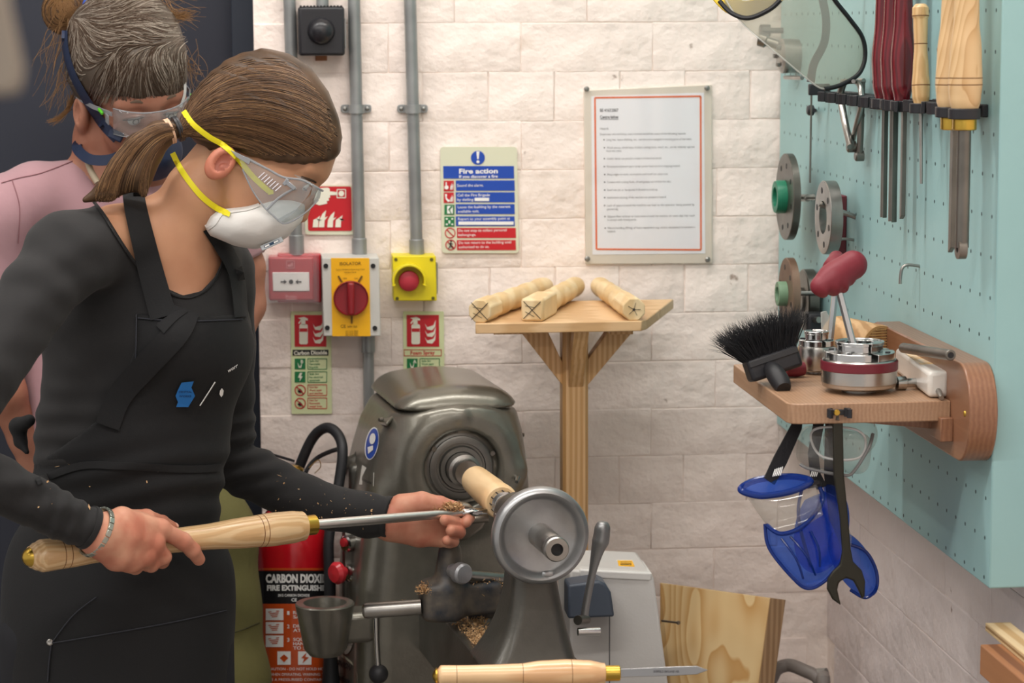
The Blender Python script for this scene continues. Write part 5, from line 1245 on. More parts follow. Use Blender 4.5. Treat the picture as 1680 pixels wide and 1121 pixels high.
shavings('wood_shavings', 'curl of fresh shavings piled on the gouge at the fingertips', [PD(730+rng.uniform(-22, 25), 833+rng.uniform(-5, 3), gd1-.035) for _ in range(60)], 900, r=.005, spread=.0022)
# ------------------------------------------------------------ foreground parting tool on a narrow rail
fd = 2.98; p0, p1 = PD(713, 1109, fd), PD(992, 1105, fd+.02); fx = (p1-p0).normalized(); FLn = (p1-p0).length; k = fd/F
ft = thing('parting_tool', 'pale-handled parting tool lying across the very front', 'chisel', p0)
hp = [(713, 3), (716, 10), (724, 17), (760, 16.5), (810, 17), (850, 18), (890, 22.5), (930, 24), (965, 22), (992, 17)]; prof = []
for i in range(len(hp)-1):
    for s_ in range(5):
        u = s_/5; w2 = u*u*(3-2*u); prof.append(((hp[i][0]+(hp[i+1][0]-hp[i][0])*u-713)/279*FLn, (hp[i][1]+(hp[i+1][1]-hp[i][1])*w2)*k))
prof.append((FLn, 17*k))
put('handle', G().lathe(p0, fx, prof, 40), wood('cherry_pale', 'E4C194', 'D3A678', 20, (1, 1, .1), .28, .4, dist=6), ft, axis=fx)
for x in (748, 856, 936):
    tt = (x-713)/279*FLn; rr = float(np.interp(tt, [p[0] for p in prof], [p[1] for p in prof]))+.0001; put('burnt_ring', G().lathe(p0+fx*tt, fx, [(0, rr), (.0007, rr)], 40, close=False), MATS['burnt_line'], ft)
put('butt_cap', G().lathe(p0-fx*.003, fx, [(0, 0), (.001, .004), (.004, .009), (.006, .010)], 20), brass, ft)
put('ferrule', G().lathe(p1, fx, [(0, 12.4*k), (.001, 13*k), (.018, 13*k), (.019, 12*k)], 32), brass, ft)
b0 = PD(1012, 1104, fd+.02)
put('blade', G().prism([PD(x, y, fd+.02) for x, y in ((1014, 1098), (1110, 1094), (1143, 1093), (1162, 1100), (1143, 1107), (1110, 1109), (1014, 1112))], CF*.003), mat('blade_steel', 'A5A5A6', .28, 1, bump=.05), ft, bevel=.0006)
V_, F_s = text_geo('SHEFFIELD ENGLAND HSS', .01); xs = [v.x for v in V_]; g = G(); kx = 42/(max(xs)-min(xs))
put('lettering', (np.array([list(PD(1072+v.x*kx, 1104-v.y*5, fd+.0192)) for v in V_]), F_s), MATS['print_grey'], ft, smooth=0)
zr = min(p0.z, p1.z)-.0205; rl = thing('tool_rail', 'narrow timber rail holding up the foreground parting tool', 'rail', (p0.x+.13, p0.y, 0))
rc = (p0+p1)/2
put('rail', G().box(Vector((rc.x, rc.y, zr-.026)), (.30, .016, .04)), ashw, rl, bevel=.002)
for s_ in (-1, 1): put('leg', G().box(Vector((rc.x+s_*.12, rc.y, (zr-.046)/2)), (.03, .016, zr-.046)), ashw, rl)
# ------------------------------------------------------------ wall stand with spindle blanks
pine = wood('pine_board', 'DDB88A', 'CDA473', 30, (.1, 1, 1), .5, .05, dist=4); pinev = wood('pine_post', 'D5AC7C', 'C2955F', 34, (1, 1, .06), .5, .05, dist=4)
pc = wood('fresh_pine', 'EAD2A6', 'DDBE8C', 14, (.5, .5, .5), .55, dist=5)
zt_ = PD(1055, 527, 3.84).z
st = thing('post_stand', 'tall pine post stand with a flat board top against the wall', 'stand', PZ(940, 560, zt_).to_3d()*1)
c_fl, c_fr, c_br = PZ(779, 530, zt_), PZ(1054, 528, zt_), PZ(1105, 491, zt_)
ybk = min(c_br.y, YB-.012); c_fr.y = c_fl.y = (c_fr.y+c_fl.y)/2
pts = [Vector((c_fl.x, c_fl.y, zt_)), Vector((c_fr.x, c_fr.y, zt_)), Vector((c_fr.x+.012, c_fr.y+.02, zt_)), Vector((PY(1105, 491, ybk).x, ybk, zt_)), Vector((c_fl.x+.034, ybk, zt_))]
put('board', G().prism(pts, (0, 0, -.0165)), pine, st, bevel=.0015)
yp = c_fl.y+.10; pw_ = .0205
pL = PY(921, 700, yp).x; pR = PY(963, 700, yp).x; pcx = (pL+pR)/2; hw_ = (pR-pL)/2; zb_ = zt_-.0165
g = G(); ch = .006; sec = [(-hw_, -hw_+ch), (-hw_+ch, -hw_), (hw_-ch, -hw_), (hw_, -hw_+ch), (hw_, hw_), (-hw_, hw_)]
put('post', g.prism([Vector((pcx+x, yp+y, 0)) for x, y in sec], (0, 0, zb_)), pinev, st, bevel=.001)

def brace(p, q, wd, th, parent):
    """diagonal strut between two points given as quads in the XZ plane"""
    return put('brace', G().prism([Vector((x, yp-th/2, z)) for x, z in p], (0, th, 0)), pinev, parent, bevel=.001)
kx = PY(845, 545, yp).x; 
zq = lambda y: PY(940, y, yp).z
xq = lambda x, y: PY(x, y, yp).x
brace([(xq(846, 548), zb_), (xq(893, 548), zb_), (pcx-hw_, zq(592)), (pcx-hw_, zq(630))], None, 0, .028, st)
brace([(xq(1003, 548), zb_), (xq(1046, 548), zb_), (pcx+hw_, zq(630)), (pcx+hw_, zq(588))], None, 0, .028, st)
put('brace', G().prism([Vector((pcx-.012, yp-.095, zb_)), Vector((pcx-.012, yp-.06, zb_)), Vector((pcx-.012, yp-hw_, zb_-.055)), Vector((pcx-.012, yp-hw_, zb_-.10))], (.024, 0, 0)), pinev, st, bevel=.001)
xa_, xb_ = xq(808, 548), xq(1000, 548); put('cleat', G().box(((xa_+xq(880, 548))/2, yp-.0, zb_-.006), (xq(880, 548)-xa_, .04, .012)), pinev, st, bevel=.001)
put('cleat', G().box(((xq(995, 548)+xq(1032, 548))/2, yp-.03, zb_-.006), (xq(1032, 548)-xq(995, 548), .03, .012)), pinev, st, bevel=.001)
def spindle(p0, p1, r, sq, label, octo=False, x_=True):
    a = PZ(*p0, zt_+r); b = PZ(*p1, zt_+r); ax = (b-a).normalized(); ax.z = 0; ax.normalize(); L_ = (b-a).length; 
    if a.y+ax.y*L_ > YB-.02: L_ = (YB-.02-a.y)/ax.y
    t = thing('spindle_blank', label, 'wood spindle', a-Vector((0, 0, r)), 'spindle blanks on the stand')
    sd = ax.cross(UZ); n_ = 8 if octo else 4
    ph = math.pi/8 if octo else math.pi/4; rr = r/math.cos(math.pi/8) if octo else r*1.35
    sec = [a+(sd*math.cos(ph+2*math.pi*i/n_)+UZ*math.sin(ph+2*math.pi*i/n_))*rr for i in range(n_)]
    if not octo: sec = [a+sd*sx_*r*.98+UZ*sz_*r*.98 for sx_, sz_ in ((1, 1), (-1, 1), (-1, -1), (1, -1))]
    put('square_end', G().prism(sec, ax*L_*sq), pc, t, bevel=.004 if not octo else .002, seg=2)
    prof = [(0, r*.98)]; m_ = 4; 
    for i in range(60):
        u = i/59; prof.append((.0005+u*L_*(1-sq), r*(.80+.20*abs(math.sin(u*math.pi*m_))**.7-.10*(u*.6))))
    put('turned_length', G().lathe(a+ax*L_*sq, ax, prof, 28), pc, t)
    g = G(); e = a-ax*.0006
    if x_:
        for s_ in (-1, 1): g.tube([e+sd*r*.75+UZ*s_*r*.75, e-sd*r*.75-UZ*s_*r*.75], .0006, 5)
        for s_ in (-.7, .3): g.tube([e+sd*r*.2+UZ*s_*r*.8, e-sd*r*.6+UZ*(s_+.4)*r*.5], .0004, 5)
    else: 
        g.cyl(e+ax*.0004, e-ax*.0003, .0022, n=10)
        for s_ in range(5): g.tube([e, e+(sd*math.cos(s_*1.3)+UZ*math.sin(s_*1.3))*r*.6], .0004, 5)
    put('pencil_mark', g, mat('pencil', '3A332C', .8), t, kind='stuff', smooth=0)
spindle((787, 511), (912, 463), .0185, .17, 'leftmost turned pine blank, octagonal end marked with a cross', True)
spindle((873, 509), (955, 464), .0185, .30, 'middle turned pine blank, square end marked with a cross')
spindle((1040, 508), (972, 462), .0180, .27, 'rightmost turned pine blank with a small centre hole in its end', True, False)
# ------------------------------------------------------------ carbon dioxide extinguisher
ER = .0650; ec = PD(484, 1000, 4.03); ec.z = 0; EZ1 = PD(487, 868, 4.02).z
ex = thing('fire_extinguisher', 'red carbon dioxide fire extinguisher with black and orange label', 'extinguisher', ec)
redp = mat('extinguisher_red', 'BE1420', .22, coat=.6)
put('cylinder', G().lathe(ec+Vector((0, 0, .03)), UZ, [(0, ER*.9), (.01, ER), (EZ1-.06, ER)]+[(EZ1-.06+.075*math.sin(a), ER*(.28+.72*math.cos(a))) for a in [math.pi/2*i/10 for i in range(1, 11)]]+[(EZ1+.03, .018)], 64), redp, ex)
put('foot_ring', G().lathe(ec, UZ, [(0, ER), (.03, ER*.95)], 40), bk, ex)
put('valve', G().lathe(ec+Vector((0, 0, EZ1+.058)), UZ, [(0, .016), (.02, .018), (.045, .018), (.05, .01)], 20), brass, ex)
hz = EZ1+.105; hd = Vector((-.75, -.3, 0)).normalized()
put('carry_handle', G().tube([ec+Vector((0, 0, hz)), ec+hd*.05+Vector((0, 0, hz+.006)), ec+hd*.11+Vector((0, 0, hz-.004))], 1, flat=(.018, .004), hint=(0, 0, 1)), bk, ex)
put('squeeze_lever', G().tube([ec+Vector((0, 0, hz+.012)), ec+hd*.05+Vector((0, 0, hz+.03)), ec+hd*.11+Vector((0, 0, hz+.036))], 1, flat=(.018, .004), hint=(0, 0, 1)), bk, ex)
def qcyl(lift):
    R_ = ER+lift
    def q(px, py):
        r = ray(px, py); o = CAM-ec; A_ = r.x*r.x+r.y*r.y; B_ = o.x*r.x+o.y*r.y; C_ = o.x**2+o.y**2-R_*R_; D_ = max(B_*B_-A_*C_, 0); return CAM+r*((-B_-math.sqrt(D_))/A_)
    return q
def crect(g, q, x0, y0, x1, y1, n=14):
    for i in range(n):
        a, b = x0+(x1-x0)*i/n, x0+(x1-x0)*(i+1)/n; g.add([q(a, y0), q(b, y0), q(b, y1), q(a, y1)], [(0, 3, 2, 1)])
    return g
def ctext(g, q, s, x, y, h, wpx, bold=.03):
    V_, Fs_ = text_geo(s, bold)
    xs = [v.x for v in V_]; k = wpx/(max(xs)-min(xs)); x0 = min(xs)
    return g.add([q(x+(v.x-x0)*k, y-v.y*h*1.4) for v in V_], [tuple(f) for f in Fs_])
def cpoly(g, q, pts): return g.add([q(*p) for p in pts][::-1], [tuple(range(len(pts)))])
lb_ = put('black_label', crect(G(), qcyl(.0006), 424, 937, 551, 991), blk, ex, smooth=60)
put('orange_label', crect(G(), qcyl(.0006), 424, 991, 551, 1180), mat('label_orange', 'C8501C', .35, coat=.3), ex, smooth=60)
put('orange_stripe', crect(G(), qcyl(.0005), 424, 932.5, 551, 936), MATS['label_orange'], ex, smooth=60)
g = G(); q = qcyl(.0012); ctext(g, q, 'CARBON DIOXIDE', 436, 956, 13.5, 108, .05); ctext(g, q, 'FIRE EXTINGUISHER', 438, 969, 8.5, 104, .05); ctext(g, q, '2KG CARBON DIOXIDE', 456, 979, 4, 52, .02); ctext(g, q, 'CE', 478, 987, 5, 9)
for k, s_ in enumerate(('1', '2', '3')): crect(g, q, 436, 999+k*22, 465, 1018+k*22, 4)
crect(g, q, 455, 1069, 477, 1091, 4); crect(g, q, 489, 1069, 511, 1091, 4)
for k, (s_, n_) in enumerate((('STAND CLEAR', 0), ('PULL PIN', 1), ('POINT HORN', 2))):
    yy = 1003+k*22; ctext(g, q, str(k+1), 471, yy+6, 6, 4); 
    for j, l_ in enumerate((('REMOVE', 'SAFETY PIN'), ('DIRECT', 'AT BASE'), ('SQUEEZE', 'HANDLE', 'TO START'))[k]): ctext(g, q, l_, 481, yy+5+j*7, 5.2, 6*len(l_)*.9, .015)
ctext(g, q, 'CAUTION - DO NOT HOLD HORN', 440, 1100, 4.4, 100, .01); ctext(g, q, 'WHEN OPERATING. WARNING: THIS', 442, 1109, 4.4, 98, .01); ctext(g, q, 'IS A PRESSURISED CONTAINER', 444, 1117.5, 4.4, 94, .01)
put('white_print', g, MATS['print_white'], ex, smooth=0)
g = G(); q = qcyl(.0018)
for k in range(3):
    yy = 1008+k*22
    for j in range(4): cpoly(g, q, [(440+j*2, yy-4+j*2.6), (458-j, yy-6+j*3), (458-j, yy-4.5+j*3), (440+j*2, yy-2.6+j*2.6)])
cpoly(g, q, [(466, 1074), (473, 1080), (466, 1087), (459, 1080)]); cpoly(g, q, [(503, 1071), (494, 1080), (499, 1081), (496, 1089), (507, 1079), (501, 1078)]); ctext(g, q, 'B', 478.5, 1076, 6, 5)
put('orange_pictogram', g, MATS['label_orange'], ex, smooth=0)
rub = mat('hose_rubber', '232427', .5, bump=.1, bscale=200)
hs = [PD(*p) for p in ((541, 1010, 3.96), (540, 940, 3.955), (540, 880, 3.955), (555, 800, 3.97), (562, 745, 3.98), (556, 716, 4.0), (538, 702, 4.02), (516, 715, 4.04), (497, 752, 4.05), (482, 800, 4.06), (478, 850, 4.06))]
put('hose', G().tube(spline(hs, 7), .0088, 16), rub, ex)
hs = [PD(*p) for p in ((500, 795, 4.05), (503, 772, 4.05), (520, 752, 4.05), (545, 740, 4.04), (560, 738, 4.04), (564, 752, 4.04))]
put('release_lever', G().tube(spline(hs, 6), .0038, 10), rub, ex); hs = [PD(*p) for p in ((507, 768, 4.03), (522, 755, 4.03), (526, 766, 4.03), (516, 777, 4.03))]
put('safety_seal', G().tube(spline(hs, 6), .0009, 6), mat('seal_brown', '8A6A3C', .6), ex)
put('horn', G().lathe(PD(541, 1000, 3.96), (0, 0, -1), [(0, .009), (.02, .0095), (.09, .012), (.16, .018), (.16, .015)], 28), rub, ex)
# ------------------------------------------------------------ pale grey machine behind the tailstock
mg = mat('machine_grey', 'C3C0BC', .45, bump=.1, bscale=300); md = 3.70; mb = md+.17
mc = thing('grey_machine', 'pale grey sheet-metal machine housing behind the tailstock', 'machine', PD(1030, 1121, md+.1))
body = [(935, 935), (1068, 940), (1073, 950), (1096, 1121), (1104, 1180), (935, 1180)]
zmz = 0
P0 = [PD(x, y, md) for x, y in body]
dn = (P0[3]-P0[2]).normalized(); P0[4] = P0[3]+(P0[3]-P0[2])*2.2; P0[5] = Vector((P0[0].x, P0[0].y, P0[4].z))
yb2 = YB-.02
put('housing', G().prism(P0, Vector((0, .15, 0))), mg, mc, bevel=.004)
put('top_cover', G().prism([PD(950, 934, md-.002), PD(1070, 940, md-.002), PD(1056, 919, md+.09), PD(1046, 916.5, md+.12), PD(948, 914, md+.12)], (0, 0, -.014)), mat('machine_top', 'D2D0CC', .4), mc, bevel=.003)
put('stand', G().box((P0[4].x-.09, P0[4].y+.07, P0[4].z/2), (.16, .12, P0[4].z)), mg, mc)
put('panel_seam', G().box(PD(1000, 1060, md-.0005), (.0016, .001, .13)), mat('seam_dark', '4A4A4A', .6), mc)
put('dark_cover', G().prism([PD(x, y, md-.0) for x, y in ((925, 948), (975, 941), (986, 946), (995, 960), (1001, 1000), (925, 1003))], Vector((0, -.05, 0))), mat('dark_blue_grey', '3C4450', .4), mc, bevel=.004, seg=3)
for (x0, x1, y0) in ((981, 1006, 929), (1013, 1040, 926)):
    wlb = put('warning_label', G().prism([PD(x0, y0+10, md+.03), PD(x1+3, y0+10, md+.03), PD(x1-3, y0-6, md+.06+.02), PD(x0-2, y0-6, md+.06+.02)], (0, 0, .001)), mat('label_white', 'DCDAD2', .5), mc, smooth=0)
    put('yellow_band', G().prism([PD(x0+2, y0+5, md+.038), PD(x1+1, y0+5, md+.038), PD(x1-3, y0-4, md+.076), PD(x0, y0-4, md+.076)], (0, 0, .0022)), MATS['safety_yellow'], wlb, smooth=0)
    g = G()
    for k in range(3):
        yy = y0-1+k*2.2; dd = md+.066-k*.012; g.tube([PD(x0+5, yy, dd)+Vector((0, 0, .0028)), PD(x1-4, yy, dd)+Vector((0, 0, .0028))], .0005, 4)
    put('print_line', g, blk, wlb, kind='stuff', smooth=0)
# ------------------------------------------------------------ plywood offcut leaning, hose on floor
plyf = contour_wood('plywood_face', 'E9CC98', 'CFA063', 15, 7.5, (1.3, 1, .38), .5, .05, 1.6)
a, b = PD(1083, 957, 4.08), PD(1263, 982, 3.96); dn_ = (PD(1244, 1121, 3.98)-b); kk = (b.z)/(-dn_.z)
b2 = b+dn_*kk; dl = (PD(1083, 1121, 4.10)-a); a2 = a+dl*(a.z/(-dl.z)); nrm = (b-a).cross(dn_).normalized()
if nrm.dot(CF) < 0: nrm = -nrm
th = (PD(1288, 985, 3.99)-b)
pw = thing('plywood_board', 'large plywood offcut leaning in the corner beside the grey machine', 'board', (a2+b2)/2)
put('face_veneer', G().prism([a, b, b2, a2], nrm*.003), plyf, pw, smooth=0)
sidev = Vector((.022, .014, 0))
put('core', G().prism([a+nrm*.003, b+nrm*.003, b2+nrm*.003, a2+nrm*.003], th*.98), wood('ply_edge', 'C2A17A', 'A98660', 30, (1, 1, .1), .6), pw, smooth=0)
nl = thing('steel_nail', 'long thin nail sticking out of the plywood face', 'nail', PD(1086, 1018, 4.03)); put('shank', G().cyl(PD(1086, 1019, 4.0), PD(1112, 1022, 3.965), .0018, n=8), steel_d, nl); put('head', G().cyl(PD(1112, 1022, 3.965), PD(1114, 1022.3, 3.963), .0032, n=10), steel_d, nl)
hs = [PD(*p) for p in ((1262, 1180, 4.05), (1268, 1110, 4.05), (1290, 1092, 4.06), (1318, 1100, 4.04), (1345, 1118, 4.02), (1352, 1170, 4.0))]
ho = thing('waste_hose', 'thick grey curved hose in the bottom corner beside the plywood', 'hose', hs[0]); hs = [Vector((hs[0].x, hs[0].y, 0))]+hs+[Vector((hs[-1].x, hs[-1].y, 0))]
put('tube', G().tube(spline(hs, 8), .011, 16), mat('hose_grey', '7C7570', .5, bump=.1), ho)
put('end_cuff', G().cyl(PD(1338, 1108, 4.03), PD(1356, 1107, 4.02), .011, n=20), mat('cuff_grey', '8F8D88', .4, .4), ho)
# unidentified pale out-of-focus shape, top left, close to the lens
fo = PD(0, 60, .95)
tag(put('blurred_pale_shape', G().prism([PD(-60, -60, .95), PD(4, -60, .95), PD(10, 0, .95), PD(34, 110, .95), (PD(26, 150, .95)), PD(-60, 160, .95)], CF*.01), mat('pale_beige', '8E8478', .7), bevel=.002), 'blurred pale beige shape hanging close at the top left edge', 'unidentified shape')
# ------------------------------------------------------------ people
def s_depth(d, side=1):                     # keeps depth < d (side=1) or > d
    return lambda P: side*((P-_cam)@_cf-d)
def hitN(f, pts, d0=2.9, off=0.0, steps=60, far=4.3):
    """points on surface f seen at the given picture positions"""
    R_ = np.array([list(ray(x, y)) for x, y in pts], dtype=np.float32); t = (d0/(R_@_cf)).astype(np.float32); T0 = t.copy()
    for _ in range(steps):
        P = _cam+R_*t[:, None]; d = f(P)-off; t = t+np.clip(d, -.02, .08)*.8
        t = np.minimum(t, far)
    return _cam+R_*t[:, None]
def ribbon(f, centre, wpx, off=.002, th=.0018, d0=2.9, n=6, taper=None):
    """strap lying on surface f along a picture path"""
    c = spline([Vector((x, y, 0)) for x, y in centre], n); m = len(c); L_, R_ = [], []
    for i in range(m):
        t = (c[min(i+1, m-1)]-c[max(i-1, 0)]).normalized(); nx, ny = -t.y, t.x; w_ = (wpx[0]+(wpx[1]-wpx[0])*i/(m-1))/2 if isinstance(wpx, tuple) else wpx/2
        L_.append((c[i].x+nx*w_, c[i].y+ny*w_)); R_.append((c[i].x-nx*w_, c[i].y-ny*w_))
    a = hitN(f, L_, d0, off); b = hitN(f, R_, d0, off); cc = hitN(f, [(p.x, p.y) for p in c], d0, off+.0006)
    zc_ = (cc-_cam)@_cf; okc = zc_ < (4.25 if d0 > 3.1 else 3.62)
    for i in range(m):
        if not okc[i]: j = min((abs(i-q), q) for q in range(m) if okc[q])[1]; cc[i] = _cam+(cc[i]-_cam)*(zc_[j]/zc_[i])
    zc_ = (cc-_cam)@_cf
    for E_ in (a, b):
        ze = (E_-_cam)@_cf; bad = np.abs(ze-zc_) > .03; E_[bad] = (_cam+(E_-_cam)*(zc_/ze)[:, None])[bad]
    g = G(); vs = []
    for i in range(m):
        vs += [a[i], cc[i], b[i], b[i]+_cf*th, cc[i]+_cf*th, a[i]+_cf*th]
    fs = []
    for i in range(m-1):
        for j in range(6): j2 = (j+1) % 6; fs.append((i*6+j, i*6+j2, (i+1)*6+j2, (i+1)*6+j))
    fs += [(5, 4, 3, 2, 1, 0), tuple((m-1)*6+j for j in range(6))]
    return g.add(vs, fs)
def patch(f, pts, off=.001, d0=2.9, th=.0006):
    P = [Vector(p) for p in hitN(f, pts, d0, off)]; n = len(P); nrm = sum((( P[i]-P[0]).cross(P[(i+1) % n]-P[0]) for i in range(1, n)), Vector())
    if nrm.dot(CF) > 0: P = P[::-1]
    return G().add(P, [tuple(range(n))])
def strands(f, paths, off, r, d0, npt=12, jit=.0006, m=None, name='hair_strands', parent=None):
    """paths: list of picture-space control polylines (bezier)"""
    allp = []
    for p in paths:
        p = np.array(p, dtype=np.float32); n = len(p)
        t = np.linspace(0, 1, npt)[:, None]
        if n == 3: q = (1-t)**2*p[0]+2*(1-t)*t*p[1]+t*t*p[2]
        else: q = (1-t)**3*p[0]+3*(1-t)**2*t*p[1]+3*(1-t)*t*t*p[2]+t**3*p[3]
        allp.append(q)
    A_ = np.concatenate(allp); H_ = hitN(f, [tuple(x) for x in A_], d0, 0).reshape(len(paths), npt, 3)
    good = (np.abs(f(H_.reshape(-1, 3)).reshape(len(paths), npt)) < .006).all(1)
    return H_[good]
def tubes(H_, r, name, m, parent, offs=None, org=None):
    """many thin three-sided strands as one mesh; H_: (n, k, 3)"""
    n, k, _ = H_.shape; T = np.gradient(H_, axis=1); T /= np.maximum(np.linalg.norm(T, axis=2, keepdims=True), 1e-9)
    S = np.cross(T, _cf); S /= np.maximum(np.linalg.norm(S, axis=2, keepdims=True), 1e-6); N_ = np.cross(S, T)
    rr = (np.linspace(1, .35, k)**.7)[None, :, None]*(r if np.isscalar(r) else np.asarray(r)[:, None, None])
    V = np.stack([H_+S*rr, H_-S*rr, H_-_cf*rr*1.2], 2).reshape(-1, 3)
    b = (np.arange(n)[:, None]*k+np.arange(k-1)[None]).reshape(-1)*3
    Q = np.concatenate([np.stack([b+i, b+(i+1) % 3, b+3+(i+1) % 3, b+3+i], 1) for i in range(3)])
    o = put(name, (V, Q), m, parent, smooth=80); o['kind'] = 'stuff'; return o
skin = mat('skin', 'C39473', .5, bump=.12, bscale=260, sss=.12, var=.10, vscale=9, col2='B07E60', bdist=.0006, spec=.4)
skin2 = mat('skin_older', 'B27F69', .52, bump=.2, bscale=200, sss=.12, var=.12, vscale=12, col2='9E6853', bdist=.0008, spec=.4)
skinh = mat('skin_hand', 'CB967C', .48, bump=.25, bscale=180, sss=.12, var=.14, vscale=26, col2='B9745E', bdist=.0008, spec=.4)
black_shirt = mat('charcoal_jersey', '171617', .85, bump=.25, bscale=500, sheen=.06, bdist=.0006)
black_apron = mat('black_canvas', '090A0D', .8, bump=.35, bscale=420, sheen=.03, bdist=.0006)
def headframe(fx, fy, fz, ux, uy, uz):
    f = (CR*fx+CU*fy-CF*fz).normalized(); u = CR*ux+CU*uy-CF*uz; u = (u-f*u.dot(f)).normalized(); s = f.cross(u)
    return f, s, u          # s points to the person's right
def head_prims(O, fr, k, ear=(-12, 80, -62)):
    f, s, u = fr
    def H(a, b, c): return O+f*a*k+s*b*k+u*c*k
    M = (f, s, u); e = lambda c, r: s_ell(H(*c), [x*k for x in r], M)
    pr = [e((0, 0, 0), (100, 82, 98)), e((52, 0, -58), (72, 60, 112)), e((54, 0, 4), (60, 62, 62)), s_ball(H(90, 0, -156), 18*k)]
    for q in (-1, 1): pr += [s_cap(H(2, q*55, -100), H(80, q*20, -152), 21*k, 18*k), e((74, q*34, -84), (32, 28, 34)), s_cap(H(104, q*12, -12), H(98, q*46, -16), 13*k, 9*k)]
    base = u_(pr, 24*k)
    base = sub_(base, u_([s_ball(H(132, q*30, -40), 22*k) for q in (-1, 1)]), 12*k)
    more = [s_cap(H(118, 0, -38), H(132, 0, -84), 8*k, 12*k), s_cap(H(116, -14, -124), H(116, 14, -124), 8*k), s_cap(H(113, -12, -138), H(113, 12, -138), 9*k)]
    more += [s_ball(H(122, q*12, -86), 9*k) for q in (-1, 1)]
    more += [s_ball(H(98, q*30, -40), 17*k) for q in (-1, 1)]
    base = u_([base]+more, 9*k)
    ea, eb, ec_ = ear
    for q in (-1, 1):
        c = H(ea, q*eb, ec_); out = s*q
        er = sub_(s_ell(c, (22*k, 12*k, 31*k), M), s_ell(H(ea+4, q*(eb+11), ec_+4), (13*k, 9*k, 20*k), M), 3*k)
        er = u_([er, s_ell(H(ea+8, q*(eb+2), ec_-4), (6*k, 6*k, 8*k), M)], 4*k)
        base = u_([base, er], 5*k)
    return base, H
# ============================ the young turner
kg = 3.32/F
HFg = headframe(.77, -.64, .06, .64, .77, 0); OG = PD(447, 205, 3.32)
hd_, HG = head_prims(OG, HFg, kg, ear=(-9, 84, -101))
SG = -1 if HFg[1].dot(CF) > 0 else 1        # which side index is nearest the lens
def chain_px(L_, k=0.): return s_chain([PD(x, y, d) for x, y, d, r in L_], [r*d/F for x, y, d, r in L_], k)
neck = chain_px([(392, 235, 3.33, 52), (325, 318, 3.33, 54), (285, 400, 3.35, 56), (262, 470, 3.38, 66)], .01)
def ellpx(x, y, d, rx, ry, rz, rot=0): kk_ = d/F; return s_ell(PD(x, y, d), (rx*kk_, ry*kk_, rz), rot3(rot))
torso = u_([ellpx(232, 545, 3.41, 156, 190, .105, -4), ellpx(212, 735, 3.41, 148, 150, .10, 0), ellpx(300, 560, 3.37, 92, 75, .10, 0), ellpx(245, 420, 3.38, 120, 70, .085, -12)], .06)
hips = u_([ellpx(195, 950, 3.45, 178, 170, .130), ellpx(192, 1130, 3.45, 176, 220, .13)], .08)
arm_n = [(112, 422, 3.25, 66), (62, 480, 3.20, 60), (-25, 615, 3.12, 55), (-105, 742, 3.06, 50), (0, 797, 3.10, 45), (90, 842, 3.14, 39), (170, 878, 3.175, 33)]
arm_f = [(360, 448, 3.50, 58), (372, 560, 3.54, 46), (372, 755, 3.60, 46), (500, 822, 3.57, 40), (600, 845, 3.54, 36), (650, 850, 3.53, 31)]
trap = [chain_px([(300, 370, 3.36, 45), (190, 388, 3.30, 50), (112, 418, 3.25, 56)], .01), chain_px([(290, 390, 3.36, 45), (350, 425, 3.46, 48)], .01)]
bodyf = u_([hd_, neck], .02)
bodyf = u_([bodyf, torso]+trap, .035)
armsS = u_([chain_px([(x, y, d, r-6) for x, y, d, r in arm_n], .008), chain_px([(x, y, d, r-6) for x, y, d, r in arm_f], .008)], .01)
# hands
def fing(L_, k=.004): return chain_px(L_, k)
def fr_(L_, k=.004): return fing([(x, y, d-.006+(x-160)*.0006, r) for x, y, d, r in L_], k)
hr_palm = u_([fr_([(160, 872, 3.175, 27), (200, 852, 3.18, 20), (262, 866, 3.185, 15)]), fr_([(162, 878, 3.175, 28), (205, 880, 3.178, 27), (250, 890, 3.182, 17)]), fr_([(160, 885, 3.175, 24), (195, 908, 3.18, 22), (238, 912, 3.185, 17)]), fr_([(160, 888, 3.178, 20), (190, 915, 3.185, 20), (216, 924, 3.188, 16)])], .014)
hr_f = [fr_([(264, 868, 3.182, 14), (300, 888, 3.185, 14), (316, 903, 3.19, 12.5), (326, 918, 3.20, 10.5)]),
        fr_([(254, 893, 3.18, 14.5), (268, 914, 3.19, 13), (266, 921, 3.215, 11.5), (250, 908, 3.243, 10)]),
        fr_([(238, 912, 3.182, 15), (248, 926, 3.20, 13), (242, 926, 3.22, 11.5), (228, 908, 3.248, 10)]),
        fr_([(214, 924, 3.186, 14), (222, 931, 3.21, 11.5), (214, 926, 3.23, 10), (204, 908, 3.252, 9)]),
        fr_([(205, 852, 3.19, 16), (240, 850, 3.205, 14), (266, 857, 3.225, 11), (284, 865, 3.235, 8.5)])]
handR = u_([hr_palm], 0)
for x in hr_f: handR = u_([handR, x], .006)
for (x, y, d, r) in ((266, 867, 3.176, 11), (255, 890, 3.172, 12), (238, 909, 3.174, 11)): handR = u_([handR, s_ball(PD(x, y, d+(x-160)*.0006), r*d/F)], .008)
def fl_(L_, k=.004): return fing([(x, y, d+.007, r) for x, y, d, r in L_], k)
hl_palm = u_([fl_([(640, 850, 3.535, 30), (668, 838, 3.54, 27), (722, 838, 3.548, 17)]), fl_([(640, 852, 3.535, 30), (680, 858, 3.54, 28), (728, 862, 3.546, 18)]), fl_([(642, 862, 3.535, 24), (690, 876, 3.54, 22), (722, 884, 3.545, 14)])], .014)
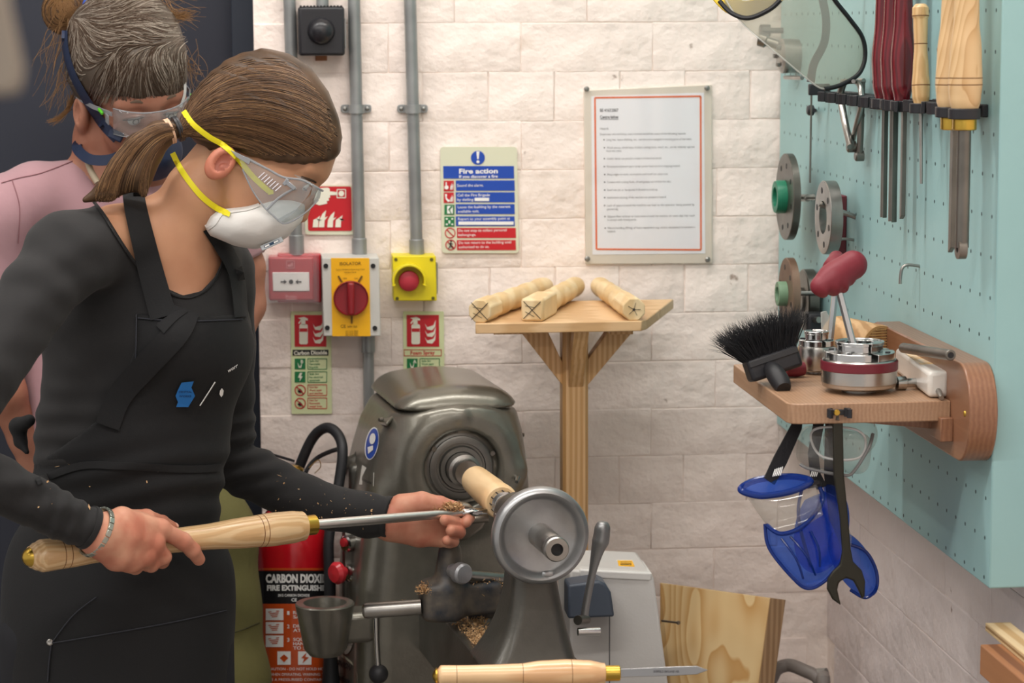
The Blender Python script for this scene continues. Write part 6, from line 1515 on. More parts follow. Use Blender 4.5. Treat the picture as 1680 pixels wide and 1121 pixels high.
hl_f = [fl_([(660, 832, 3.525, 22), (692, 824, 3.52, 17), (722, 827, 3.525, 12.5), (750, 833, 3.53, 9.5)]),
        fl_([(722, 838, 3.55, 14), (752, 842, 3.56, 11.5), (768, 850, 3.545, 10), (765, 857, 3.52, 9)]),
        fl_([(724, 852, 3.552, 14), (752, 856, 3.55, 11.5), (747, 857, 3.522, 9.5), (730, 854, 3.504, 9)]),
        fl_([(724, 868, 3.55, 13.5), (752, 873, 3.548, 11.5), (754, 873, 3.522, 9.5), (740, 871, 3.502, 9)]),
        fl_([(716, 884, 3.545, 13), (738, 888, 3.54, 11), (744, 889, 3.520, 8.5), (733, 887, 3.503, 8)])]
handL = hl_palm
for x in hl_f: handL = u_([handL, x], .003)
girl = thing('person', 'young woman in black top and apron, head bowed, turning wood at the lathe', 'person', (PD(195, 1000, 3.4).x, PD(195, 1000, 3.4).y, 0))
def bounds(pts, pad): P = np.array([list(PD(*p)) for p in pts]); return P.min(0)-pad, P.max(0)+pad
parts = []
lo, hi = bounds([(300, 90, 3.32), (560, 420, 3.32), (150, 300, 3.3), (420, 560, 3.45), (150, 560, 3.25)], .03); lo[1] -= .1; hi[1] += .1
parts.append(mesh_sdf(bodyf, lo, hi, .0034, 1))
lo, hi = bounds([(130, 815, 3.14), (345, 955, 3.14), (130, 815, 3.36), (345, 955, 3.36)], .0)
parts.append(mesh_sdf(u_([handR, fing([(100, 846, 3.14, 27), (165, 876, 3.175, 26)])], .01), lo, hi, .0017, 1))
lo, hi = bounds([(600, 795, 3.48), (785, 915, 3.48), (600, 795, 3.58), (785, 915, 3.58)], .0)
parts.append(mesh_sdf(u_([handL, fing([(590, 845, 3.545, 27), (645, 850, 3.535, 27)])], .01), lo, hi, .0017, 1))
body = put('body', join_geo(parts), skin, girl, smooth=80)
me = body.data; me.materials.append(skinh); n0 = len(parts[0][1]); mi = np.zeros(len(me.polygons), dtype=np.int32); mi[n0:] = 1
me.materials.append(mat('skin_ear', 'BB745C', .45, sss=.15, bump=.1, bscale=200)); me.materials.append(mat('skin_ear_inner', '985442', .5, sss=.1))
pc_ = np.zeros(len(me.polygons)*3, dtype=np.float32); me.polygons.foreach_get('center', pc_); pc_ = pc_.reshape(-1, 3)+npv(body.location+girl.location)
for q in (-1, 1):
    de = s_ell(HG(-9, q*88, -101), (25*kg, 16*kg, 33*kg), HFg)(pc_); di = s_ell(HG(-5, q*88, -98), (11*kg, 12*kg, 17*kg), HFg)(pc_); mi[(de < 0)] = 2; mi[di < 0] = 3
me.polygons.foreach_set('material_index', mi)
nailm = mat('fingernail', 'D6A48E', .3, spec=.5)
for (x, y, d, rot, w_, h_) in ((328, 920, 3.2925, -52, 4, 7), (286, 862, 3.301, -20, 5, 8)):
    put('nail', s_put(PD(x, y, d), (w_*kg, h_*kg, .002), rot) if False else G().add(*(lambda V_, Q_: (V_.tolist(), Q_.tolist()))(*mesh_sdf(s_ell(PD(x, y, d), (h_*kg, w_*kg, .002), rot3(rot)), npv(PD(x, y, d))-.01, npv(PD(x, y, d))+.01, .0012))), nailm, body, smooth=80)
for q in (-1, 1):
    put('eye', G().add(*(lambda V_, Q_: (V_.tolist(), Q_.tolist()))(*mesh_sdf(s_ball(HG(103, q*30, -42), 13.5*kg), npv(HG(103, q*30, -42))-.015, npv(HG(103, q*30, -42))+.015, .002))), mat('eye_white', 'E9E4DE', .2), body, smooth=80)
    lashes = [HG(112+5*math.cos(a*.9), q*(30+15*math.sin(a)), -47) for a in [i*.35-1.2 for i in range(8)]]; put('eyelashes', G().tube(lashes, .0009, 5), mat('lash_brown', '2E2019', .7), body)
put('eyebrow', ribbon(bodyf, [(494, 291), (502, 293), (511, 296), (519, 300)], (5, 3), .0006, .001), mat('brow_brown', '4A3526', .8), body)
# shirt
neckline = [(120, 300), (150, 322), (172, 352), (200, 398), (228, 437), (262, 468), (300, 485), (330, 478), (352, 455), (366, 425), (372, 395), (385, 375), (385, 250), (120, 250)]
armsC = u_([chain_px(arm_n, .008), chain_px(arm_f, .008)], .02)
shirt0 = u_([s_off(torso, .006)]+[s_off(t_, .006) for t_ in trap], .03)
shirt0 = u_([shirt0, armsC], .03)
hems = u_([s_off(torso, .006), hips], .06)
def wrinkle(f, amp=.0022):
    def g_(P):
        q = P-_cam; z = q@_cf; x = F*(q@_cr)/z; y = -F*(q@_cu)/z
        d = f(P); w_ = np.sin(.055*x+.075*y+2.2*np.sin(.017*y-.011*x)+z*9)+.6*np.sin(.11*y-.04*x+1.7*np.sin(.03*x))
        # tight sleeve creases towards both cuffs and the far elbow
        px_, py_ = x+CX, y+CY
        c1 = np.exp(-((px_-120)**2+(py_-850)**2)/3600.)*np.sin(.22*px_+.08*py_); c2 = np.exp(-((px_-395)**2+(py_-745)**2)/5200.)*np.sin(.05*px_+.21*py_)*1.5
        c3 = np.exp(-((px_-110)**2+(py_-740)**2)/9000.)*np.sin(.16*py_)
        return d-(amp*.45*w_+amp*1.1*(c1+c2+c3))
    return g_
nd = s_pxpoly(neckline, 3.35)
def cutplane(p, q, keep):               # removes what lies beyond a section through the limb
    p, q = Vector(p), Vector(q); n_ = npv((q-p).normalized()); c = npv(q); return lambda P: -((P-c)@n_)
w1, w0 = PD(150, 868, 3.165), PD(60, 828, 3.125); v1, v0 = PD(641, 849, 3.53), PD(560, 837, 3.55)
def cuts(P):
    n1 = npv((w1-w0).normalized()); n2 = npv((v1-v0).normalized()); a = (P-npv(w1))@n1; b = (P-npv(v1))@n2
    ga = np.linalg.norm(P-npv(w1), axis=1)-.10; gb = np.linalg.norm(P-npv(v1), axis=1)-.16
    return np.maximum(np.where(ga < 0, a, -.02), np.where(gb < 0, b, -.02))
deepneck = and_(nd, s_depth(3.50), 0)
shirtf = wrinkle(shirt0)
shirtf2 = lambda P: np.maximum(smax(shirtf(P), -deepneck(P), .004), cuts(P))
lowcut = lambda P: ((P-npv(PD(200, 860, 3.4)))@(-_cu))
shirtf3 = lambda P: np.maximum(shirtf2(P), np.minimum(lowcut(P), -.0+np.minimum(lowcut(P), .001)) if False else np.where(((P-_cam)@_cr)/((P-_cam)@_cf)*F+CX < 345, 0, 0)+shirtf2(P))
lo, hi = bounds([(-175, 320, 3.1), (-175, 900, 3.05), (650, 900, 3.6), (400, 320, 3.55)], .04)
shirt = put('long_sleeved_top', mesh_sdf(shirtf2, lo, hi, .0048, 1), black_shirt, girl, smooth=80)
# lace edge round the neckline
lace = ribbon(shirtf, [(146, 322), (170, 352), (199, 398), (227, 438), (261, 470), (300, 487), (332, 479), (354, 456), (368, 425)], 5, .0022, .002)
put('neck_edging', lace, mat('black_lace', '141416', .6, bump=.6, bscale=600), shirt)
for (c_, ax_2, rr_) in ((w1, w1-w0, 36), (v1, v1-v0, 37)):
    a2 = ax_2.normalized(); put('cuff_hem', G().lathe(c_-a2*.008, a2, [(0, rr_*.00082), (.006, rr_*.00083), (.008, rr_*.0008), (.006, rr_*.00072)], 32), black_shirt, shirt)
# apron
apr = [(222, 513), (262, 518), (330, 520), (404, 516), (420, 560), (400, 700), (366, 770), (390, 900), (400, 1300), (-40, 1300), (-60, 850), (0, 800), (50, 765), (100, 735), (160, 690), (205, 620), (226, 560)]
core = u_([s_off(torso, .011), s_off(hips, .006)], .07)
def apw(P):
    q = P-_cam; z = q@_cf; x = F*(q@_cr)/z; y = -F*(q@_cu)/z
    y2 = y+CY; b_ = np.exp(-((y2-790)/60.)**2)
    return core(P)-.0016*np.sin(.03*x+.02*y+1.5*np.sin(.02*y))-.003*b_*np.sin(.13*y+.02*x+.8*np.sin(.02*x))
apf = lambda P: np.maximum(smax(apw(P), s_pxpoly(apr, 3.3)(P), .003), -(P[:, 2]-.62))
lo, hi = bounds([(-30, 500, 3.2), (430, 500, 3.6), (200, 1400, 3.4), (-30, 1300, 3.2), (420, 1300, 3.6)], .03)
apron = put('apron', mesh_sdf(apf, lo, hi, .0055, 1), black_apron, girl, smooth=80)
surf = u_([shirtf, apw], .004); surfb = u_([surf, bodyf], 0.)
put('neck_strap', ribbon(surfb, [(216, 296), (222, 340), (236, 400), (250, 455), (268, 520)], (34, 44), .003), black_apron, apron)
put('neck_strap', ribbon(surfb, [(346, 372), (366, 405), (388, 450), (396, 520)], (30, 22), .003), black_apron, apron)
put('folded_tie', ribbon(surf, [(306, 508), (290, 545), (240, 600), (196, 650), (176, 700)], (44, 40), .0045), black_apron, apron)
put('tie_fold', ribbon(surf, [(262, 540), (285, 520), (306, 508)], (20, 8), .006), black_apron, apron)
put('waist_tie', ribbon(surf, [(60, 790), (130, 765), (200, 765), (300, 770), (362, 768)], 12, .003), black_apron, apron)
seamm = mat('seam_thread', '2A2C33', .8)
for L_ in ([(372, 1002), (280, 1022), (180, 1040), (84, 1056)], [(84, 1056), (80, 1090), (78, 1119)], [(84, 1056), (120, 1010), (158, 980)], [(224, 516), (223, 560), (222, 600)], [(226, 522), (300, 527), (398, 524)]):
    put('seam', ribbon(surf, L_, 2.2, .002, .001), seamm, apron)
bw = put('waist_knot', mesh_sdf(u_([chain_px([(48, 690, 3.45, 10), (30, 700, 3.47, 14), (34, 725, 3.47, 10), (44, 742, 3.46, 4)], .006)]), *bounds([(10, 670, 3.45), (70, 760, 3.48)], .03), .003), black_apron, apron, smooth=80)
logo = put('blue_emblem', patch(surf, [(292, 640), (298, 628), (318, 626), (314, 636), (320, 650), (309, 668), (289, 668), (292, 660), (288, 650)], .0035), mat('emblem_blue', '1F6CB4', .6), apron, smooth=0)
g = G()
V_, F_s = text_geo('CENTRAL', .02); xs = [v.x for v in V_]; kx = 22/(max(xs)-min(xs)); g.add([tuple(p) for p in hitN(surf, [(293+v.x*kx, 645-v.y*4.5) for v in V_], 2.9, .0042)], F_s)
V_, F_s = text_geo('WORKS', .02); xs = [v.x for v in V_]; kx = 20/(max(xs)-min(xs)); g.add([tuple(p) for p in hitN(surf, [(294+v.x*kx, 652-v.y*4.5) for v in V_], 2.9, .0042)], F_s)
put('emblem_lettering', g, mat('emblem_dark', '163F70', .6), logo, smooth=0)
put('white_slash', ribbon(surf, [(353, 627), (341, 646), (328, 666)], 1.8, .0035, .0008), white, apron)
g = G(); V_, F_s = text_geo('worr', .02); xs = [v.x for v in V_]; kx = 18/(max(xs)-min(xs)); g.add([tuple(p) for p in hitN(surf, [(374+v.x*kx*.9, 612-v.x*kx*.55-v.y*9) for v in V_], 2.9, .004)], F_s)
put('white_lettering', g, white, apron, smooth=0)
put('white_emblem', patch(surf, [(361, 641), (364, 637), (367, 641), (366, 648), (363, 652), (360, 647)], .0035), white, apron, smooth=0)
rv = Vector(hitN(surf, [(82, 1054)], 2.9, .002)[0]); put('rivet', G().lathe(rv, -CF, [(0, .0045), (.0012, .0045), (.002, .003), (.0016, .0015), (.0016, 0)], 20), steel, apron)
cp_ = [(rng.uniform(60, 360), rng.uniform(760, 850)) for _ in range(26)]+[(rng.uniform(440, 620), rng.uniform(775, 870)) for _ in range(60)]
H_ = hitN(shirtf, cp_, 2.9, .0025); g = G()
for p in H_:
    a, b = Vector(rng.normal(size=3))*.0012, Vector(rng.normal(size=3))*.0008; n0 = len(g.v); g.v += [tuple(Vector(p)+a), tuple(Vector(p)+b), tuple(Vector(p)-a), tuple(Vector(p)-b)]; g.f.append((n0, n0+1, n0+2, n0+3))
put('wood_specks', g, dustm, shirt, kind='stuff', smooth=0)
# legs and shoes below the frame
trous = mat('black_trousers', '1C1D22', .85)
hp_ = PD(195, 1150, 3.45)
legs = u_([s_cap(Vector((hp_.x+q*.08, hp_.y, .84)), Vector((hp_.x+q*.10, hp_.y+.01, .50)), .085, .065) for q in (-1, 1)]+[s_cap(Vector((hp_.x+q*.10, hp_.y+.01, .50)), Vector((hp_.x+q*.11, hp_.y+.03, .09)), .065, .05) for q in (-1, 1)], .02)
put('trousers', mesh_sdf(legs, [hp_.x-.25, hp_.y-.15, .05], [hp_.x+.25, hp_.y+.15, 1.06], .012), trous, girl, smooth=80)
for q in (-1, 1):
    c = Vector((hp_.x+q*.11, hp_.y+.03, 0)); f = and_(u_([s_ell(c+Vector((.07, -.03, .045)), (.10, .045, .05)), s_ell(c+Vector((0, 0, .06)), (.055, .048, .07))], .03), lambda P: -P[:, 2]); put('shoe', mesh_sdf(f, npv(c)-A([.1, .12, 0]), npv(c)+A([.2, .1, .15]), .007), bk, girl, smooth=80)
# bracelet
wa, wb_ = PD(148, 872, 3.168), PD(176, 868, 3.178); ab = (PD(173, 878, 3.178)-PD(140, 862, 3.16)).normalized(); u1, v1_, _ = frame(ab, CU); bc_ = PD(158, 873, 3.176); BR_ = .0335
br_ = put('bracelet', G().lathe(bc_-ab*.0035, ab, [(0, BR_-.0012), (0, BR_), (.007, BR_), (.007, BR_-.0012), (0, BR_-.0012)], 48, close=False), mat('bracelet_steel', 'B5BAB0', .3, .9), girl)
for i in range(22):
    a = 2*math.pi*i/22; ra = u1*math.cos(a)+v1_*math.sin(a); put('link', G().box(bc_+ra*(BR_+.0006), (.0085, .0066, .0016), (u1*-math.sin(a)+v1_*math.cos(a), ab, ra)), MATS['bracelet_steel'], br_, bevel=.0005)
# hair
hair_m = mat('light_brown_hair', '59412C', .42, bump=.5, bscale=30, var=.35, vscale=22, col2='35271A', stretch=(1, 1, 1), bdist=.001, spec=.35)
hA = mat('hair_strand_mid', '644A34', .4, spec=.45); hB = mat('hair_strand_dark', '3B2A1D', .42, spec=.4); hC = mat('hair_strand_light', '846647', .4, spec=.45)
hl_out = [(284, 246), (286, 218), (296, 190), (312, 158), (340, 120), (378, 92), (428, 77), (474, 84), (512, 112), (540, 150), (555, 192), (562, 226), (559, 248), (549, 262), (530, 266), (500, 270), (466, 268), (432, 262), (408, 256), (392, 250), (372, 240), (352, 246), (344, 262), (330, 272), (308, 268), (294, 258)]
hairf = and_(u_([s_ell(HG(-8, 0, 2), (127*kg, 96*kg, 116*kg), HFg), s_ell(HG(60, 0, 0), (76*kg, 74*kg, 84*kg), HFg), s_ell(HG(-100, 0, -52), (50*kg, 46*kg, 46*kg), HFg)], 30*kg), s_pxpoly(hl_out, 3.32), .008)
def hairw(P):
    q = P-_cam; z = q@_cf; x = F*(q@_cr)/z+CX; y = CY-F*(q@_cu)/z
    th = np.arctan2(y-330, x-300); r_ = np.hypot(x-300, (y-330)*1.0); return hairf(P)-.0007*np.sin(r_*.32+3*np.sin(th*2.5))*(hairf(P) > -.01)
lo, hi = bounds([(270, 60, 3.32), (580, 290, 3.32)], .0); lo[1] -= .1; hi[1] += .1
hair = put('hair', mesh_sdf(hairw, lo, hi, .003, 1), hair_m, girl, smooth=80)
def bz(n, fn): return [fn(rng.random(), rng.normal(size=2)) for _ in range(n)]
def scalp(v, j):
    # v 0: low edge near the ear .. 1: crown outline
    P0 = np.interp(v, [0, .3, .6, .8, 1], [418, 530, 546, 532, 488]), np.interp(v, [0, .3, .6, .8, 1], [250, 256, 222, 172, 114])
    P1 = np.interp(v, [0, .5, 1], [400, 460, 455]), np.interp(v, [0, .5, 1], [236, 175, 84]); P2 = np.interp(v, [0, .5, 1], [340, 350, 330]), np.interp(v, [0, .5, 1], [232, 170, 90])
    P3 = (298+j[0]*2, 214+j[1]*5)
    return [(P0[0]+j[0]*3, P0[1]+j[1]*2), (P1[0]+j[0]*4, P1[1]+j[1]*4), (P2[0]+j[1]*4, P2[1]+j[0]*4), P3]
hstr_ = lambda: 0
solid_ = s_off(u_([chain_px([(302, 213, 3.275, 22), (345, 205, 3.29, 60)]), s_ell(HG(-8, 0, 2), (127*kg, 96*kg, 116*kg), HFg), s_ell(HG(60, 0, 0), (76*kg, 74*kg, 84*kg), HFg), s_ell(HG(-100, 0, -52), (50*kg, 46*kg, 46*kg), HFg)], 30*kg), 0.0)
for (m_, n_, r__) in ((hA, 420, .00075), (hB, 300, .0008), (hC, 240, .0006)):
    H_ = strands(solid_, bz(n_, scalp), 0, r__, 2.9, 16); 
    H_ = H_+(-_cf)[None, None]*rng.uniform(-.0006, .0006, (len(H_), 1, 1)); tubes(H_.astype(np.float64), r__, 'hair_strand', m_, hair)
pts_tail = [(286, 213, 3.27, 15), (262, 222, 3.27, 22), (232, 248, 3.265, 29), (205, 285, 3.26, 30), (176, 312, 3.25, 17), (140, 328, 3.245, 5)]
tailf = u_([chain_px(pts_tail, .01), chain_px([(240, 250, 3.265, 22), (232, 285, 3.26, 18), (236, 318, 3.255, 6)], .01)], .015)
tailh = put('ponytail', mesh_sdf(tailf, *bounds([(110, 180, 3.22), (300, 350, 3.30)], .03), .0028), hair_m, hair, smooth=80)
def tailp(v, j):
    e = (np.interp(v, [0, 1], [130, 240]), np.interp(v, [0, .5, 1], [330, 332, 318])); o_ = (v-.5)*2
    return [(287+j[0], 213+o_*11), (250+o_*8, 206+o_*30+j[1]*2), (195+o_*44+j[0]*3, 255+o_*14), (e[0]+j[0]*5, e[1]+j[1]*4)]
for (m_, n_, r__) in ((hA, 200, .0008), (hB, 120, .0008), (hC, 170, .0007)):
    H_ = strands(s_off(tailf, .001), bz(n_, tailp), 0, r__, 3.0, 14); tubes(H_.astype(np.float64), r__, 'hair_strand', m_, tailh)
# stray baby hairs at the nape
def nape(v, j): x = 300+v*40; return [(x, 262+j[1]*2), (x-4, 280), (x+2+j[0]*5, 300+j[1]*6)]

td = (PD(262, 222, 3.27)-PD(300, 208, 3.28)).normalized()
for i, (x, y, m_) in enumerate(((294, 211, 'k'), (290, 212, 'k'), (280, 215, 'b'), (276, 216, 'b'))):
    put('hair_tie', G().lathe(PD(x, y, 3.272)-td*.002, td, [(0, .0155), (.0005, .0178), (.0035, .0178), (.004, .0155)], 28), bk if m_ == 'k' else mat('tie_beige', 'CFA98C', .6), hair)
# respirator mask
maskm = mat('mask_white', 'DAD8D4', .75, bump=.35, bscale=160, bdist=.001)
dm = 3.315
def mw(P):
    q = P-_cam; z = q@_cf; x = F*(q@_cr)/z+CX; y = CY-F*(q@_cu)/z
    d = u_([s_ell(PD(420, 367, dm), (85*kg, 39*kg, .066), rot3(9)), s_ell(PD(462, 355, dm), (44*kg, 42*kg, .05), rot3(30)), s_ell(PD(405, 365, dm), (50*kg, 40*kg, .062), rot3(-5))], .012)(P)
    return d-.0003*np.sin(.13*x+.12*y)-.0003*np.sin(.2*y-.06*x)
mout = [(335, 373), (343, 353), (360, 342), (385, 344), (410, 339), (432, 331), (452, 320), (503, 335), (496, 362), (472, 389), (447, 405), (420, 411), (385, 404), (362, 394), (345, 387)]
mw0 = mw; mpoly = s_pxpoly(mout, 3.3)
def mw(P): return smax(mw0(P)-.003, mpoly(P), .010)
mask = put('dust_mask', mesh_sdf(mw, *bounds([(320, 300, 3.22), (520, 425, 3.41)], .0), .003), maskm, girl, smooth=80)
put('mask_flange', ribbon(u_([mw, bodyf]), [(338, 374), (350, 366), (362, 350), (376, 346), (405, 342), (425, 336)], (10, 6), .001, .0015), maskm, mask)
cl_ = G(); 
Pc = [Vector(p) for p in hitN(mw, [(446, 400)], 2.9, .004)]
R6 = rot3(24); put('front_tag', G().box(Pc[0], (38*kg, 9*kg, .004), R6), mat('tag_grey', 'B8BEC2', .4), mask, bevel=.001)
put('tag_print', G().box(Pc[0]-CF*.0023, (26*kg, 4*kg, .0006), R6), mat('tag_navy', '24405E', .5), mask)
for s_ in (-1, 1): put('tag_white', G().box(Pc[0]-CF*.0028+R6[0]*s_*8*kg, (8*kg, 2.6*kg, .0004), R6), white, mask)
yel = mat('yellow_elastic', 'E5D81E', .6)
sf = u_([solid_, bodyf, mw]); put('yellow_strap', ribbon(sf, [(301, 182), (316, 203), (342, 224), (366, 238), (388, 258), (415, 290), (441, 314)], (9, 9), .0015, .0012), yel, mask)
put('yellow_strap', ribbon(sf, [(283, 251), (298, 280), (325, 316), (350, 338), (373, 350)], (9, 10), .0015, .0012), yel, mask)
put('strap_tab', patch(sf, [(438, 310), (448, 312), (449, 318), (440, 320)], .003), yel, mask); put('strap_tab', patch(sf, [(366, 342), (378, 348), (376, 356), (368, 352)], .003), yel, mask)
# safety glasses
gg_ = glassy('safety_lens', 'F2F5F6', .10, .04, 'DCE0E2'); gr_ = glassy('glasses_frame', 'C9CCD0', .45, .08, 'B9BCC0')
gl = thing('safety_glasses', 'clear safety glasses worn by the young woman over her mask', 'glasses', PD(470, 310, 3.25))
dn1, dn2 = 3.32-.074, 3.32+.074
def gp(x, y, s_): return PD(x, y, 3.32-s_)
front = [(470, 285), (500, 296), (527, 312), (524, 324), (508, 342), (482, 360), (466, 366)]
g = G(); cols = []
for s_, sh_ in ((.074, 0), (.062, 1), (.03, 1), (0, .7), (-.03, 1), (-.062, 1)):
    cols.append([gp(x-(1-sh_)*14, y-(1-sh_)*5, s_) for x, y in [(497, 292), (527, 311), (524, 325), (500, 349), (468, 366)]])
for c_ in cols: g.v += [tuple(p) for p in c_]
n_ = 5
for i in range(len(cols)-1):
    for j in range(n_-1): g.f.append((i*n_+j, i*n_+j+1, (i+1)*n_+j+1, (i+1)*n_+j))
put('lens', g, gg_, gl, smooth=60, solid=.0015)
put('side_shield', G().prism([gp(x, y, .076) for x, y in ((390, 254), (408, 258), (440, 276), (470, 292), (497, 296), (512, 308), (505, 322), (480, 352), (462, 364), (446, 352), (432, 336), (414, 312), (398, 278))], CF*.0015), gg_, gl, smooth=0)
put('top_edge', G().tube(spline([gp(*p) for p in ((400, 258, .077), (440, 278, .077), (465, 291, .077), (497, 296, .074), (527, 312, .05), (527, 312, -.05))], 6), .0016, 8), gr_, gl)
put('lower_edge', G().tube(spline([gp(*p) for p in ((398, 278, .077), (414, 312, .077), (432, 338, .077), (448, 354, .077), (468, 367, .074), (500, 350, .07), (522, 328, .06))], 6), .0012, 8), gr_, gl)
put('lens_joint', G().tube(spline([gp(*p) for p in ((438, 344, .078), (456, 326, .078), (478, 312, .078), (486, 310, .077))], 5), .0018, 8), gr_, gl)
put('hinge', G().box(gp(476, 304, .079), (20*kg, 7*kg, .003), rot3(-38)), mat('hinge_grey', '8F9296', .25, .5), gl, bevel=.0008)
put('hinge', G().box(gp(469, 299, .079), (6*kg, 12*kg, .003), rot3(-38)), MATS['hinge_grey'], gl, bevel=.0008)
for i in range(7):
    x, y = 424+i*4.6, 292+i*3.6; put('vent_slat', G().tube([gp(x, y, .078), gp(x+10, y-9, .078)], .0007, 6), mat('vent_white', 'D8D4DC', .3), gl)
put('temple_arm', G().prism([gp(x, y, .079) for x, y in ((378, 246), (392, 252), (412, 262), (408, 270), (388, 258))], CF*.002), gr_, gl, bevel=.0005)
# ============================ the woman behind
kw = 3.80/F
HFw = headframe(.46, -.50, .73, .10, .82, .57); OW = PD(211, 106, 3.80)
hw_, HW = head_prims(OW, HFw, kw, ear=(8, 85, -72))
SW = 1 if (pix(HW(0, 80, 0))[0] < pix(HW(0, -80, 0))[0]) else -1
neckw = chain_px([(185, 150, 3.85, 52), (172, 230, 3.86, 50), (170, 300, 3.87, 56)], .01)
torsow = u_([ellpx(190, 520, 3.88, 165, 220, .10), ellpx(190, 330, 3.88, 130, 52, .07), ellpx(200, 720, 3.88, 140, 160, .10)], .06)
shw = [chain_px([(170, 315, 3.87, 44), (60, 325, 3.82, 50), (-20, 365, 3.80, 54)], .01), chain_px([(190, 315, 3.87, 44), (300, 345, 3.92, 48), (368, 385, 3.94, 50)], .01)]
armw_r = [(372, 385, 3.94, 48), (394, 440, 3.95, 40), (401, 500, 3.96, 34), (378, 562, 3.94, 31), (300, 640, 3.92, 26)]
armw_l = [(-20, 365, 3.80, 54), (-30, 500, 3.80, 42), (10, 645, 3.80, 33), (38, 720, 3.84, 24), (70, 800, 3.88, 22)]
bodyw = u_([hw_, neckw], .02); bodyw = u_([bodyw, torsow]+shw, .03)
bodyw = u_([bodyw, chain_px(armw_r, .01), chain_px(armw_l, .01)], .015)
wom = thing('person', 'older woman in pink top and olive trousers watching from behind, navy respirator', 'person', (PD(250, 1000, 3.9).x, PD(250, 1000, 3.9).y, 0))
parts = []
lo, hi = bounds([(100, 10, 3.8), (320, 330, 3.8)], .0); lo[1] -= .12; hi[1] += .12
parts.append(mesh_sdf(bodyw, lo, hi, .0036, 1))
def below(P): return (PD(0, 0, 1) and 0)
lo2, hi2 = bounds([(-90, 300, 3.75), (-90, 860, 3.8), (450, 860, 3.98), (450, 300, 3.98)], .05)
bodyw_low = lambda P: bodyw(P)
parts.append(mesh_sdf(and_(bodyw_low, lambda P: P[:, 2]-float(lo[2])-.012), lo2, hi2, .007, 1))
# hands resting at her hips
hnd = [(300, 640, 3.92, 24), (270, 675, 3.91, 30), (240, 700, 3.90, 22)]
parts.append(mesh_sdf(u_([chain_px(hnd, .01)]+[chain_px([(255+i*9, 690-i*3, 3.905, 9), (235+i*8, 715, 3.89, 8), (225+i*8, 735, 3.885, 7)], .004) for i in range(4)]+[chain_px([(285, 665, 3.90, 10), (265, 650, 3.885, 9), (248, 652, 3.88, 8)], .004)], .005), *bounds([(200, 600, 3.84), (330, 760, 3.97)], .01), .004, 1))
parts.append(mesh_sdf(u_([chain_px([(70, 800, 3.88, 22), (85, 840, 3.89, 28)], .01)]+[chain_px([(72+i*10, 850, 3.89, 9), (74+i*10, 885, 3.885, 8), (78+i*9, 905, 3.88, 7)], .004) for i in range(4)]+[chain_px([(62, 830, 3.885, 10), (52, 850, 3.88, 9), (52, 868, 3.88, 8)], .004)], .005), *bounds([(20, 770, 3.83), (140, 930, 3.95)], .01), .004, 1))
bw_ = put('body', join_geo(parts), skin2, wom, smooth=80)
for q in (-1, 1):
    c = HW(102, q*30, -41); put('eye', G().add(*(lambda V_, Q_: (V_.tolist(), Q_.tolist()))(*mesh_sdf(s_ball(c, 15*kw), npv(c)-.018, npv(c)+.018, .002))), MATS['eye_white'], bw_, smooth=80)
    c2 = HW(116.2, q*30, -44); fd_ = (c2-c).normalized(); put('iris', G().lathe(c2-fd_*.0012, fd_, [(0, 6.5*kw), (.001, 5*kw), (.0015, 0)], 18), mat('iris_brown', '2A1D14', .2), bw_)
    put('eyelid', G().tube(spline([HW(108, q*13, -38), HW(119, q*24, -31), HW(119, q*36, -32), HW(104, q*47, -40)], 5), [.0012+.0018*math.sin(math.pi*i/15) for i in range(16)], 7), skin2, bw_)
    put('eyelashes', G().tube(spline([HW(111, q*14, -41), HW(121, q*24, -36), HW(120, q*36, -37), HW(105, q*48, -43)], 5), .0008, 5), MATS['lash_brown'], bw_)
    put('eyebrow', G().tube(spline([HW(120, q*12, -14), HW(119, q*28, -6), HW(104, q*50, -14)], 5), [.001+.0018*math.sin(math.pi*i/10) for i in range(11)], 6), mat('brow_grey', '6E5C4E', .8), bw_)
pink = mat('dusty_pink_cotton', 'AD868C', .85, bump=.3, bscale=90, sheen=.2, var=.08, bdist=.0015)
ncw = [(135, 240), (130, 262), (142, 285), (160, 312), (190, 325), (230, 312), (250, 270), (250, 200), (135, 200)]
sh2 = u_([s_off(torsow, .008)]+[s_off(s_, .007) for s_ in shw], .03)
sh2 = u_([sh2, s_off(chain_px(armw_r[:2], .01), .010), s_off(chain_px([armw_l[0], (-28, 470, 3.80, 44)], .01), .010)], .03)
def shw_(P):
    q = P-_cam; z = q@_cf; x = F*(q@_cr)/z; y = -F*(q@_cu)/z
    return sh2(P)-.0014*np.sin(.05*x+.03*y+2*np.sin(.02*x))
def cutw(P):
    out = np.full(len(P), -1., dtype=np.float32)
    for (a, b, c_, rad) in ((PD(372, 400, 3.94), PD(390, 445, 3.95), PD(387, 428, 3.95), .07), (PD(-24, 420, 3.8), PD(-28, 480, 3.8), PD(-28, 470, 3.8), .08)):
        n_ = npv((b-a).normalized()); near = np.linalg.norm(P-npv(c_), axis=1) < rad; out = np.where(near, (P-npv(c_))@n_, out)
    return out
top2 = lambda P: np.maximum(np.maximum(smax(shw_(P), -s_pxpoly(ncw, 3.85)(P), .004), cutw(P)), .0)*0+np.maximum(smax(shw_(P), -s_pxpoly(ncw, 3.85)(P), .004), cutw(P))
put('pink_top', mesh_sdf(top2, *bounds([(-90, 240, 3.75), (-90, 880, 3.8), (450, 880, 3.98), (450, 240, 3.98)], .05), .006, 1), pink, wom, smooth=80)
sp = lambda L_: ribbon(shw_, L_, 1.6, .001, .001, 3.2)
put('shoulder_seam', sp([(2, 300), (30, 292), (70, 283), (124, 262)]), mat('pink_seam', '94696F', .8), wom)
put('sleeve_seam', sp([(20, 296), (32, 340), (30, 400)]), MATS['pink_seam'], wom)
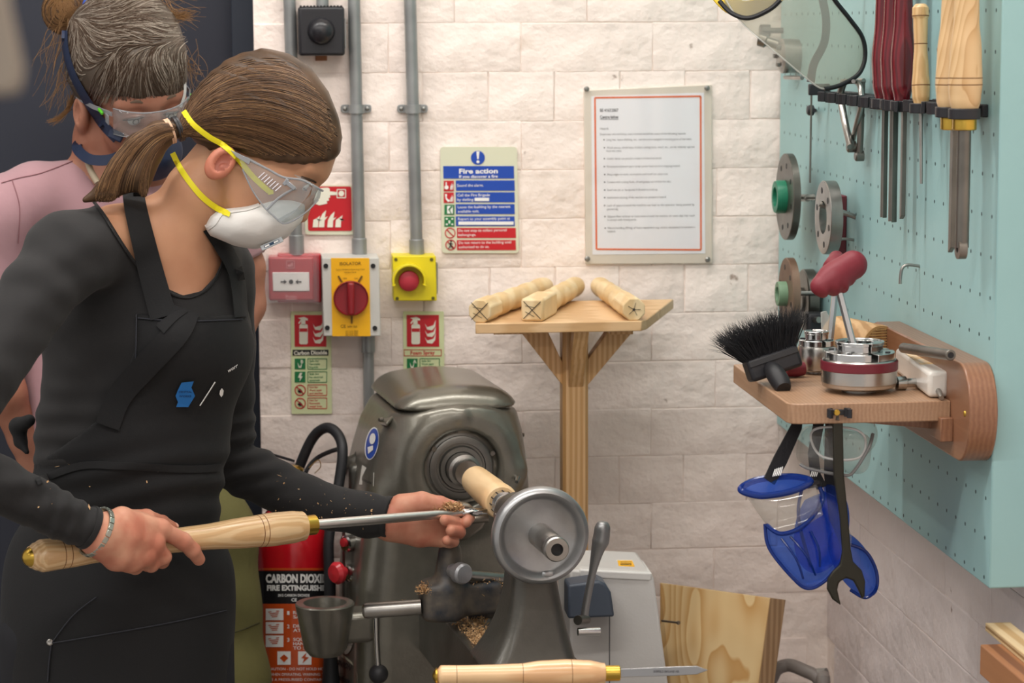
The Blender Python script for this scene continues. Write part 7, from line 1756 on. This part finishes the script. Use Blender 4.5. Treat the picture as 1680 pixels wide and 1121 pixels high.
olive = mat('olive_cotton', '6E6A3E', .85, bump=.3, bscale=120, var=.15, vscale=6)
hpw = PD(290, 850, 3.92)
tro = u_([ellpx(255, 860, 3.90, 150, 110, .13), chain_px([(330, 900, 3.90, 92), (352, 1121, 3.90, 86)], .02)], .04)
zk = PD(352, 1121, 3.9); za = PD(180, 1121, 3.9)
tro = u_([tro, s_cap(zk, Vector((zk.x+.01, zk.y, .1)), .082, .06), s_cap(PD(190, 900, 3.9), Vector((za.x, za.y, .1)), .088, .06)], .03)
put('olive_trousers', mesh_sdf(lambda P: tro(P)-.0015*np.sin(P[:, 2]*60+P[:, 0]*40), [zk.x-.45, zk.y-.25, .06], [zk.x+.2, zk.y+.25, 1.2], .010), olive, wom, smooth=80)
put('pocket_seam', ribbon(tro, [(362, 1044), (395, 1035), (426, 1022)], 2, .001, .001, 3.3), mat('olive_seam', '3E3B22', .9), wom)
for c in (Vector((zk.x+.01, zk.y, 0)), Vector((za.x, za.y, 0))):
    f = and_(u_([s_ell(c+Vector((.05, -.06, .045)), (.05, .11, .05)), s_ell(c+Vector((0, 0, .06)), (.055, .05, .07))], .03), lambda P: -P[:, 2]); put('shoe', mesh_sdf(f, npv(c)-A([.12, .2, 0]), npv(c)+A([.15, .1, .15]), .008), bk, wom, smooth=80)
# greying hair tied up
gm = mat('greying_hair', '51463B', .45, bump=.5, bscale=26, var=.4, vscale=18, col2='43382D', bdist=.001)
g1 = mat('grey_strand_light', '8E8478', .4); g2 = mat('grey_strand_brown', '46362A', .42); g3 = mat('grey_strand_mid', '62564B', .4); g4 = mat('auburn_strand', '80603F', .4)
wo = [(122, 172), (108, 135), (104, 95), (112, 50), (132, 15), (165, -10), (215, -22), (262, -10), (292, 30), (306, 80), (308, 130), (300, 168), (292, 185), (284, 176), (274, 160), (262, 168), (250, 158), (236, 166), (222, 164), (208, 158), (192, 160), (176, 152), (164, 158), (152, 150), (142, 160), (130, 176)]
capw = u_([s_ell(HW(-8, 0, 8), (120*kw, 102*kw, 114*kw), HFw), s_ell(HW(55, 0, 20), (70*kw, 78*kw, 70*kw), HFw)], 25*kw)
hairwf = and_(capw, s_pxpoly(wo, 3.8), .006)
lo, hi = bounds([(90, -40, 3.8), (320, 190, 3.8)], .0); lo[1] -= .13; hi[1] += .13
hw2 = put('hair', mesh_sdf(hairwf, lo, hi, .0034, 1), gm, wom, smooth=80)
bunf = u_([s_ell(PD(104, 18, 3.86), (36*kw, 40*kw, .04), rot3(0)), s_ell(PD(128, 2, 3.86), (30*kw, 34*kw, .035))], .02)
bun = put('hair_bun', mesh_sdf(bunf, *bounds([(50, -50, 3.8), (180, 80, 3.92)], .02), .004), mat('bun_brown', '5C442F', .45, bump=.5, bscale=40, var=.4, vscale=30, bdist=.001), hw2, smooth=80)
put('blue_hair_tie', G().lathe(PD(140, 4, 3.83), (PD(160, 10, 3.83)-PD(130, 0, 3.83)).normalized(), [(0, .018), (.001, .022), (.008, .022), (.009, .018)], 24), mat('tie_blue', '2A4FA8', .5), hw2)
def wtop(v, j):      # parted near (222,62), swept back to the bun and forward as a fringe
    a = (222+j[0]*6, 62+j[1]*5); e = (np.interp(v, [0, 1], [118, 150]), np.interp(v, [0, 1], [70, 8])); m1 = (np.interp(v, [0, 1], [150, 200]), np.interp(v, [0, 1], [100, 10]))
    return [a, (a[0]-30, a[1]+8+(1-v)*30), m1, e]
def wside(v, j):
    a = (205+j[0]*10, 85+j[1]*8); return [a, (160+v*10, 95+v*30), (125+v*20, 120+v*15), (116+v*34, 128+v*30)]
def wfr(v, j):
    a = (220+j[0]*6, 66+j[1]*5); e = (np.interp(v, [0, .5, 1], [150, 225, 300]), np.interp(v, [0, .5, 1], [155, 166, 172])); return [a, (a[0]-40+v*70, a[1]+22), (e[0]-14+v*30, e[1]-50), (e[0]+j[0]*3, e[1]+j[1]*3)]
def wrt(v, j):
    a = (228+j[0]*6, 58+j[1]*5); e = (np.interp(v, [0, 1], [302, 210]), np.interp(v, [0, 1], [120, -18])); return [a, (a[0]+20, a[1]-10-v*20), (e[0]-10, e[1]-20), (e[0], e[1])]
def wflow(n):
    out = []
    while len(out) < n:
        x, y = rng.uniform(100, 308), rng.uniform(-25, 172); tr = [(x, y)]
        jx = rng.normal()*.15
        for _ in range(13):
            ax_, ay_ = 222-x, 62-y; vb = np.array([118-x, 30-y]); vb = vb/np.hypot(*vb); vf = np.array([(x-222)*(.55 if x < 275 else .05)+.1, max(y-62, 0)+40]); vf = vf/np.hypot(*vf)
            w_ = 1/(1+math.exp(-((y-78)+max(0, 190-x)*-.9)/12.)); v_ = vb*(1-w_)+vf*w_; v_ = v_/max(np.hypot(*v_), 1e-3)
            v_ = v_+np.array([-v_[1], v_[0]])*(jx+.25*math.sin(x*.05+y*.03)); x, y = x+v_[0]*5, y+v_[1]*5; tr.append((x, y))
        if all(100 < p[0] < 309 and p[1] < 178 for p in tr): out.append(tr)
    return out
for (m_, n_) in ((g1, 400), (g2, 600), (g3, 560)):
    tr_ = wflow(n_); H_ = hitN(capw, [p for t_ in tr_ for p in t_], 3.3, 0).reshape(n_, 14, 3); H_ = H_[(np.abs(capw(H_.reshape(-1, 3).astype(np.float32)).reshape(n_, 14)) < .004).all(1)]; H_ = H_-_cf*rng.uniform(-.0006, .0014, (len(H_), 1, 1)); tubes(H_.astype(np.float64), .0008, 'hair_strand', m_, hw2)
g = []
for i in range(260):
    c = np.array([104, 18]) if i % 2 else np.array([126, 4]); a = rng.uniform(0, 6.28); r_ = rng.uniform(8, 36); g.append([(c[0]+r_*math.cos(a+t), c[1]+r_*1.05*math.sin(a+t)) for t in (0, .5, 1., 1.5)])
H_ = strands(s_off(bunf, .001), g, 0, .0008, 3.5, 10); H_ = H_[((H_-_cam)@_cf).max(1) < 3.93]; tubes(H_.astype(np.float64), .0008, 'bun_strand', g4, hw2)
fly = []
for i in range(90):       # loose wisps, real strands standing off the head
    k_ = rng.integers(4)
    b0, b1 = {0: ((270, 10), (318, 20)), 1: ((300, 90), (322, 130)), 2: ((112, 110), (92, 175)), 3: ((105, 45), (82, 120))}[int(k_)]
    a = PD(b0[0]+rng.normal()*10, b0[1]+rng.normal()*16, 3.80); b = PD(b1[0]+rng.normal()*14, b1[1]+rng.normal()*18, 3.78+rng.normal()*.02); m1 = a.lerp(b, .5)+Vector(rng.normal(size=3)*.012); fly.append([list(((1-t)**2)*a+2*(1-t)*t*m1+t*t*b) for t in np.linspace(0, 1, 9)])
for i in range(60):
    a = PD(262+rng.normal()*8, 8+rng.normal()*8, 3.8); b = PD(312+rng.normal()*5, 24+rng.normal()*5, 3.78); m1 = PD(285, 34+rng.normal()*5, 3.78); fly.append([list(((1-t)**2)*a+2*(1-t)*t*m1+t*t*b) for t in np.linspace(0, 1, 9)])
for i in range(50):
    a = PD(118+rng.normal()*3, 160+rng.normal()*6, 3.82); b = PD(86+rng.normal()*5, 200+rng.normal()*3, 3.8); m1 = PD(112, 190+rng.normal()*4, 3.8); fly.append([list(((1-t)**2)*a+2*(1-t)*t*m1+t*t*b) for t in np.linspace(0, 1, 9)])
tubes(np.array(fly), .00042, 'loose_strand', g4, hw2)
# navy respirator with straps
nav = mat('navy_respirator', '1A2742', .6, bump=.2, bscale=120)
rsp = put('respirator', mesh_sdf(u_([s_ell(HW(112, 0, -108), (36*kw, 50*kw, 48*kw), HFw), s_cap(HW(126, 0, -62), HW(128, 0, -100), 16*kw, 30*kw)], .012), npv(HW(112, 0, -100))-.09, npv(HW(112, 0, -100))+.09, .0035), nav, wom, smooth=80)
sw = u_([capw, bodyw])
put('navy_strap', ribbon(sw, [(106, 50), (107, 80), (118, 120), (136, 155), (155, 185), (172, 208), (192, 228)], (9, 17), .003, .002, 3.3), nav, rsp)
put('strap_anchor', G().box(Vector(hitN(sw, [(190, 222)], 3.3, .006)[0]), (24*kw, 16*kw, .008), rot3(-25)), nav, rsp, bevel=.002)
put('neck_band', G().tube(spline([PD(*p) for p in ((205, 252, 3.76), (180, 262, 3.745), (150, 262, 3.75), (131, 250, 3.78), (127, 238, 3.82), (148, 232, 3.86), (180, 240, 3.86))], 7), 1, flat=(17*kw, .002), hint=-CF), nav, rsp)
put('breathing_tube', G().tube(spline([PD(*p) for p in ((143, 262, 3.765), (149, 280, 3.765), (160, 300, 3.76))], 5), .0052, 14), mat('tube_cream', 'A89A84', .5), rsp)
# her clear glasses with green hinges
gw2 = thing('safety_glasses', 'clear glasses with green hinges worn by the woman behind', 'glasses', HW(110, 0, -40))
g = G(); rows = []
for b in np.linspace(-64, 64, 13): rows.append([HW(138-((abs(b)/64)**2.4)*34, b, c_) for c_ in (-20, -40, -66)])
for r__ in rows: g.v += [tuple(p) for p in r__]
for i in range(12):
    for j in range(2): g.f.append((i*3+j, i*3+j+1, (i+1)*3+j+1, (i+1)*3+j))
put('lens', g, gg_, gw2, smooth=60, solid=.0015)
put('upper_rim', G().tube([r__[0] for r__ in rows], .0011, 7), gr_, gw2); put('lower_rim', G().tube([r__[2] for r__ in rows], .0008, 7), gr_, gw2)
for q in (-1, 1):
    put('temple_arm', G().tube([HW(104, q*66, -30), HW(60, q*84, -34), HW(0, q*90, -44)], 1, flat=(7*kw, .002), hint=HFw[1]*q), gr_, gw2)
    put('green_hinge', G().box(HW(84, q*78, -32), (18*kw, .004, 5*kw), HFw), mat('hinge_green', '5CC92E', .4), gw2, bevel=.001)
    put('side_vent', G().box(HW(98, q*72, -40), (14*kw, .002, 16*kw), HFw), gr_, gw2, bevel=.0005)
cx = PD(301, 130, 3.75); put('reflective_edge', G().tube(spline([PD(298, 122, 3.755), PD(303, 135, 3.75), PD(303, 155, 3.75), PD(296, 176, 3.755)], 6), 1, flat=(4*kw, .002), hint=CF), mat('lens_edge_white', 'C8CCC8', .3), gw2)

# ============================ plates and stickers on the headstock side (flat print on its surface)
def hpatch(name, pts, m, parent, off=.0015): return put(name, patch(fhs, pts, off, 3.2), m, parent, smooth=0)
def htext(s_, x, y, h, wpx, ang, m, parent, off=.0025):
    V_, F_s = text_geo(s_, .03); xs = [v.x for v in V_]; k = wpx/(max(xs)-min(xs)); ky = h*1.4; ca_, sa_ = math.cos(ang), math.sin(ang)
    return put('lettering', ([list(p) for p in hitN(fhs, [(x+v.x*k*ca_+v.y*ky*sa_, y+v.x*k*sa_-v.y*ky*ca_) for v in V_], 3.2, off)], F_s), m, parent, smooth=0)
ovl = lambda x, y, rx, ry, sk: [(x+rx*math.cos(a)+sk*math.sin(a), y+ry*math.sin(a)) for a in [2*math.pi*i/24 for i in range(24)]]
hpatch('safety_sticker_rim', ovl(610, 728, 11, 27, -4), white, lt, .0012)
bs = hpatch('safety_sticker', ovl(610, 728, 9.5, 25, -4), blue, lt, .0018)
hpatch('face_pictogram', ovl(611, 720, 5, 9, -1), white, bs, .0024); hpatch('mask_pictogram', [(603, 734), (612, 731), (612, 738), (604, 745)], white, bs, .0024)
hpatch('asset_label', [(594, 763), (614, 776), (613, 798), (589, 795)], MATS['label_white'], lt); htext('WOOD LATHE', 593, 788, 3, 17, .4, blk, lt)
pl1 = hpatch('maker_plate', ovl(569, 1036, 13, 38, -2), mat('plate_silver', 'B9B6AC', .4, .5), lt)
htext('Harrison', 559, 1014, 8, 20, .5, blk, pl1)
for k in range(5): htext('LATHES LTD', 561+k*.4, 1028+k*7, 3, 15, .3, MATS['print_grey'], pl1)
pl2 = hpatch('name_plate', [(550, 1072), (560, 1072), (577, 1086), (586, 1106), (588, 1140), (545, 1140), (546, 1090)], mat('cream_plate', 'CFCAB4', .5), lt)
htext('UNION', 550, 1090, 9, 26, .42, blk, pl2); htext('Graduate', 548, 1112, 9, 26, .42, blk, pl2)
